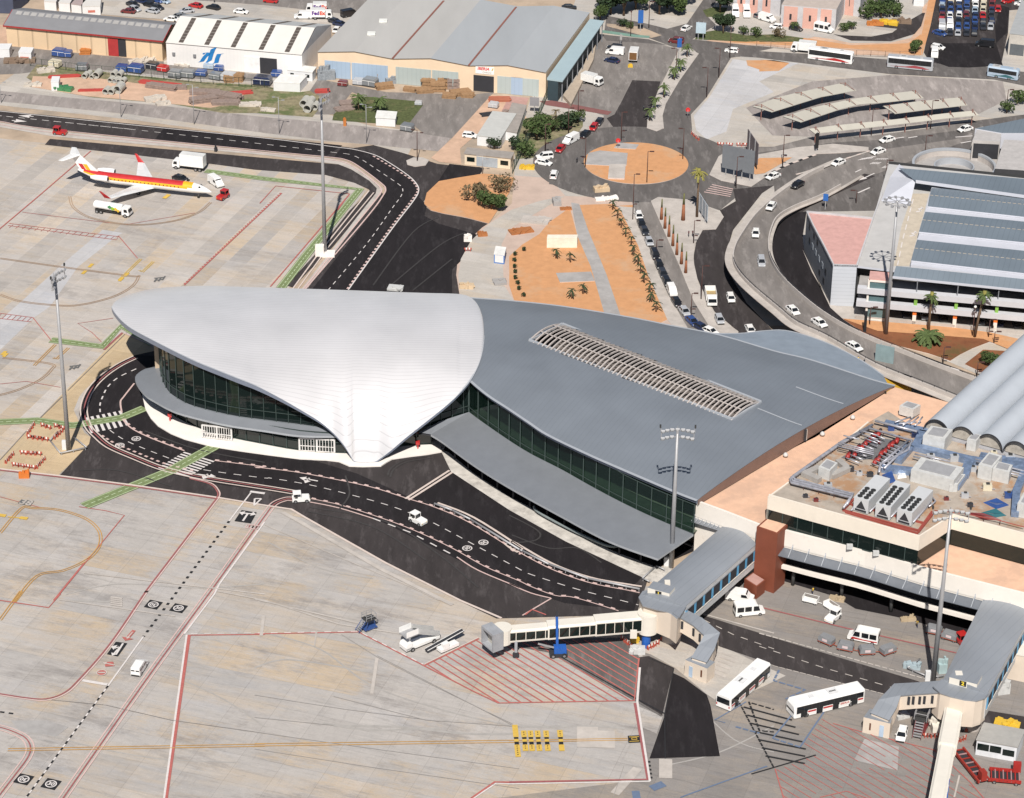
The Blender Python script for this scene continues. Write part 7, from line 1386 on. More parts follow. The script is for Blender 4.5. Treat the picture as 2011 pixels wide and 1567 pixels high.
for i,y in enumerate((8,48,90,130,172,215,262)):
 for j in range(7):
  c=cols[i][j]
  if c=='x': continue
  x=1392+j*63+(i*-2)+rnd.uniform(-5,5); k='lite_'+c if rnd.random()<.6 else 'liteh_'+c
  if (i,j) in ((5,0),(5,1),(0,4)): k='van_'+('silver' if (i,j)==(5,0) else 'white')
  V(k,ZP(3,0,x,y+rnd.uniform(-4,4)),(rnd.uniform(-1,1),10 if rnd.random()<.7 else -10),'%s %s in the compound, %s row from the top, %s from the left'%({'paleblue':'pale blue'}.get(c,c),'van' if k[:3]=='van' else 'car',ordn[i],ordn[j]),0,'cars in the vehicle compound')
for i in range(5):
 for s in(0,1): V('lite_'+['dark','blue','silver','navy','maroon','dark','grey','blue','dark','black'][i*2+s],ZP(3,0,1400+i*75+s*30,-18-s*14),(0,10),'car at the very top edge of the compound, %s from the left'%(ordn+['ninth','tenth'])[i*2+s],0,'cars in the vehicle compound')
for k,x,y,d,l in (('dark',1010,45,(10,3),'dark car at the left end of the dark car cluster behind the hangars'),('navy',1075,20,(10,3),'dark blue car second in the back row of the cluster'),('dark',1125,12,(10,3),'dark car third in the back row of the cluster'),('black',1140,50,(10,3),'black car in the middle of the dark cluster'),('blue',1195,15,(10,3),'blue car fourth in the back row of the cluster'),('dark',1195,68,(10,3),'dark car right of the silver car'),('paleblue',1245,20,(10,3),'pale blue car at the right end of the cluster'),('silver',1022,80,(10,3),'silver car in front of the cluster, beside the maroon car'),('maroon',975,98,(-10,-1),'maroon car nearest the container'),('silver',1158,95,(-10,-2),'silver car nearest the cabin roof'),('red',1487,55,(-10,-2),'red car on the road behind the white hangar'),('black',1620,68,(-10,-2),'black car on the road behind the white hangar'),('silver',1418,95,(-10,1),'silver blue car behind the white hangar roof'),('white',1300,158,(-10,-1),'white and blue car at the white hangar corner'),('white',1832,100,(10,1),'white car with driver door open behind the white hangar'),('grey',1368,135,(10,-2),'grey vehicle between the two hangars')): V('lite_'+k,ZP(0,0,x,y),d,l)
V('lite_red',ZP(1,0,122,18),(-10,-1),'red car at the top edge near the parcel trucks'); V('truck_parcel',ZP(1,0,470,95),(-10,0),'farther of the two white parcel trucks with purple and orange lettering'); V('truck_parcel',ZP(1,0,512,142),(10,0),'nearer of the two white parcel trucks with purple and orange lettering')
V('van_black',ZP(1,0,722,122),(10,-2),'black van beside the cargo hangar roof edge'); V('lite_dark',ZP(1,0,612,175),(10,3),'dark car behind the parcel trucks'); V('lite_navy',ZP(1,0,650,195),(10,2),'navy car between the dark car and the white car'); V('lite_white',ZP(1,0,625,238),(6,-8),'white car squeezed between white hangar and cargo hangar'); V('van_white',ZP(1,0,370,140),(-10,0),'white van left of the parcel trucks')
V('car_white_hatch',ZP(1,0,1635,1042),(10,1),'small white car left of the site cabins'); V('lite_black',ZP(2,0,455,68),(10,0),'black car on the road behind the cargo hangar')
V('van_small',ZP(0,3,1062,580),(6,-9.5),'small white van driving along the apron lane'); V('tug_red',(118,264),(10,1),'red tractor on the apron edge at the upper left'); V('catering',(372,332),(-10,-1.2),'high white catering truck beside the jet'); V('car_black_sedan',(355,354),(10,2.5),'black car behind the nose of the jet')
V('van_white',(424,363),(8,5.5),'white van with blue rear at the jet nose'); V('tug_red',(438,390),(-8,5),'red and orange loader tractor under the jet nose'); V('tanker',(222,420),(10,1.6),'white fuel tanker with green and yellow leaf pattern')
V('tug_white',ZP(1,2,352,790),(10,-.6),'white baggage tractor crossing the service road at the lane end'); V('tug_white',ZP(1,2,1240,955),(9,4.5),'white baggage tractor driving right on the dark service road')
V('apron_bus',ZP(2,3,1778,738),(32,-28.5),'white apron bus seen from behind, left of the other one'); V('apron_bus',ZP(3,3,500,858),(-58,14),'white apron bus facing left beside the black hatching')
V('minibus',ZP(3,3,790,350),(-10,-2.),'white minibus with red stripe above the baggage carts'); V('minibus_plain',ZP(2,3,1820,150),(10,-1.),'white van with side windows below the brown tower'); V('van_white',ZP(2,2,1750,1540),(10,1.5),'white panel van parked against the brown tower')
for i,(x,y,d) in enumerate(((510,375,(10,4)),(655,425,(10,2.)),(815,455,(10,-.5)),(975,450,(10,-3.5)))): V('cart',ZP(3,3,x,y),d,'%s of four grey covered baggage carts in a curved train'%['first','second','third','fourth'][i],0,'covered baggage carts')
V('cart',ZP(3,3,1325,300),(10,2.),'left grey baggage cart behind the mast shadow',0,'covered baggage carts'); V('cart',ZP(3,3,1445,345),(10,3.),'right grey baggage cart hitched to the red tractor',0,'covered baggage carts'); V('tug_red',ZP(3,3,1550,385),(6,6),'red tractor half behind the second jet bridge')
V('cart_flat',ZP(3,3,390,62),(10,2.5),'left white flat cart beside the dark terminal base',0,'white flat carts'); V('cart_flat',ZP(3,3,545,115),(8,5.5),'right white flat cart hitched to the small tractor',0,'white flat carts'); V('tug_white',ZP(3,3,560,195),(-8,7),'small white tractor pulling the flat carts')
V('car_white_hatch',ZP(3,3,1080,1085),(-2.5,10),'white car beside the stair hut of the second jet bridge')
def jet():
 p0,p1=P(156,362,0),P(416,392,0); L=(p1-p0).length; rz=math.atan2((p1-p0).y,(p1-p0).x)
 o=thing('regional_jet',p0,'white regional jet with red and orange stripe and red winglets','airplane',rz=rz)
 W=pnt('white'); RD=mat('jet_red',(.45,.03,.03),.35,coat=.5); OR=mat('jet_orange',(.85,.38,.02),.35,coat=.5); n=24; zc=2.7
 st=[(0,.25,.25,1.3),(1.5,.55,.55,1.0),(4,1.,1.,.5),(7,1.3,1.3,.1),(10,1.35,1.35,0),(L-7,1.35,1.35,0),(L-4.5,1.28,1.28,-.05),(L-2.8,1.05,1.02,-.2),(L-1.4,.72,.68,-.42),(L-.5,.38,.35,-.6),(L,.08,.08,-.7)]
 mb=MB(); vs=[];N=len(st)
 xs=[];
 for a,b in zip(st,st[1:]):
  k=max(1,int((b[0]-a[0])/1.2)); xs+=[tuple(a[i]+(b[i]-a[i])*j/k for i in range(4)) for j in range(k)]
 xs.append(st[-1])
 rings=[[Vector((x,ry*math.cos(2*math.pi*t/n),zc+dz+rz_*math.sin(2*math.pi*t/n))) for t in range(n)] for x,ry,rz_,dz in xs]
 mb.v=[];
 for r in rings: mb.v+=[tuple(v) for v in r]
 mW,mR,mO=mb.mi(W),mb.mi(RD),mb.mi(OR)
 for i in range(len(rings)-1):
  x=xs[i][0];
  for t in range(n):
   el=math.degrees(math.asin(math.sin(2*math.pi*(t+.5)/n))); m=mW
   if 1.2<x<L-6.5-(0 if el>25 else 0): m=mR if el>34 else (mO if el>2 else mW)
   if L-7.7<x<L-5.2-max(0,(20-el))*.06 and el>-5: m=mO
   mb.f.append([i*n+t,i*n+(t+1)%n,(i+1)*n+(t+1)%n,(i+1)*n+t]); mb.m.append(m); mb.sm.append(True)
 fu=mb.build('fuselage',o)
 mb=MB();
 for s in(-1,1):
  for k in range(20): mb=MB(); x=8+(L-16)*k/19; mb.box((x,s*1.33,zc+.25),(.25,.06,.32),CARG); mb.build('window',fu)
 mb=MB()
 mb.loft([[Vector((L-3.05,y*1.0,zc+.55)),Vector((L-2.1,y*.62,zc+.02)),Vector((L-2.15,y*.62,zc+.22)),Vector((L-2.95,y*.9,zc+.78))] for y in(-1.02,-.4,.4,1.02)],CARG); mb.build('cockpit_window',fu)
 def foil(mb,a,b,ca,cb,th,m,up=Vector((0,0,1))):
  a,b=Vector(a),Vector(b); S_=[]
  for p,c in((a,ca),(b,cb)): S_.append([p+Vector((c/2,0,0)),p+Vector((c*.15,0,0))+up*th*c,p+Vector((-c/2,0,0)),p+Vector((c*.15,0,0))-up*th*c])
  mb.loft(S_,m)
 xw=L*.50
 for s in(-1,1):
  mb=MB(); foil(mb,(xw,s*1.0,1.75),(xw-5.2,s*11.2,2.55),5.6,1.7,.06,mat('wing_grey_white',(.62,.62,.62),.4)); w=mb.build('wing',o)
  mb=MB(); foil(mb,(xw-5.2,s*11.2,2.55),(xw-6.8,s*11.9,4.5),1.7,.6,.05,RD,Vector((0,1,0))); mb.build('winglet',w)
  mb=MB(); n2=14; S_=[[Vector((x,s*2.3+r*math.cos(2*math.pi*t/n2),zc+.75+r*math.sin(2*math.pi*t/n2))) for t in range(n2)] for x,r in((4.2,.4),(5.5,.68),(8.,.75),(8.6,.66))]; mb.loft(S_,W,smooth=False); e=mb.build('engine',o)
  mb=MB(); mb.add([Vector((8.62,s*2.3+.55*math.cos(2*math.pi*t/n2),zc+.75+.55*math.sin(2*math.pi*t/n2))) for t in range(n2)],[tuple(range(n2))],SOFF); mb.build('intake',e)
  mb=MB(); mb.box((6.5,s*1.55,zc+.6),(2.4,.9,.25),W); mb.build('pylon',e)
  mb=MB(); foil(mb,(-.6,s*.1,7.9),(-2.6,s*4.3,7.8),2.9,1.3,.06,W); mb.build('tailplane',o)
  mb=MB(); mb.tube([(xw-1.,s*1.9,1.6),(xw-1.,s*1.9,.4)],.12,ZINC,6); g_=mb.build('landing_gear',o); mb=MB(); mb.wheel((xw-1.,s*1.9,.42),.42,.5,TYRE,Vector((0,1,0)),12,RIM); mb.build('wheel',g_)
 mb=MB(); a=[Vector((5.6,0,zc+1.1)),Vector((.9,0,zc+.7)),Vector((-1.8,0,7.9)),Vector((.8,0,7.9))]; S_=[[p+Vector((0,y,0)) for p in a] for y in(-.15,.15)]; mb.loft(S_,W); fn=mb.build('tail_fin',o)
 for s in(-1,1):
  mb=MB()
  for z0_,z1_,m in((4.1,5.7,RD),(4.1,5.7,OR)):
   x0=1.2 if m is RD else 2.4; q=[Vector((x0-.5+.4,s*.17,z0_)),Vector((x0+.6+.4,s*.17,z0_)),Vector((x0+.6-.6,s*.17,z1_)),Vector((x0-.5-.6,s*.17,z1_))]; mb.add(q,[(0,1,2,3) if s<0 else (3,2,1,0)],m)
  mb.build('logo',fn)
 mb=MB(); mb.tube([(L-3.4,0,1.7),(L-3.4,0,.3)],.09,ZINC,6); g_=mb.build('landing_gear',o); mb=MB(); mb.wheel((L-3.4,0,.3),.3,.35,TYRE,Vector((0,1,0)),12); mb.build('wheel',g_)
jet()
GALV=mat('galvanised_steel',(.36,.36,.37),.5,.3,var=.06,scale=1); DPOLE=mat('dark_brown_pole',(.075,.035,.03),.6); LENS=mat('lamp_glass',(.55,.57,.58),.2)
def mast(base,top,label,style,fenced=True):
 p=P(*base); H=hgt(base,top); o=thing('floodlight_mast',p,label,'mast','floodlight masts')
 mb=MB(); mb.tube([(0,0,0),(0,0,H*.5),(0,0,H)],[.5,.38,.24],GALV,12); mb.build('pole',o)
 mb=MB()
 if style=='ring':
  n=28; [mb.bar((2.4*math.cos(2*math.pi*k/n),2.4*math.sin(2*math.pi*k/n),H-.2),(2.4*math.cos(2*math.pi*(k+1)/n),2.4*math.sin(2*math.pi*(k+1)/n),H-.2),.12,.12,GALV) for k in range(n)]
  for k in range(4): a=k*math.pi/4; mb.bar((2.4*math.cos(a),2.4*math.sin(a),H-.2),(-2.4*math.cos(a),-2.4*math.sin(a),H-.2),.1,.1,GALV)
  h=mb.build('head_frame',o)
  for k in range(12): a=2*math.pi*k/12; mb=MB(); mb.box((2.7*math.cos(a),2.7*math.sin(a),H-.35),(.7,.5,.35),GALV,a); mb.build('floodlight',h)
  return o
 dirs={'wide':0.,'side':R(75),'back':R(60)}[style]; c,s=math.cos(dirs),math.sin(dirs)
 def T(x,y,z): return Vector((x*c-y*s,x*s+y*c,z))
 arc=[(x,.9-.09*x*x*-1 if False else -.35+.11*x*x) for x in (-3.,-2,-1,0,1,2,3.)]
 for dz in (-.9,.6):
  for (a,b),(a2,b2) in zip(arc,arc[1:]): mb.bar(T(a,-b,H+dz),T(a2,-b2,H+dz),.14,.14,GALV)
 for a,b in ((-3,0),(3,6),(0,3)): x,y=arc[b]; mb.bar(T(x,-y,H-1.),T(x,-y,H+1.3),.12,.12,GALV)
 mb.bar((0,0,H-1),(0,0,H+.8),.4,.4,GALV); h=mb.build('head_frame',o)
 for dz in (-.75,.75):
  for x in (-2.7,-1.9,-1.0,1.0,1.9,2.7)+((0.,) if dz>0 else ()):
   y=-.35+.11*x*x; mb=MB(); Mx=Matrix.Rotation(dirs,3,'Z')@Matrix.Rotation(R(35),3,'X'); mb.box(T(x,-y-.3,H+dz),(.72,.3,.75),GALV,M=Mx); mb.box(T(x,-y-.45,H+dz-.12),(.55,.06,.55),LENS,M=Mx); mb.build('floodlight',h)
 for x in (-3.2,3.2): mb=MB(); mb.box(T(x,-.6,H+1.8),(.3,.5,.5),BUMP); mb.bar(T(x,-.6,H+.5),T(x,-.6,H+1.7),.06,.06,GALV); mb.build('camera',h)
 if fenced:
  mb=MB(); mb.box((-.9,.6,1.),(.9,.7,2.),WCAB); mb.build('control_box',o)
 return o
mast((135,885),548,'tall mast at the left edge inside a grey hexagonal barrier','side'); mast((638,497),200,'tall mast on the apron edge beside the curved road','side')
mast((1318,1114),851,'mast in front of the grey canopy with its head over the roof','wide'); mast((1832,1340),1011,'mast beside the second jet bridge','wide')
mast(z1(3,1,960,1068),394,'mast with a flat ring head at the car park corner','ring',False)
def guard(name,label,pts,r=.14,h=.6,m=GALV,c=None):
 W=[P(*p) for p in pts]; o=thing(name,W[0],label,'barrier'); mb=MB(); W=[p-W[0] for p in W]
 for a,b in zip(W,W[1:]): mb.tube([a+Vector((0,0,h)),b+Vector((0,0,h))],r,m,8)
 for a in resample(W,2.5): mb.box((a.x,a.y,h/2),(.14,.14,h),m)
 mb.build('rail',o); return o
guard('guard_rail','grey hexagonal guard rail round the left floodlight mast',Z(0,2,[(440,280),(380,345),(460,443),(660,400),(560,320)]))
guard('guard_rail','grey guard rail round the mast by the second jet bridge',Z(3,3,[(1220,510),(1125,580),(1290,650),(1400,640)])); guard('guard_rail','dark angled rail at the foot of the canopy mast',Z(2,2,[(1180,1330),(1115,1300),(1010,1395),(1065,1420)]))
crash=guard('guard_rail','long curved crash barrier on the service road verge',Z(1,2,[(1365,830),(1500,880),(1640,950),(2011,1180)])+Z(2,2,[(100,1190),(300,1290),(600,1400),(990,1480)]),.2,.7)
for pl_ in (P(*z1(1,1,525,470)),): mb=MB(); o=thing('mast_plinth',pl_,'white concrete block at the foot of the mast by the curved road','plinth'); mb.box((-.9,0,1.3),(2.,1.6,2.6),WPLAST); mb.box((.9,.3,.3),(3.4,3.,.6),WPLAST); mb.build('block',o)
def lampost(H,style):
 def f():
  o=thing('street_lamp',(0,0,0),'','street lamp'); m=DPOLE if style!='thin' else GALV
  mb=MB(); mb.tube([(0,0,0),(0,0,H)],[.13,.08] if style!='thin' else [.11,.06],m,6); mb.build('pole',o)
  if style=='one': mb=MB(); mb.bar((0,0,H-.1),(.9,0,H),.09,.09,m); mb.box((1.,0,H),(1.1,.42,.18),m); mb.build('lamp_head',o)
  elif style=='globe': mb=MB(); mb.loft([[Vector((r*math.cos(k*math.pi/5),r*math.sin(k*math.pi/5),H+z)) for k in range(10)] for r,z in((.1,-.05),(.32,.2),(.32,.4),(.1,.65))],HL,smooth=True); mb.build('lamp_head',o)
  elif style=='mid':
   mb=MB(); mb.bar((0,0,H-.1),(.7,0,H),.09,.09,m); mb.box((.9,0,H),(1.,.42,.18),m); mb.build('lamp_head',o); mb=MB(); mb.bar((0,0,H*.33),(.5,0,H*.35),.08,.08,m); mb.box((.6,0,H*.35),(.7,.35,.15),m); mb.build('lamp_head',o)
  else:
   for s in(-1,1): mb=MB(); mb.bar((0,0,H-.2*(s>0)*4),(s*1.1,0,H+.1-.2*(s>0)*4),.07,.07,m); mb.box((s*1.2,0,H+.1-.2*(s>0)*4),(.75,.35,.16),m if style=='thin' else m); mb.build('lamp_head',o)
  return o
 return f
LP=[(2,0,522,920,690,'mid',0,'beside the maroon lane end'),(2,0,448,1040,820,'mid',0,'in the planting strip near the palm'),(2,0,272,1165,940,'mid',0,'at the lower end of the planting strip'),(2,0,850,1070,850,'mid',0,'at the red sign above the roundabout island'),(2,0,577,1272,1050,'mid',180,'at the left edge of the roundabout island'),(2,0,1500,740,515,'one',180,'halfway along the kerb of the chalky lot'),(2,0,1592,590,370,'one',180,'at the upper corner of the chalky lot'),(2,0,1265,590,370,'one',180,'in the palm median under the blue sign'),(2,0,1318,1212,975,'mid',180,'at the right side of the roundabout island'),(2,0,1045,1390,1155,'one',0,'in the middle of the roundabout island'),(2,0,1722,1430,1195,'one',0,'in front of the grey billboard'),(2,0,1675,440,225,'one',90,'beside the white car above the chalky lot'),(2,0,922,275,100,'one',90,'on the teal painted island'),(2,0,1060,215,10,'one',0,'by the dark trees at the top'),(2,1,938,200,-150,'mid',0,'at the top of the taxi rank'),(3,0,177,1265,1030,'mid',0,'at the orange verge by the chequered kerb'),(3,0,850,1030,820,'one',0,'between the two lower shelters'),(3,0,1300,980,760,'one',0,'before the right hand shelter'),(3,0,1255,1210,1035,'one',0,'on the wide road left of the car park annex'),(3,0,957,1400,1215,'one',0,'by the painted words on the road'),(3,0,735,1545,1440,'one',180,'short one by the blue sign at the car park'),(3,0,1880,800,685,'one',0,'by the bushes at the right edge'),(2,1,1400,380,200,'mid',0,'on the forecourt by the red figures'),(2,1,1457,805,550,'one',0,'left of the open truck'),(2,1,1380,940,755,'mid',0,'beside the blue car of the rank'),(2,1,1118,440,355,'one',0,'beside the gap in the taxi rank'),(3,1,838,1000,860,'one',0,'before the glass stair tower'),(3,1,1740,1095,950,'mid',0,'before the car park decks'),(3,1,1782,1140,1040,'mid',0,'at the end of the garden path'),(3,1,1395,1290,1165,'mid',0,'at the lower edge of the red earth bed'),(3,1,1652,1390,1280,'mid',0,'nearest the red and white crossing'),(3,1,1618,1085,870,'globe',0,'with a white globe before the car park'),(1,0,1235,1225,985,'two',0,'on its small round concrete island'),(1,0,1730,1325,1185,'thin',0,'in front of the guard house'),(0,0,920,890,620,'thin',0,'leftmost of the thin ones on the old track verge'),(0,0,1475,945,640,'thin',0,'second thin one on the old track verge'),(1,0,188,1015,735,'thin',0,'third thin one on the old track verge'),(1,0,850,1085,800,'thin',0,'thin one before the palm lawn'),(0,0,10,780,600,'thin',0,'thin one at the far left edge'),(3,1,365,1080,990,'one',0,'small one on the elevated road edge')]
for c,r,x,y,t,st,rz,l in LP:
 b=z1(c,r,x,y); H=round(hgt(b,TY[r]+t/ZK)*2)/2; place('lamp_%s_%s'%(st,H),lampost(H,st),P(*b),R(rz),('dark street lamp ' if st not in('thin','globe') else ('lamp post ' if st=='globe' else 'slim grey street lamp '))+l,'street lamps')
def panel_sign(name,label,a,b,z0,z1_,m,posts=2,cat='sign',thick=.15,pm=None):
 A,B=P(*a),P(*b); o=thing(name,A,label,cat); d=B-A; mb=MB(); n=Vector((d.y,-d.x,0)).normalized()*thick; mb.prism([(0,0),(d.x,d.y),(d.x+n.x,d.y+n.y),(n.x,n.y)],z0,z1_,m); p=mb.build('panel',o)
 for k in range(posts): q=d*((k+.5)/posts); mb=MB(); mb.box((q.x-n.x*.6,q.y-n.y*.6,z1_/2+.1),(.2,.2,z1_+.3),pm or GALV); mb.build('post',o)
 return o
bb=panel_sign('billboard','big blank grey billboard on posts beside the roundabout exit',z1(2,0,1612,1330),z1(2,0,1855,1385),2.2,8.4,mat('billboard_back',(.16,.17,.185),.6,var=.08,scale=.5),4,'billboard')
panel_sign('billboard','narrow dark billboard edge right behind the big grey one',z1(2,0,1880,1310),z1(2,0,1800,1190),2.,7.6,mat('billboard_side',(.14,.12,.13),.7),2,'billboard')
panel_sign('billboard','slanted pale billboard at the foot of the tall palm',z1(2,1,1500,240),z1(2,1,1430,130),1.,5.,mat('billboard_pale',(.34,.38,.42),.6),3,'billboard')
panel_sign('info_board','pale blue information board beside the junction',z1(2,0,1415,300),z1(2,0,1490,305),2.,5.2,mat('pale_blue_board',(.42,.52,.58),.5),2)
panel_sign('road_sign','dark blue triple road sign by the teal island',z1(2,0,975,240),z1(2,0,1015,240),2.6,6.4,mat('sign_blue',(.03,.12,.38),.5),1); panel_sign('road_sign','dark blue square road sign on the palm median',z1(2,0,1268,530),z1(2,0,1300,525),6.5,9.,mat('sign_blue',(.03,.12,.38)),1)
panel_sign('road_sign','black direction sign in the verge right of the billboard',z1(3,0,420,1155),z1(3,0,445,1150),1.,5.2,BLKP,1); panel_sign('road_sign','blue round parking sign near the darker lane',z1(3,0,480,1590),z1(3,0,518,1595),2.4,4.2,mat('sign_blue',(.03,.12,.38)),1); panel_sign('road_sign','small pale sign on the cargo lot corner',z1(2,0,838,340),z1(2,0,856,340),1.5,3,PAVEG,1)
panel_sign('road_sign','grey parking sign panel before the red yard by the hangar',z1(2,0,155,860),z1(2,0,225,865),2.2,4.6,mat('sign_grey',(.25,.24,.25)),1)
panel_sign('glass_screen','tall pale glass screen at the end of the elevated footway',z1(3,1,862,1470),z1(3,1,1000,1500),6.,10.4,mat('screen_glass',(.22,.29,.30),.2),2,'screen')
panel_sign('dark_pylon','tall black pylon in front of the car park stair tower',z1(3,1,790,1050),z1(3,1,812,1052),0,5.2,BLKP,0,'pylon',.5); panel_sign('goods_shed','yellow shuttered kiosk beside the terminal corner',z1(3,1,935,1600),z1(3,1,1110,1640),1.,6.5,mat('yellow_kiosk',(.60,.36,.04),.6),0,'kiosk',-3.)
for c,x,y,l in ((2,1355,855,'round red sign back at the kerb right of the median'),(2,825,1090,'round red sign back above the roundabout island')):
 p=P(*z1(2,0,x,y+40)); o=thing('traffic_sign',p,l,'sign'); mb=MB(); mb.tube([(0,0,0),(0,0,2.3)],.06,GALV,6); mb.build('post',o); mb=MB(); mb.wheel((0,0,2.3),.6,.1,mat('sign_red',(.6,.03,.03)),Vector((0,1,0)),14); mb.build('disc',o)
def fence(label,pts,h,m,step=3.,mesh=.5):
 W=resample([P(*p) for p in pts],step); o=thing('fence',W[0],label,'fence'); z0=W[0].copy(); mb=MB()
 for a,b in zip(W,W[1:]):
  a,b=a-z0,b-z0; mb.bar(a+Vector((0,0,h)),b+Vector((0,0,h)),.06,.06,m); mb.bar(a+Vector((0,0,.15)),b+Vector((0,0,.15)),.06,.06,m)
  for k in range(1,int(step/mesh)): q=a.lerp(b,k*mesh/step); mb.bar(q+Vector((0,0,.1)),q+Vector((0,0,h)),.03,.03,m)
 mb.build('mesh_panel',o)
 for a in W: mb=MB(); a=a-z0; mb.box((a.x,a.y,h/2),(.12,.12,h),m); mb.build('post',o)
GF_=mat('green_fence',(.03,.05,.035),.7)
fence('dark green mesh fence along the weedy strip before the hangars',Z(0,0,[(230,500),(600,545),(1100,590),(1600,640),(2011,665)])+Z(1,0,[(330,700)]),2.3,GF_,3.5,.9)
fence('dark green fence running down from the cargo hangar corner',Z(2,0,[(290,740),(210,930),(120,1120),(20,1330)]),2.6,GF_,2.6,.35)
fence('low fence between the orange verge and the airport road',Z(3,0,[(-20,352),(700,425),(1230,440)]),1.8,mat('brown_fence',(.2,.13,.09),.8),4.,2.)
LEAF=mat('foliage_green',(.055,.085,.025),.9,var=.6,scale=1.5); LEAF2=mat('foliage_dark',(.025,.045,.018),.9,var=.6,scale=1.2); LEAF3=mat('foliage_brown',(.13,.10,.055),.9,var=.5,scale=1.5); TRUNK=mat('bark',(.15,.10,.065),.95,var=.3,scale=3); PALMG=mat('palm_frond',(.07,.10,.03),.8,var=.4,scale=2); PALMY=mat('palm_frond_yellow',(.22,.2,.05),.8,var=.3,scale=2)
def cloud(mb,rnd,n,lumps,size,m):
 for i in range(n):
  cx,cy,cz,rx,rz_=rnd.choice(lumps);
  while True:
   v=Vector((rnd.uniform(-1,1),rnd.uniform(-1,1),rnd.uniform(-1,1)))
   if .25<v.length<1: break
  v=v.normalized()*(v.length**.35); p=Vector((cx+v.x*rx,cy+v.y*rx,cz+v.z*rz_))
  if p.z<.05: p.z=.05
  a=Vector((rnd.gauss(0,1),rnd.gauss(0,1),rnd.gauss(0,1))).normalized(); b=a.cross(Vector((rnd.gauss(0,1),rnd.gauss(0,1),rnd.gauss(0,1)))).normalized(); s=size*rnd.uniform(.6,1.4)
  mb.add([p-a*s,p+b*s*.6,p+a*s,p-b*s*.6],[(0,1,2,3)],m)
def m_tree(seed,n,r,h,m,size,trunkh,cat='tree',name='tree'):
 def f():
  rnd=random.Random(seed); o=thing(name,(0,0,0),'',cat)
  lumps=[(rnd.uniform(-.55,.55)*r,rnd.uniform(-.55,.55)*r,trunkh+(h-trunkh)*rnd.uniform(.3,.75),r*rnd.uniform(.35,.6),(h-trunkh)*rnd.uniform(.22,.4)) for _ in range(7)]
  mb=MB(); cloud(mb,rnd,n,lumps,size,m); mb.build('crown' if cat=='tree' else 'foliage',o)
  mb=MB(); mb.tube([(0,0,0),(.1,0,trunkh+.2*h)],[.06*r+.05,.03*r],TRUNK,6)
  for l in lumps[:5]: mb.tube([(0.05,0,trunkh*.8),(l[0]*.8,l[1]*.8,l[2])],[.03*r,.015*r],TRUNK,5)
  mb.build('trunk' if cat=='tree' else 'stem',o); return o
 return f
def m_palm(seed,h,r,n=22,m=None,lean=0.,wrap=False,bush=False):
 def f():
  rnd=random.Random(seed); o=thing('palm_tree',(0,0,0),'','palm'); mb=MB()
  mb.tube([(0,0,0),(lean*.4,0,h*.5),(lean,0,h)],[.34 if h>5 else .2,.24 if h>5 else .14,.26 if h>5 else .15],TRUNK,8); mb.build('trunk',o)
  mb=MB(); c=Vector((lean,0,h))
  for k in range(n):
   a=2*math.pi*k*.618; up=rnd.uniform(-.25,1.1); L=r*rnd.uniform(.8,1.15); d=Vector((math.cos(a),math.sin(a),0)); pts=[]
   for j in range(6): t=j/5; pts.append(c+d*L*t*math.cos(up*.6*(1-t*.5))+Vector((0,0,L*(math.sin(up)*t-.75*t*t))))
   for j in range(5):
    p,q=pts[j],pts[j+1]; sd=Vector((-d.y,d.x,0))*L*(.06+.09*math.sin(math.pi*(j+.6)/5.6)); dn=Vector((0,0,-.12*L))
    mb.add([p,q,q+sd+dn*.6,p+sd*.8+dn*.5,q-sd+dn*.6,p-sd*.8+dn*.5],[(0,1,2,3),(1,0,5,4)],m or PALMG)
  mb.build('crown',o)
  if wrap: mb=MB(); mb.tube([(lean*.95,0,h-.9),(lean,0,h+.9)],[.3,.45],PALMY,7); mb.build('dead_fronds',o)
  return o
 return f
MT={}
def T(key,mk,c,label,group=None,sc=1.,rz=None):
 p=P(*c); p.z=.12; r_=random.Random(hash(c[0]*7+c[1])%999); o=place(key,mk,p,rz if rz is not None else r_.uniform(0,6.2),label,group,sc=sc); return o
big=m_tree(1,1500,4.6,7.5,LEAF2,.42,1.8); big2=m_tree(2,1200,4.,6.,LEAF,.4,1.4); bush=m_tree(3,420,1.5,2.4,LEAF,.22,.2,'shrub','shrub'); bushd=m_tree(4,420,1.5,2.3,LEAF2,.22,.2,'shrub','shrub'); brown=m_tree(5,500,2.,2.8,LEAF3,.2,.3,'shrub','shrub')
pos=['first','second','third','fourth','fifth','sixth','seventh','eighth','ninth','tenth','eleventh','twelfth']
for i,(x,y,s) in enumerate(((690,150,.8),(770,105,1.1),(870,120,1.2),(960,70,1.1),(1140,110,1.),(1200,60,1.2),(1290,95,1.1),(1340,40,1.))): T('treeA' if i%3 else 'treeB',big if i%3 else big2,z1(2,0,x,y),'dark tree in the grove at the top, %s from the left'%pos[i],'trees of the dark grove',s)
for x,y,s,l in ((1600,95,.9,'dark tree on the grass left of the white vans'),(1625,255,.75,'round dark tree beside the pale blue information board')): T('treeA',big,z1(2,0,x,y),l,None,s)
T('treeB',big2,z1(3,0,1190,400),'brownish tree between the orange verge and the compound',None,.6); T('treeB',big2,(965,412),'big dense shrub tree on the orange earth island',None,.85); T('brown',brown,(932,398),'bare brown bush left of the dense tree on the orange island',None,1.7); T('brown',brown,(985,375),'bare brown bush above the dense tree on the orange island',None,1.6)
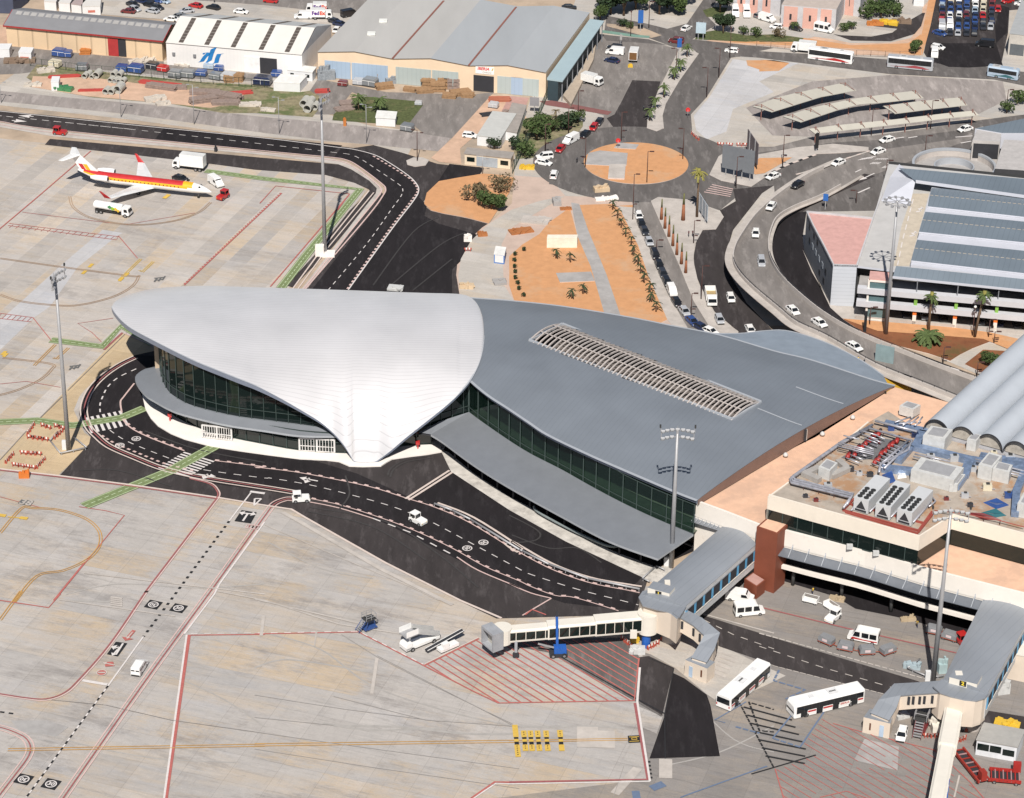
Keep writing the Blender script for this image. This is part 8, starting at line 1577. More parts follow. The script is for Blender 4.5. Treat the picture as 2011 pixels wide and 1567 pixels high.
for c,x,y,s,l in ((2,1780,265,1.,'small round shrub on the lawn right of the dark tree'),(2,1870,280,1.1,'shrub at the right end of the lawn by the parking'),(2,860,205,1.,'shrub at the left of the teal island'),(2,915,218,.8,'small shrub beside the lamp on the teal island'),(3,860,80,1.4,'shrub behind the roadworks barriers, left back'),(3,930,75,1.4,'shrub behind the roadworks barriers, middle back'),(3,1000,65,1.4,'shrub behind the roadworks barriers, right back'),(3,825,140,1.8,'large shrub nearest the pink office end'),(3,925,135,1.8,'large shrub in the middle of the front row'),(3,1020,125,1.7,'large shrub at the right of the front row'),(3,700,225,1.,'low shrub left of the sandy oval'),(3,640,240,1.,'low shrub beside the white minibus'),(3,265,225,.9,'shrub next to the black car at the pink building'),(3,1960,790,1.5,'bush on the verge at the right edge by the dark screen'),(3,1880,860,1.3,'low bush at the lamp on the right edge'),(2,210,1060,2.3,'big green shrub in the middle of the planting strip'),(2,240,985,1.8,'green shrub near the top of the planting strip'),(2,440,985,1.9,'green shrub right of the dead palm'),(2,520,930,1.4,'small shrub at the right tip of the planting strip'),(2,120,1195,1.6,'shrub at the lower left of the planting strip'),(2,330,1000,1.5,'dark shrub at the foot of the dead palm'),(2,60,1140,1.5,'pale shrub against the green fence')): T('bush' if (x+y)%3 else 'bushd',bush if (x+y)%3 else bushd,z1(c,0,x,y),l,None,s)
T('bushd',bushd,z1(1,0,1820,1130),'dark conical shrub in front of the white site cabins',None,1.3); T('brown',brown,z1(3,0,160,285),'pinkish bare shrub in its round bed',None,1.)
for i,(x,y) in enumerate(((115,440),(48,478),(40,522),(45,572),(50,610),(48,655),(65,695),(78,738),(108,788))): T('bushs',m_tree(6,160,.65,1.1,LEAF2,.16,.1,'shrub','shrub'),z1(2,1,x,y),'small round shrub on the curved garden edge, %s from the top'%pos[i],'round garden shrubs')
for i,(x,y) in enumerate(((785,125),(822,190),(850,262),(885,330),(925,395),(940,470),(975,540),(995,610),(1025,680),(1070,755),(1080,825),(1115,900))): T('gpalm%d'%(i%3),m_palm(20+i%3,2.2,1.35,9,LEAF2),z1(2,1,x,y),'young palm in the row on the orange garden bed, %s from the top'%pos[i],'young palms in a row')
for x,y,l in ((355,495,'young palm left below the white garden block'),(465,525,'young palm right below the white garden block'),(475,800,'young palm left below the grey garden panel'),(560,765,'young palm right below the grey garden panel')): T('gpalm1',m_palm(21,2.2,1.3,9,LEAF2),z1(2,1,x,y),l,'young palms on the left garden bed')
def m_wpalm():
 o=thing('bundled_palm',(0,0,0),'','palm'); mb=MB(); mb.tube([(0,0,0),(0,0,3.2)],[.42,.26],mat('red_wrapped_trunk',(.26,.10,.05),.9,var=.2,scale=3),8); mb.build('wrapped_trunk',o); mb=MB(); mb.tube([(0,0,3.2),(0,0,5.4)],[.24,.13],mat('tied_green_fronds',(.13,.13,.05),.9,var=.3,scale=3),7); mb.build('tied_fronds',o); return o
for i,(x,y) in enumerate(((1155,200),(1182,268),(1212,330),(1242,400),(1272,468),(1307,538),(1340,605))): T('wpalm',m_wpalm,z1(2,1,x,y),'bundled palm trunk on the forecourt, %s from the top of the row'%pos[i],'bundled palm trunks')
T('wpalm2',m_wpalm,z1(2,1,1320,205),'taller bundled palm trunk standing apart by the billboard',None,1.3)
for i,(x,y) in enumerate(((1350,435),(1300,545),(1248,605),(1172,740),(1108,835),(1068,920))): T('mpalm',m_palm(30,3.2,1.7,20),z1(2,0,x,y),'small palm on the road median, %s from the top'%pos[i],'median palms')
T('cpalm',m_palm(31,3.6,2.2,30),z1(1,0,790,835),'left palm of the two on the green lawn'); T('cpalm',m_palm(31,3.6,2.2,30),z1(1,0,950,855),'right palm of the two on the green lawn')
T('tpalm',m_palm(32,11.8,2.1,26,PALMY,0,True),z1(2,1,1425,180),'tall palm with yellow crown by the roundabout exit'); T('spalm',m_palm(33,8.5,1.6,24,None,.3,True),z1(3,1,1285,1045),'slim palm left of the globe lamp before the car park'); T('spalm2',m_palm(34,10.5,2.,24,None,1.2,True),z1(3,1,1635,1095),'leaning slim palm right of the globe lamp',rz=0.)
T('dpalm',m_palm(35,1.8,3.3,44),z1(3,1,1275,1135),'wide bushy date palm on the red earth bed'); T('treeB',big2,z1(3,1,1755,1330),'upright green tree beside the vaulted roof',None,.62); T('dead',m_palm(36,3.,1.2,14,LEAF3),z1(2,0,355,920),'dead brown palm in the planting strip')
def zbox(name,label,cat,q,z,H,m,top=None,group=None,sub=None):
 A,B,C=P(*q[0],z),P(*q[1],z),P(*q[2],z); D=C-B; o=thing(name,A,label,cat,group); f=[(0,0),flat2(B-A),flat2(B-A+D),flat2(D)]; mb=MB(); mb.prism(f,.02,H,m,top or m); mb.build('casing',o)
 mb=MB(); g_=[Vector((x,y,0)) for x,y in f]; c=sum(g_,Vector())/4; mb.prism([flat2(v.lerp(c,.3)) for v in g_],H+.01,H+.12,mat('hatch_grey',(.30,.30,.31),.6)); mb.build('grille',o); return o
UNIT=mat('unit_white',(.50,.50,.49),.6,var=.12,scale=1.2); DUCT=mat('silver_blue_duct',(.22,.29,.42),.35,.4,var=.35,scale=.9); PIPE=mat('silver_pipe',(.42,.42,.46),.35,.4,var=.3,scale=1.2)
def m_chill(nf):
 def f():
  o=thing('chiller',(0,0,0),'','chiller','rooftop chillers'); L,W,H=9.6,2.9,2.8; CH=mat('chiller_grey',(.50,.51,.52),.55,var=.04)
  mb=MB(); mb.box((0,0,H/2+.2),(L,W,H),CH); b=mb.build('casing',o)
  for i in range(nf):
   for s in(-1,1):
    mb=MB(); x=L/2-.75-i*1.05; c=(x,s*.62,H+.23); n=14; mb.prism([(c[0]+.48*math.cos(2*math.pi*k/n),c[1]+.48*math.sin(2*math.pi*k/n)) for k in range(n)],H+.2,H+.36,mat('fan_dark',(.03,.03,.03),.6)); mb.build('fan',b)
  mb=MB(); mb.add([Vector((L/2+.02,-.95,.9)),Vector((L/2+.02,.95,.9)),Vector((L/2+.02,0,2.6))],[(0,1,2)],SOFF); mb.add([Vector((L/2+.02,-1.1,.3)),Vector((L/2+.02,1.1,.3)),Vector((L/2+.02,1.1,.75)),Vector((L/2+.02,-1.1,.75))],[(0,1,2,3)],SOFF); mb.build('front_panel',b)
  return o
 return f
for i,(fx,fy,bx,by,n,l) in enumerate(((780,775,935,612,4,'left of the three rooftop chillers, with eight fans'),(945,825,1090,655,7,'middle of the three rooftop chillers, fans along its whole length'),(1110,865,1262,700,5,'right of the three rooftop chillers'))):
 A=P(*z1(3,2,fx,fy),20.5);B=P(*z1(3,2,bx,by),20.5); c=(A+B)/2; place('chill%d'%n,m_chill(n),(c.x,c.y,ZD),math.atan2((A-B).y,(A-B).x),l,'rooftop chillers')
for q,H,l,nm in ((((1145,640),(1470,722),(1545,625)),2.6,'long pale air handling unit in the middle of the plant deck','air_handling_unit'),(((445,605),(530,638),(590,575)),2.2,'white square unit beside the round duct bend','air_handling_unit'),(((1655,612),(1757,640),(1835,545)),2.9,'white louvred unit at the right of the plant deck','air_handling_unit'),(((1765,632),(1890,662),(1915,605)),2.6,'white unit with dark front at the right of the plant deck','air_handling_unit'),(((1235,390),(1400,420),(1460,345)),2.9,'white plant box before the first vault','air_handling_unit'),(((1570,400),(1640,415),(1680,370)),2.4,'white box under the second vault arch','air_handling_unit'),(((1950,905),(2080,940),(2130,850)),2.8,'silver unit at the right edge of the plant deck','air_handling_unit'),(((1440,720),(1500,720),(1560,640)),1.6,'small grey box at the end of the long air unit','air_handling_unit')): zbox(nm,l,'air unit',[z1(3,2,*p) for p in q],ZD,H,UNIT,None,'rooftop air units')
def run(name,label,cat,paths,z,m,r=.2,sq=None,group=None):
 W0=P(*paths[0][0],z); o=thing(name,W0,label,cat,group); first=None
 for pth in paths:
  W=[P(p[0],p[1],z)-W0 for p in pth]; mb=MB()
  if sq:
   for i_,(a,b) in enumerate(zip(W,W[1:])): d=(b-a).normalized()*sq[0]*.45; u_=Vector((0,0,sq[1]/2+.05*i_)); mb.bar(a-d+u_,b+d+u_,sq[0]-.02*i_,sq[1],m)
  else:
   mb.tube(W,r,m,8)
   for a in resample(W,3.)[1:-1]: mb.bar(a-Vector((0,0,.9)),a,.12,.12,DPOLE)
  mb.build('duct' if sq else 'pipe',o)
 return o
z3=lambda pts: [z1(3,2,*p) for p in pts]
def par_(pts,dx,dy): return z3([(x+dx,y+dy) for x,y in pts])
e=[(835,235),(600,365),(232,625),(245,650),(690,762),(640,840)]
run('pipe_run','long silver pipes round the left edge of the plant deck','pipes',[par_(e,0,0),par_(e,12,-14),par_(e,26,-26)],ZD+.9,PIPE,.26); run('pipe_run','silver pipes across the back of the pump rows','pipes',[z3([(835,235),(1160,330),(1130,400),(920,510),(910,570)]),z3([(880,180),(1200,260)]),z3([(1150,345),(950,540)]),z3([(1130,330),(935,500)])],ZD+1.2,PIPE,.24)
run('pipe_run','thin cross pipes over the left pump row','pipes',[z3([(600,330+14*k),(870,395+14*k)]) if k else z3([(640,290),(760,320)]) for k in range(4)]+[z3([(760-0*k+20*k,250+30*k),(900,290+30*k)]) for k in range(3)],ZD+1.9,PIPE,.13); run('pipe_run','tangle of pipes behind the pump rows at the far deck','pipes',[z3([(1030+30*k,190+(k%3)*12),(1150+15*k,150+(k%2)*40)]) for k in range(7)],ZD+1.4,PIPE,.16)
run('air_duct','blue silver duct loop round the long air unit','duct',[z3([(1180,395),(1600,495),(1560,600),(1495,690)]),z3([(1130,410),(1060,490)]),z3([(960,560),(1150,580)]),z3([(1640,500),(1990,560)])],ZD,DUCT,sq=(1.7,1.)); run('air_duct','flat blue duct before the first vault','duct',[z3([(980,215),(1250,270)]),z3([(1240,290),(1190,380)])],ZD,DUCT,sq=(1.6,.8)); run('air_duct','silver duct along the right edge of the plant deck','duct',[z3([(2011,600),(1950,740),(1940,900)]),z3([(1700,470),(2030,520)])],ZD,DUCT,sq=(1.4,1.1)); run('air_duct','grey bent duct beside the white square unit','duct',[z3([(440,560),(350,600),(440,640)]),z3([(610,510),(670,560),(560,610)])],ZD,mat('grey_duct',(.34,.32,.30),.6),sq=(1.3,.9))
for q,l in (([(620,460),(870,300),(1150,345),(950,560),(860,470),(700,480)],'dark grey membrane under the pump rows'),):
 W=[P(*z1(3,2,*p),ZD+.03) for p in q]; o=thing('roof_membrane',W[0],l,'membrane'); mb=MB(); mb.flat([p-W[0] for p in W],mat('grey_membrane',(.14,.14,.145),.8,var=.15)); mb.build('sheet_surface',o)
run('pipe_run','thin branching pipes round the red pumps','pipes',[z3([(660+28*k,460-26*k),(760+28*k,500-26*k)]) for k in range(8)]+[z3([(850+24*k,500-20*k),(950+20*k,540-22*k)]) for k in range(8)],ZD+1.,PIPE,.12)
run('pipe_run','thin pipes round the three chillers','pipes',[z3([(840,870),(990,720)]),z3([(1000,910),(1150,760)]),z3([(1170,950),(1300,800)]),z3([(1290,830),(1340,790),(1300,740)]),z3([(700,860),(760,770)])],ZD+.7,PIPE,.16)
zbox('air_handling_unit','white unit on the terracotta roof beyond the plant deck','air unit',[z1(3,2,*p) for p in ((1060,130),(1165,160),(1220,125))],12.1,2.,UNIT,None,'rooftop air units')
for i,(x,y,s,m,l) in enumerate(((690,560,.9,'dark','by the duct bend'),(760,590,.7,'silver','left of the chillers'),(520,690,1.,'silver','on the brown corner by the front pipes'),(350,760,.6,'dark','on the brown deck corner'),(430,790,.6,'maroon','near the parapet corner'),(560,740,.7,'silver','between front pipes and parapet'),(1620,560,.9,'silver','right of the long air unit'),(1730,700,1.1,'cream','grey plinth right of the long air unit'),(1560,760,.9,'silver','behind the third chiller'),(1600,830,.7,'dark','near the red planks'),(1480,480,1.1,'silver','before the second vault'),(1900,480,1.2,'silver','before the third vault'),(1780,440,.8,'cream','inside the third vault mouth'),(1300,470,1.,'silver','on the duct loop'),(1340,500,.8,'white','beside the duct loop'),(1000,250,.8,'blue','on the far duct'),(1180,300,.9,'navy','before the first vault box'),(900,350,.6,'maroon','between the pump rows'),(1420,780,.6,'maroon','behind the mast head'),(1890,760,1.,'blue','beside the blue sheet'),(840,600,.8,'dark','behind the left chiller'))):
 p=P(*z1(3,2,x,y),ZD); o=thing('roof_box',p,'small %s rooftop box %s'%({'silver':'grey','cream':'pale'}.get(m,m),l),'box'); mb=MB(); mb.box((0,0,s*.5),(s*1.5,s,s),pnt(m)); mb.box((.1,.1,s*1.1),(s*.6,s*.5,s*.25),BUMP); mb.bar((-s,.2,.25),(s*1.3,-.3,.25),.12,.12,PIPE); mb.build('casing',o)
run('deck_railing','red and grey railing along the right deck edge','railing',[z3([(1330,860),(1560,885),(1800,930),(2011,985)])],ZD+.9,mat('red_steel_frame',(.28,.06,.045)),.09)
run('pipe_run','long pipes behind the air unit toward the right edge','pipes',[z3([(1640,470),(2011,560)]),z3([(1650,490),(2011,585)]),z3([(1700,520),(1990,600)]),z3([(1180,430),(1450,490)]),z3([(1170,450),(1330,490)])],ZD+1.1,PIPE,.16)
rb_=mat('red_steel_frame',(.28,.06,.045),.7); o=run('steel_frame','red steel frame under the three chillers','frame',[z3([(640,865),(1210,1020),(1310,880)]),z3([(650,850),(720,780)]),z3([(660,880),(1200,1040)]),z3([(700,820),(1240,960)]),z3([(1210,1030),(1320,890)])],ZD,rb_,sq=(.35,.35))
def m_pump():
 o=thing('pump',(0,0,0),'','pump','red rooftop pumps'); mb=MB(); mb.tube([(0,-.9,.7),(0,.9,.7)],.42,mat('pump_red',(.30,.03,.025),.4),10); mb.build('motor',o); mb=MB(); mb.tube([(0,.9,.7),(0,1.7,.7)],.32,mat('pump_black',(.03,.03,.03),.5),9); mb.box((0,.2,.2),(.7,1.6,.35),BUMP); mb.build('housing',o); return o
for i,(x,y) in enumerate(((675,465),(725,455),(745,415),(780,400),(808,370),(840,345),(870,318),(905,300),(880,510),(905,490),(925,450),(955,432),(985,395),(1010,378),(1045,350))): place('pump',m_pump,P(*z1(3,2,x,y),ZD),R(-20),('left' if i<8 else 'right')+' row red pump, %s from the front'%pos[i if i<8 else i-8],'red rooftop pumps')
for pts,m,l in (([(1700,800),(1800,780),(1900,820),(1800,850)],'blue','crumpled blue sheet on the plant deck'),([(930,590),(1010,570),(1040,640),(980,660)],'blue','blue sheet beside the chillers'),([(1040,570),(1110,560),(1120,610),(1050,620)],'white','white sheet beside the chillers'),([(1680,880),(1800,860),(1880,900),(1760,920)],'teal','dark blue pipe heap at the deck edge'),([(1580,880),(1700,900),(1840,935),(1700,930)],'maroon','red planks at the deck edge')):
 W=[P(*z1(3,2,*p),ZD) for p in pts]; o=thing('tarpaulin',W[0],l,'sheet'); mb=MB(); c=sum(W,Vector())/4; mb.loft([[p-W[0] for p in W],[p.lerp(c,.25)-W[0]+Vector((0,0,.35+.3*(i%2))) for i,p in enumerate(W)]],pnt(m)); mb.build('sheet_surface',o)
for x,y,l in ((480,285,'left'),(200,445,'middle'),(710,160,'right')): p=P(*z1(3,2,x,y),12.); o=thing('roof_vent',p,'small white dome vent on the terracotta roof, %s one'%l,'vent'); mb=MB(); mb.loft([[Vector((r*math.cos(k*math.pi/5),r*math.sin(k*math.pi/5),z)) for k in range(10)] for r,z in((.5,0),(.5,.3),(.3,.6),(.05,.75))],UNIT,smooth=True); mb.build('dome',o)
for x,y,l in ((180,985,'left'),(685,1150,'second'),(885,1200,'third'),(1350,1075,'fourth'),(1405,1085,'fifth'),(1455,1095,'sixth'),(1630,1135,'largest right')): p=P(*z1(3,2,x,y),12.1); o=thing('air_conditioner',p,'white air conditioner before the dark deck windows, %s one'%l,'air conditioner','roof air conditioners'); mb=MB(); mb.box((0,0,.45),(1.1,.6,.9),UNIT); mb.build('casing',o)
p=P(*z1(3,2,345,320),12.1); o=thing('roof_door',p,'dark and white roof door in the copper end wall','door'); mb=MB(); mb.box((0,0,1.2),(.5,1.6,2.4),SOFF); mb.build('frame',o); mb=MB(); mb.box((.3,-.2,1.2),(.1,.8,2.1),WHITEW); mb.build('leaf',o)
def m_pipe():
 o=thing('concrete_pipe',(0,0,0),'','pipe','stacked concrete pipes'); mb=MB(); n=16; S_=[]; PM=mat('pipe_concrete',(.40,.39,.35),.9,var=.1)
 for x,r in((0,1.),(3,1.),(3,.8),(0,.8)): S_.append([Vector((r*math.cos(2*math.pi*k/n),x,1.+r*math.sin(2*math.pi*k/n))) for k in range(n)])
 S_.append(S_[0]); mb.loft(S_,PM,cap=False,smooth=False); mb.build('tube',o); return o
k=0
for c,x,y,s,zz_,l in ((0,640,600,.75,0,'left small pipe of the upper left heap'),(0,665,590,.75,0,'second small pipe of the upper left heap'),(0,695,602,.6,0,'third pipe of the upper left heap'),(0,728,600,1.,0,'largest pipe of the upper left heap'),(0,835,630,.7,0,'bottom left pipe of the middle heap'),(0,868,635,.7,0,'bottom second pipe of the middle heap'),(0,900,640,.7,0,'bottom third pipe of the middle heap'),(0,930,638,.7,0,'bottom right pipe of the middle heap'),(0,860,618,.8,1.1,'top left pipe of the middle heap'),(0,905,622,.8,1.1,'top right pipe of the middle heap'),(0,800,720,.85,0,'left pipe of the lower row'),(0,842,722,.85,0,'middle pipe of the lower row'),(0,892,715,1.2,0,'big right pipe of the lower row'),(1,372,820,1.15,0,'left pipe by the container'),(1,415,810,1.,0,'middle pipe by the container'),(1,398,858,1.15,0,'front pipe by the container'),(1,455,840,.9,0,'right pipe by the container')):
 p=P(*z1(c,0,x,y)); p.z=zz_; place('cpipe',m_pipe,p,R(-12),'concrete '+l,'stacked concrete pipes',sc=s)
rnd=random.Random(5)
def heap(name,label,cat,c,size,m,n=12,slats=False,rz=None,lvl=3):
 p=P(*c); o=thing(name,p,label,cat,rz=rz if rz is not None else rnd.uniform(-.4,.4)); mb=MB(); L,W,H=size
 if slats:
  for z in range(lvl):
   for k in range(n): y=-W/2+W*(k+.5)/n; mb.box((rnd.uniform(-.2,.2),y,(z+.5)*H/lvl),(L*rnd.uniform(.85,1),W/n*.85,H/lvl*.8),m)
   mb.box((0,0,(z+.95)*H/lvl),(.3,W,H/lvl*.25),m)
 else:
  mb.box((0,0,H*.3),(L*.95,W*.95,H*.6),m)
  for k in range(n): s=(L*rnd.uniform(.15,.4),W*rnd.uniform(.2,.5),H*rnd.uniform(.3,.5)); mb.box((rnd.uniform(-.38,.38)*L,rnd.uniform(-.35,.35)*W,H*rnd.uniform(.3,.75)),s,m,rnd.uniform(0,1.5))
 mb.build('body',o); return o
def m_tub(c1,c2):
 def f():
  o=thing('cargo_bin',(0,0,0),'','container'); mb=MB(); mb.box((0,0,.2),(3.3,2.2,.25),BUMP); mb.build('base',o); mb=MB(); extr(mb,[(-1.6,.35),(1.6,.35),(1.6,1.5),(1.3,1.9),(-1.3,1.9),(-1.6,1.5)],1.05,pnt(c1),.1,1.7); mb.build('cover',o); mb=MB(); mb.bar((-1.62,-1.06,1.4),(1.62,-1.06,1.4),.06,.08,pnt(c2)); mb.bar((0,-1.08,.4),(0,-1.08,1.4),.06,.06,pnt(c2)); mb.build('strap',o); return o
 return f
for c,x,y,k,s,l in ((0,455,425,'blue',1.15,'blue covered bin left at the beige hangar'),(0,505,430,'blue',1.,'second blue covered bin at the beige hangar'),(0,930,540,'blue',1.,'left blue bin by the green fence'),(0,1035,548,'blue',1.2,'right blue bin by the green fence'),(0,1335,585,'grey',1.1,'left grey wrapped bin before the white hangar'),(0,1430,585,'grey',1.1,'right grey wrapped bin before the white hangar'),(0,1530,575,'blue',.9,'low blue bin before the logo'),(0,1590,520,'paleblue',.9,'pale blue bin under the logo'),(0,1665,535,'blue',.8,'small blue bin right of the logo'),(0,1640,600,'grey',1.,'grey bin below the small blue bin'),(0,1740,610,'silver',1.2,'silver bin before the hangar doorway'),(0,1990,640,'navy',1.3,'navy bin with red top before the doorway'),(1,70,640,'navy',1.3,'dark blue bin beside the white container'),(1,168,580,'blue',.9,'bright blue bin before the white hangar door'),(1,790,640,'silver',.9,'silver bin before the first blue door'),(1,880,650,'grey',1.2,'grey low bin before the cargo hangar'),(1,670,650,'maroon',.8,'red edged bin before the first blue door'),(1,1245,795,'silver',.6,'small silver bin at the lawn corner'),(1,1160,990,'grey',1.,'grey wreck beside the porch cabin'),(1,1815,815,'silver',.8,'silver bin beside the terracotta pallets'),(0,1240,540,'red',.9,'faded red bin between fence and hangar'),(0,625,530,'grey',1.,'grey bin behind the pipe heap'),(0,1160,520,'dark',1.,'dark bin with white debris by the fence'),(0,420,505,'cream',1.,'cream bin at the left end of the fence')): place('bin_'+k,m_tub(k,'white'),P(*z1(c,0,x,y)),R(-12+((x*7)%20)-10),l,'bins and containers in the cargo yard',sc=s)
WOOD=mat('pallet_wood',(.30,.18,.095),.9,var=.2,scale=1.5); GW=mat('weathered_timber',(.25,.19,.165),.9,var=.2,scale=1.5); RS=mat('red_sheets',(.42,.06,.05),.7,var=.1); LW=mat('light_debris',(.50,.45,.39),.9,var=.2)
for c,x,y,sz,m,l in ((1,995,610,(5,2.4,2.4),WOOD,'upper left pallet heap before the cargo hangar'),(1,985,670,(5,2.4,1.4),WOOD,'lower left pallet heap before the cargo hangar'),(1,1325,660,(4,2.4,2.6),WOOD,'tall pallet stack before the green door'),(1,1390,690,(4,2.4,2.6),WOOD,'second tall pallet stack before the green door'),(1,1430,670,(3,2.2,3),WOOD,'third tall pallet stack before the green door'),(1,1290,700,(5,2.4,1.2),WOOD,'low pallet heap below the tall stacks'),(1,1180,690,(3.5,2,1.),WOOD,'small pallet heap left of the tall stacks'),(1,1560,720,(6,2.6,1.4),WOOD,'pallet heap at the right of the row'),(1,1480,740,(4,2.4,1.2),WOOD,'pallet heap lowest of the row'),(1,1620,735,(3.4,2.2,1.2),WOOD,'pallet heap nearest the cargo doorway'),(1,1470,670,(2.6,2,3),GW,'dark crate pile beside the tall stacks'),(1,1540,670,(2.6,2,3),GW,'dark crate pile nearest the cream pillar'),(0,1560,715,(9,2.6,1.2),GW,'grey timber bundle at the upper right of the storage dirt'),(0,1545,775,(8,2.4,1.6),GW,'grey pole bundle at the lower right of the storage dirt'),(0,1710,745,(10,3,1.5),GW,'wide timber stack in the storage dirt'),(0,1715,790,(8,2.6,1.),GW,'lower timber stack in the storage dirt'),(0,1230,672,(9,2.4,1.2),GW,'long plank bundle in the middle of the storage dirt'),(0,1355,675,(4.5,2,1.),GW,'short plank bundle right of the long one'),(0,1215,640,(12,2.4,.5),RS,'red sheet stack behind the plank bundle'),(0,1780,715,(10,2.2,.5),RS,'red sheet stack beside the grass'),(0,490,585,(9,1.6,.5),RS,'red sheet stack at the left of the pipes'),(0,720,690,(9,1.2,.5),RS,'low red plank stack left of the lower pipes'),(1,700,790,(4,3,.7),GW,'brown crate lid left of the lawn'),(1,680,830,(5,3,.5),GW,'grey pallet on the lawn corner'),(1,515,700,(4,1.8,.8),RS,'red skip beside the white container'),(1,1860,760,(6,3,.6),mat('terracotta_stack',(.36,.12,.07),.9),'terracotta pallets right of the cargo doorway'),(1,1780,870,(4.5,2.6,.3),SOFF,'dark mat beside the black skip'),(0,1740,620,(3,2.2,2.),WOOD,'orange crate before the silver bin'),(0,1810,615,(3,2.4,2.2),WOOD,'orange frame right of the silver bin'),(0,650,410,(3,1.6,1.6),mat('orange_machine',(.45,.16,.04),.7),'orange trolley stack at the beige hangar')): heap('pallet_stack' if m is WOOD else 'material_stack',l,'stack',z1(c,0,x,y),sz,m,6,True)
for c,r,x,y,sz,m,l in ((0,0,1180,760,(6,2.5,1.6),LW,'white and brown debris heap in the storage dirt'),(0,0,1240,790,(4,2.,1.),LW,'small debris heap right of the white one'),(0,0,250,650,(5,2,.9),LW,'debris heap at the left of the storage dirt'),(0,0,490,685,(5,2.2,1.6),pnt('green'),'green tarpaulin heap beside the white cabin'),(0,0,350,545,(5,2,1.5),LW,'pale scrap heap at the left of the fence'),(0,0,1080,470,(8,2,1.2),LW,'white scrap along the hangar corner'),(0,0,1350,490,(8,2,1.),LW,'white scrap before the white hangar'),(0,0,150,470,(9,3,1.5),mat('brown_scrap',(.2,.14,.10),.9),'brown scrap heap before the lettered cabin'),(0,0,1900,800,(6,2.5,.9),LW,'rubble at the edge of the weedy strip'),(1,0,105,840,(4,2,.9),LW,'white boulder heap left of the pipes'),(1,0,1110,620,(9,2.6,2.6),mat('steel_scrap',(.24,.26,.28),.7,var=.3,scale=2),'steel scrap rack before the green door'),(1,0,545,600,(5,2,4.4),mat('steel_scrap',(.24,.26,.28)),'grey storage rack at the first blue door'),(1,0,1960,870,(5,3,1.5),GW,'crate pile beside the grey cabins'),(3,0,880,190,(5,2,1.6),mat('orange_machine',(.45,.16,.04)),'left roadworks barrier group by the shrubs'),(3,0,980,185,(6,2,1.6),pnt('yellow'),'middle roadworks barrier group by the shrubs'),(3,0,1080,175,(6,2,1.6),mat('brown_scrap',(.2,.14,.1)),'right roadworks barrier group by the shrubs'),(2,1,430,120,(3,1.6,.6),mat('rust_heap',(.36,.14,.05)),'rust coloured heap at the top of the garden bed'),(2,1,200,210,(7,4,.8),PAVE,'slab piles on the works path'),(2,1,90,290,(6,3,.7),mat('rust_heap',(.36,.14,.05)),'rusty reinforcement on the works path'),(2,1,360,80,(2,3,2.2),PAVEG,'grey gate posts at the top of the garden'),(2,0,700,1450,(4,2.2,1.8),mat('cream_pallet',(.55,.42,.28)),'cream pallet stack below the roundabout'),(2,0,740,1515,(6,1.6,.9),WPLAST,'white board stack below the pallet stack'),(1,1,1620,360,(2,1.4,2.2),WPLAST,'white wrapped item at the asphalt edge'),(1,1,1730,320,(2.4,1.6,1.2),mat('rust_heap',(.36,.14,.05)),'orange barrier pieces at the asphalt edge'),(1,1,1610,715,(3.4,2,1.4),mat('cream_pallet',(.55,.42,.28)),'cream pallets behind the roof corner'),(1,1,1860,680,(3,3,1.),PAVEG,'grey pallets by the round shrubs'),(1,1,1070,725,(3.6,2.6,.9),UNIT,'pale grey box alone on the dark asphalt'),(1,0,685,955,(.8,.8,2.4),mat('orange_machine',(.45,.16,.04)),'small orange hydrant figure beside the road'),(0,0,1640,1150,(.7,.7,1.8),SOFF,'black bollard with white top by the perimeter road'),(3,3,1160,560,(3.2,1.2,1.5),mat('pale_blue_gear',(.33,.40,.43),.6),'pale blue ground unit left of the mast rail'),(3,3,1385,590,(1.6,1.4,3.2),mat('pale_teal_box',(.35,.45,.46),.6),'pale teal cabinet beside the second jet bridge'),(3,3,1840,740,(2.4,2.2,3.6),UNIT,'white air unit under the second corridor'),(3,3,1085,935,(2.4,1.4,1.1),UNIT,'white sacks under the stair wing'),(3,3,1350,1040,(2.2,2.6,2.8),JWH,'cream block at the rotunda foot of the second bridge'),(2,3,975,440,(2.8,1.8,1.6),UNIT,'white compressor at the first rotunda'),(2,3,950,360,(1.6,1.4,2.6),pnt('yellow'),'yellow machine under the first rotunda'),(3,3,1880,1010,(4.6,2,1.6),pnt('yellow'),'yellow vehicle behind the office cabin'),(0,2,185,610,(2.2,1.,1.9),mat('orange_machine2',(.55,.16,.03),.6),'orange portable light unit on the apron'),(2,0,135,1280,(4,1.8,1.),pnt('yellow'),'yellow skip beside the green fence end'),(2,0,920,510,(1.4,1.,1.2),pnt('yellow'),'yellow lift behind the open truck'),(3,3,590,45,(3,1.2,1.1),mat('tan_boxes',(.42,.33,.22)),'tan boxes in the dark terminal recess'),(3,3,1130,200,(3,1.,1.),mat('tan_boxes',(.42,.33,.22)),'tan boxes beside the worker')): heap('equipment' if m in (UNIT,) else 'heap',l,'heap' if sz[2]<1.7 else 'equipment',z1(c,r,x,y),sz,m,9)
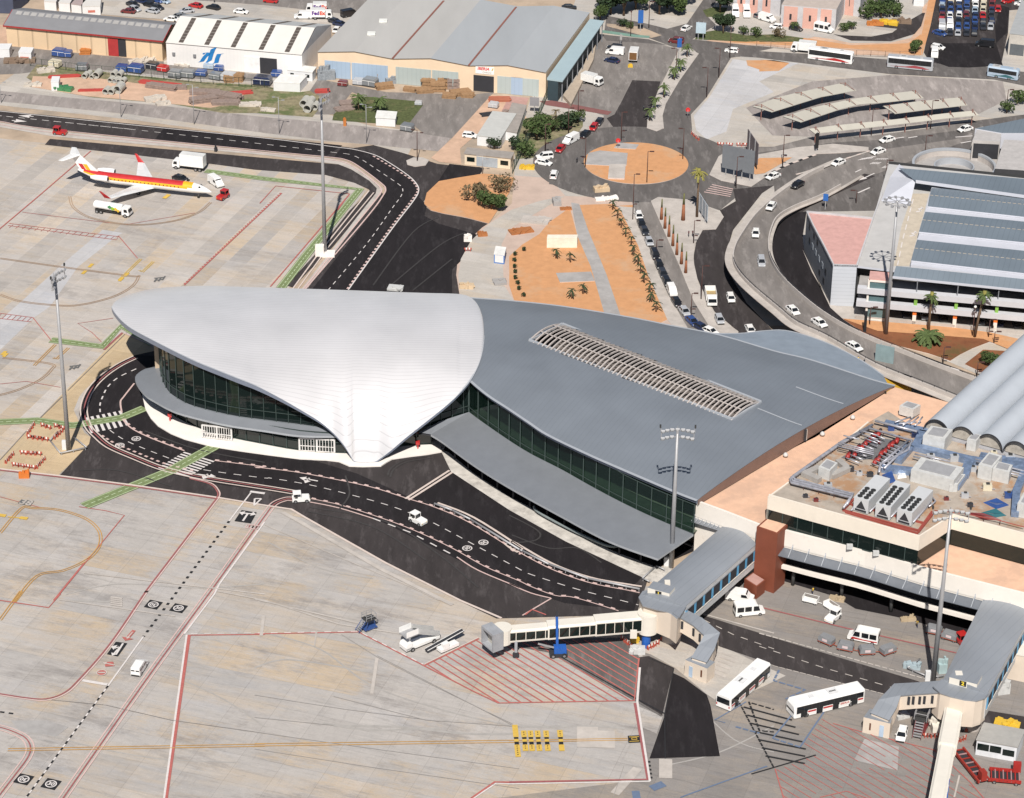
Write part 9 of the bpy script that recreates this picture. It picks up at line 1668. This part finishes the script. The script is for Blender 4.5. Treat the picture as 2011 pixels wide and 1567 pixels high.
for c,r,a,b,n,l in ((2,0,(1385,1020),(1440,1070),3,'kerb bend'),(2,0,(1590,1105),(1620,1108),1,'lot corner'),(2,0,(1735,1110),(1795,1112),2,'lot edge'),(2,0,(1655,1108),(1690,1112),1,'between the red ones'),(0,2,(210,290),(260,215),3,'left side of the upper square'),(0,2,(320,225),(380,245),2,'top of the upper square'),(0,2,(420,230),(485,250),2,'top right of the upper square'),(0,2,(415,320),(470,270),3,'right side of the upper square'),(0,2,(215,315),(360,335),4,'front of the upper square'),(0,2,(45,505),(100,445),3,'left side of the lower square'),(0,2,(165,435),(305,445),4,'top of the lower square'),(0,2,(280,545),(340,480),3,'right side of the lower square'),(0,2,(100,525),(265,550),4,'front of the lower square'),(2,3,(860,350),(920,400),3,'left of the first rotunda'),(2,3,(1060,420),(1125,385),3,'right of the first rotunda'),(2,3,(1165,350),(1205,325),2,'beside the blue bin under the stair'),(3,3,(1315,985),(1350,945),2,'under the second rotunda'),(3,3,(1270,1090),(1340,1090),3,'left of the tunnel'),(3,3,(1500,1130),(1550,1110),3,'right of the tunnel'),(3,3,(1575,1040),(1590,1010),2,'beside the corridor leg'),(1,1,(1640,440),(1600,440),1,'on the works path')):
 A,B=P(*z1(c,r,*a)),P(*z1(c,r,*b))
 for k in range(n):
  s=(k+.5)/n; p=A.lerp(B,s); d=B-A
  def m_bar():
   o=thing('barrier',(0,0,0),'','barrier'); mb=MB();
   for i in range(5): mb.box((-.72+i*.36,0,.75),(.34,.12,.42),mat('faded_barrier_red',(.42,.09,.06),.7) if i%2==0 else WPLAST)
   mb.bar((-.85,0,.55),(.85,0,.55),.06,.06,pnt('red')); mb.build('board',o); mb=MB()
   for x in(-.6,.6): mb.box((x,0,.3),(.12,.5,.6),mat('faded_barrier_red',(.4,.1,.1)))
   mb.bar((-.6,0,.3),(.6,0,.3),.05,.05,pnt('red')); mb.build('foot',o); return o
  place('barrier',m_bar,p,math.atan2(d.y,d.x),'red and white barrier, %s%s'%(l,' (%s piece)'%pos[k] if n>1 else ''),'red and white barriers')
def m_stair():
 o=thing('stair_truck',(0,0,0),'','stair truck'); w=pnt('white'); mb=MB(); mb.box((0,0,.8),(7.4,2.1,.5),w); extr(mb,[(-3.7,.6),(-2.3,.6),(-2.3,1.9),(-3.4,1.9),(-3.75,1.3)],1.05,w); mb.build('chassis',o); wheels(o,(-2.3,2.4),1.15,.45,.3)
 mb=MB(); mb.loft([[Vector((x,-.9,z)),Vector((x,.9,z)),Vector((x,.9,z+.25)),Vector((x,-.9,z+.25))] for x,z in((3.7,.9),(-1.2,3.3))],GALV); [mb.box((3.7-4.9*k/12,0,1.2+2.4*k/12),(.3,1.7,.1),BUMP) for k in range(12)]; s=mb.build('stairs',o)
 for sd in(-1,1): mb=MB(); mb.add([Vector((3.8,sd*.95,.9)),Vector((-1.2,sd*.95,3.3)),Vector((-1.2,sd*.95,4.5)),Vector((3.8,sd*.95,2.1))],[(0,1,2,3),(3,2,1,0)],w); mb.build('side_panel',s)
 mb=MB(); mb.box((-2.4,0,3.4),(2.6,2.4,.2),GALV); mb.build('platform',o)
 mb=MB(); [mb.box((-2.4,sd*1.15,4.),(2.6,.08,1.2),w) for sd in(-1,1)]; mb.box((-2.4,0,3.45),(2.6,2.3,.05),w); mb.bar((-2.5,0,1),(-2.,0,3.3),.3,.3,w); mb.build('platform_side',o); return o
o=place('stair',m_stair,P(*z1(1,3,1255,385)),math.atan2(*(lambda a,b:((b-a).y,(b-a).x))(P(*z1(1,3,1180,425)),P(*z1(1,3,1400,335)))),'white passenger stair truck beside the belt loader')
def m_belt():
 o=thing('belt_loader',(0,0,0),'','belt loader'); w=pnt('white'); mb=MB(); mb.box((0,-.5,.7),(4,1.4,.6),w); mb.box((-.9,-.9,1.4),(1.3,.8,1.2),w); mb.build('body',o); wheels(o,(-1.4,1.4),.95,.38,.25); mb=MB(); mb.loft([[Vector((x,.2,z)),Vector((x,1.,z)),Vector((x,1.,z+.3)),Vector((x,.2,z+.3))] for x,z in((-4.,.7),(4.2,1.7))],SOFF); b=mb.build('belt',o); mb=MB(); [mb.bar((-4,y,1.),(4.2,y,2.),.08,.1,w) for y in(.2,1.)]; mb.box((0,.6,1.3),(.2,.9,.1),w); mb.build('rail',b); return o
place('belt',m_belt,P(*z1(1,3,1455,410)),math.atan2(*(lambda a,b:((b-a).y,(b-a).x))(P(*z1(1,3,1310,435)),P(*z1(1,3,1580,320)))),'white belt loader with dark belt beside the red hatching')
def m_steps(col,label_):
 def f():
  o=thing('maintenance_steps',(0,0,0),'','steps'); m=pnt(col); mb=MB(); mb.box((0,0,.4),(2.6,1.6,.25),m); [mb.bar((x,y,.4),(x*.5,y*.9,2.3),.1,.1,m) for x in(-1.1,1.1) for y in(-.7,.7)]; mb.box((0,0,2.3),(2.2,1.8,.12),BUMP); mb.build('base',o); wheels(o,(-.9,.9),.8,.22,.14)
  mb=MB(); [mb.bar((x,y,2.3),(x,y,3.4),.07,.07,GALV) for x in(-1.05,0,1.05) for y in(-.85,.85)]; [mb.bar((-1.05,y,z),(1.05,y,z),.07,.07,GALV) for y in(-.85,.85) for z in(2.9,3.4)]; [mb.bar((x,-.85,3.4),(x,.85,3.4),.07,.07,GALV) for x in(-1.05,1.05)]; mb.build('handrail',o)
  mb=MB(); [mb.box((-1.2-.22*k,0,2.1-.3*k),(.25,1.2,.06),GALV) for k in range(6)]; [mb.bar((-1.,y,2.3),(-2.6,y,.4),.08,.12,m) for y in(-.6,.6)]; mb.build('ladder',o); return o
 return f
place('steps',m_steps('blue',''),P(*z1(1,3,870,262)),R(35),'blue wheeled maintenance steps alone on the apron')
def m_boom():
 o=thing('boom_lift',(0,0,0),'','boom lift'); m=BLUEC; mb=MB(); mb.box((0,0,.5),(3.2,2.2,.5),SOFF); mb.box((.3,0,1.3),(2.2,1.5,1.1),m); mb.build('base',o); wheels(o,(-1.,1.),1.15,.45,.3); mb=MB(); mb.bar((-.2,0,1.2),(-.4,0,8.2),.45,.45,m); mb.bar((-.4,0,8.),(-.4,0,9.2),.3,.3,SOFF); mb.build('boom',o); mb=MB(); mb.bar((-.6,0,1.6),(-3.6,.6,2.2),.3,.2,GALV); mb.build('arm',o); return o
place('boom',m_boom,P(*z1(2,3,372,462)),R(5),'blue boom lift standing upright before the jet bridge tunnel')
def m_loader(kind):
 def f():
  o=thing('cargo_loader',(0,0,0),'','loader'); m=mat('loader_red',(.33,.025,.02),.5) if kind=='wide' else mat('dark_red_paint',(.28,.03,.02),.6); L,W=(5.2,3.4) if kind=='wide' else (9.5,2.2); mb=MB()
  for s in(-1,1): mb.box((0,s*(W/2-.15),.8),(L,.3,.5),m)
  for k in range(8): mb.box((-L/2+.3+k*(L-.6)/7,0,.8),(.2,W,.16),mat('roller_grey',(.35,.2,.2),.6) if k%2 else m)
  mb.box((0,0,.5),(L*.9,W*.7,.2),SOFF); mb.build('platform',o); wheels(o,(-L/2+.8,L/2-.8),W/2,.35,.25)
  mb=MB(); mb.box((L/2-.7,W/2-.1 if kind=='wide' else 0,1.6),(1.3,1.,1.7),m); mb.build('cab',o); return o
 return f
place('loadw',m_loader('wide'),P(*z1(3,3,1865,1405)),R(-8),'wide bright red cargo loader at the lower right corner'); place('loadn',m_loader('narrow'),P(*z1(3,3,1605,1325)),math.atan2(*(lambda a,b:((b-a).y,(b-a).x))(P(*z1(3,3,1535,1230)),P(*z1(3,3,1680,1410)))),'long dark red loader beside the jet bridge tunnel')
o=place('steps2',m_steps('maroon',''),P(*z1(3,3,1225,1035)),R(70),'rusty red steel steps under the second rotunda',sc=1.25)
def m_person(top,leg,sitting=False):
 def f():
  o=thing('person',(0,0,0),'','person'); v=[(0,0,.95),(0,0,1.2),(0,0,1.45),(0,0,1.56),(0,0,1.7),(.1,0,.9),(.12,.05,.5),(.13,0,.06),(-.1,0,.9),(-.12,-.08,.5),(-.13,-.1,.06),(.2,0,1.42),(.27,.05,1.12),(.25,-.08,.88),(-.2,0,1.42),(-.27,.02,1.12),(-.25,-.1,.9)]
  e=[(0,1),(1,2),(2,3),(3,4),(0,5),(5,6),(6,7),(0,8),(8,9),(9,10),(2,11),(11,12),(12,13),(2,14),(14,15),(15,16)]; r=[.15,.15,.16,.06,.11,.1,.07,.06,.1,.07,.06,.07,.05,.04,.07,.05,.04]
  me=bpy.data.meshes.new('person'); me.from_pydata(v,e,[]); b=bpy.data.objects.new('body',me); S.collection.objects.link(b); b.parent=o; m=b.modifiers.new('s','SKIN')
  if not me.skin_vertices: me.skin_vertices.new()
  for i,sv in enumerate(me.skin_vertices[0].data): sv.radius=(r[i],r[i]*.8); sv.use_root=(i==0)
  b.modifiers.new('u','SUBSURF').levels=1; me.materials.append(pnt(leg))
  mb=MB(); mb.loft([[Vector((a*math.cos(k*math.pi/5),a*.75*math.sin(k*math.pi/5),z)) for k in range(10)] for a,z in((.19,.85),(.2,1.15),(.25,1.42),(.1,1.52))],pnt(top),smooth=True); mb.build('jacket',o); return o
 return f
for k,(t,l_) in (('py',('yellow','navy')),('pd',('dark','dark')),('pr',('maroon','dark'))): MT[k]=m_person(t,l_)
for k,c,r,x,y,z,l in (('py',3,3,1197,255,0,'person in a yellow safety jacket before the dark terminal base'),('py',3,2,405,1500,0,'person in a yellow jacket in the dark recess'),('pd',2,0,1020,845,0,'person in dark clothes walking on the cargo lot'),('pd',2,0,515,1240,0,'person in dark clothes at the left of the roundabout'),('pd',3,1,795,1310,6.6,'person in dark clothes on the elevated footway'),('py',3,1,748,1290,6.6,'person in a yellow jacket on the elevated footway'),('pr',2,1,1362,330,.15,'left person in dark red on the forecourt'),('pr',2,1,1392,328,.15,'right person in dark red on the forecourt'),('pd',2,0,1715,1420,0,'person in dark clothes under the big billboard'),('pd',0,0,1628,20,0,'person on the road behind the white hangar')): place(k,MT[k],P(*z1(c,r,x,y),z),R((x*13)%360),l,'people on foot')
for c,r,x,y,l in ((0,2,1292,180,'left'),(1,2,1240,390,'right')): p=P(*z1(c,r,x,y),.3); o=thing('hydrant_cabinet',p,'red hydrant on the white terminal kerb, %s one'%l,'hydrant'); mb=MB(); mb.box((0,0,1.4),(.8,.5,.8),pnt('red')); mb.box((0,0,.5),(.25,.25,1.),pnt('red')); mb.build('cabinet',o)
for i in range(14):
 p=gA+d_*(3+i*4.1)+n_*4.5
 if i%4!=3: place('lite_'+['dark','silver','black','white','grey','navy'][i%6],MAK['lite_'+['dark','silver','black','white','grey','navy'][i%6]],(p.x,p.y,.1),R(90),'%s car under the car park deck, %s from the left'%(['dark','silver','black','white','grey','navy'][i%6],(pos+['thirteenth','fourteenth'])[i]),'cars under the car park deck')
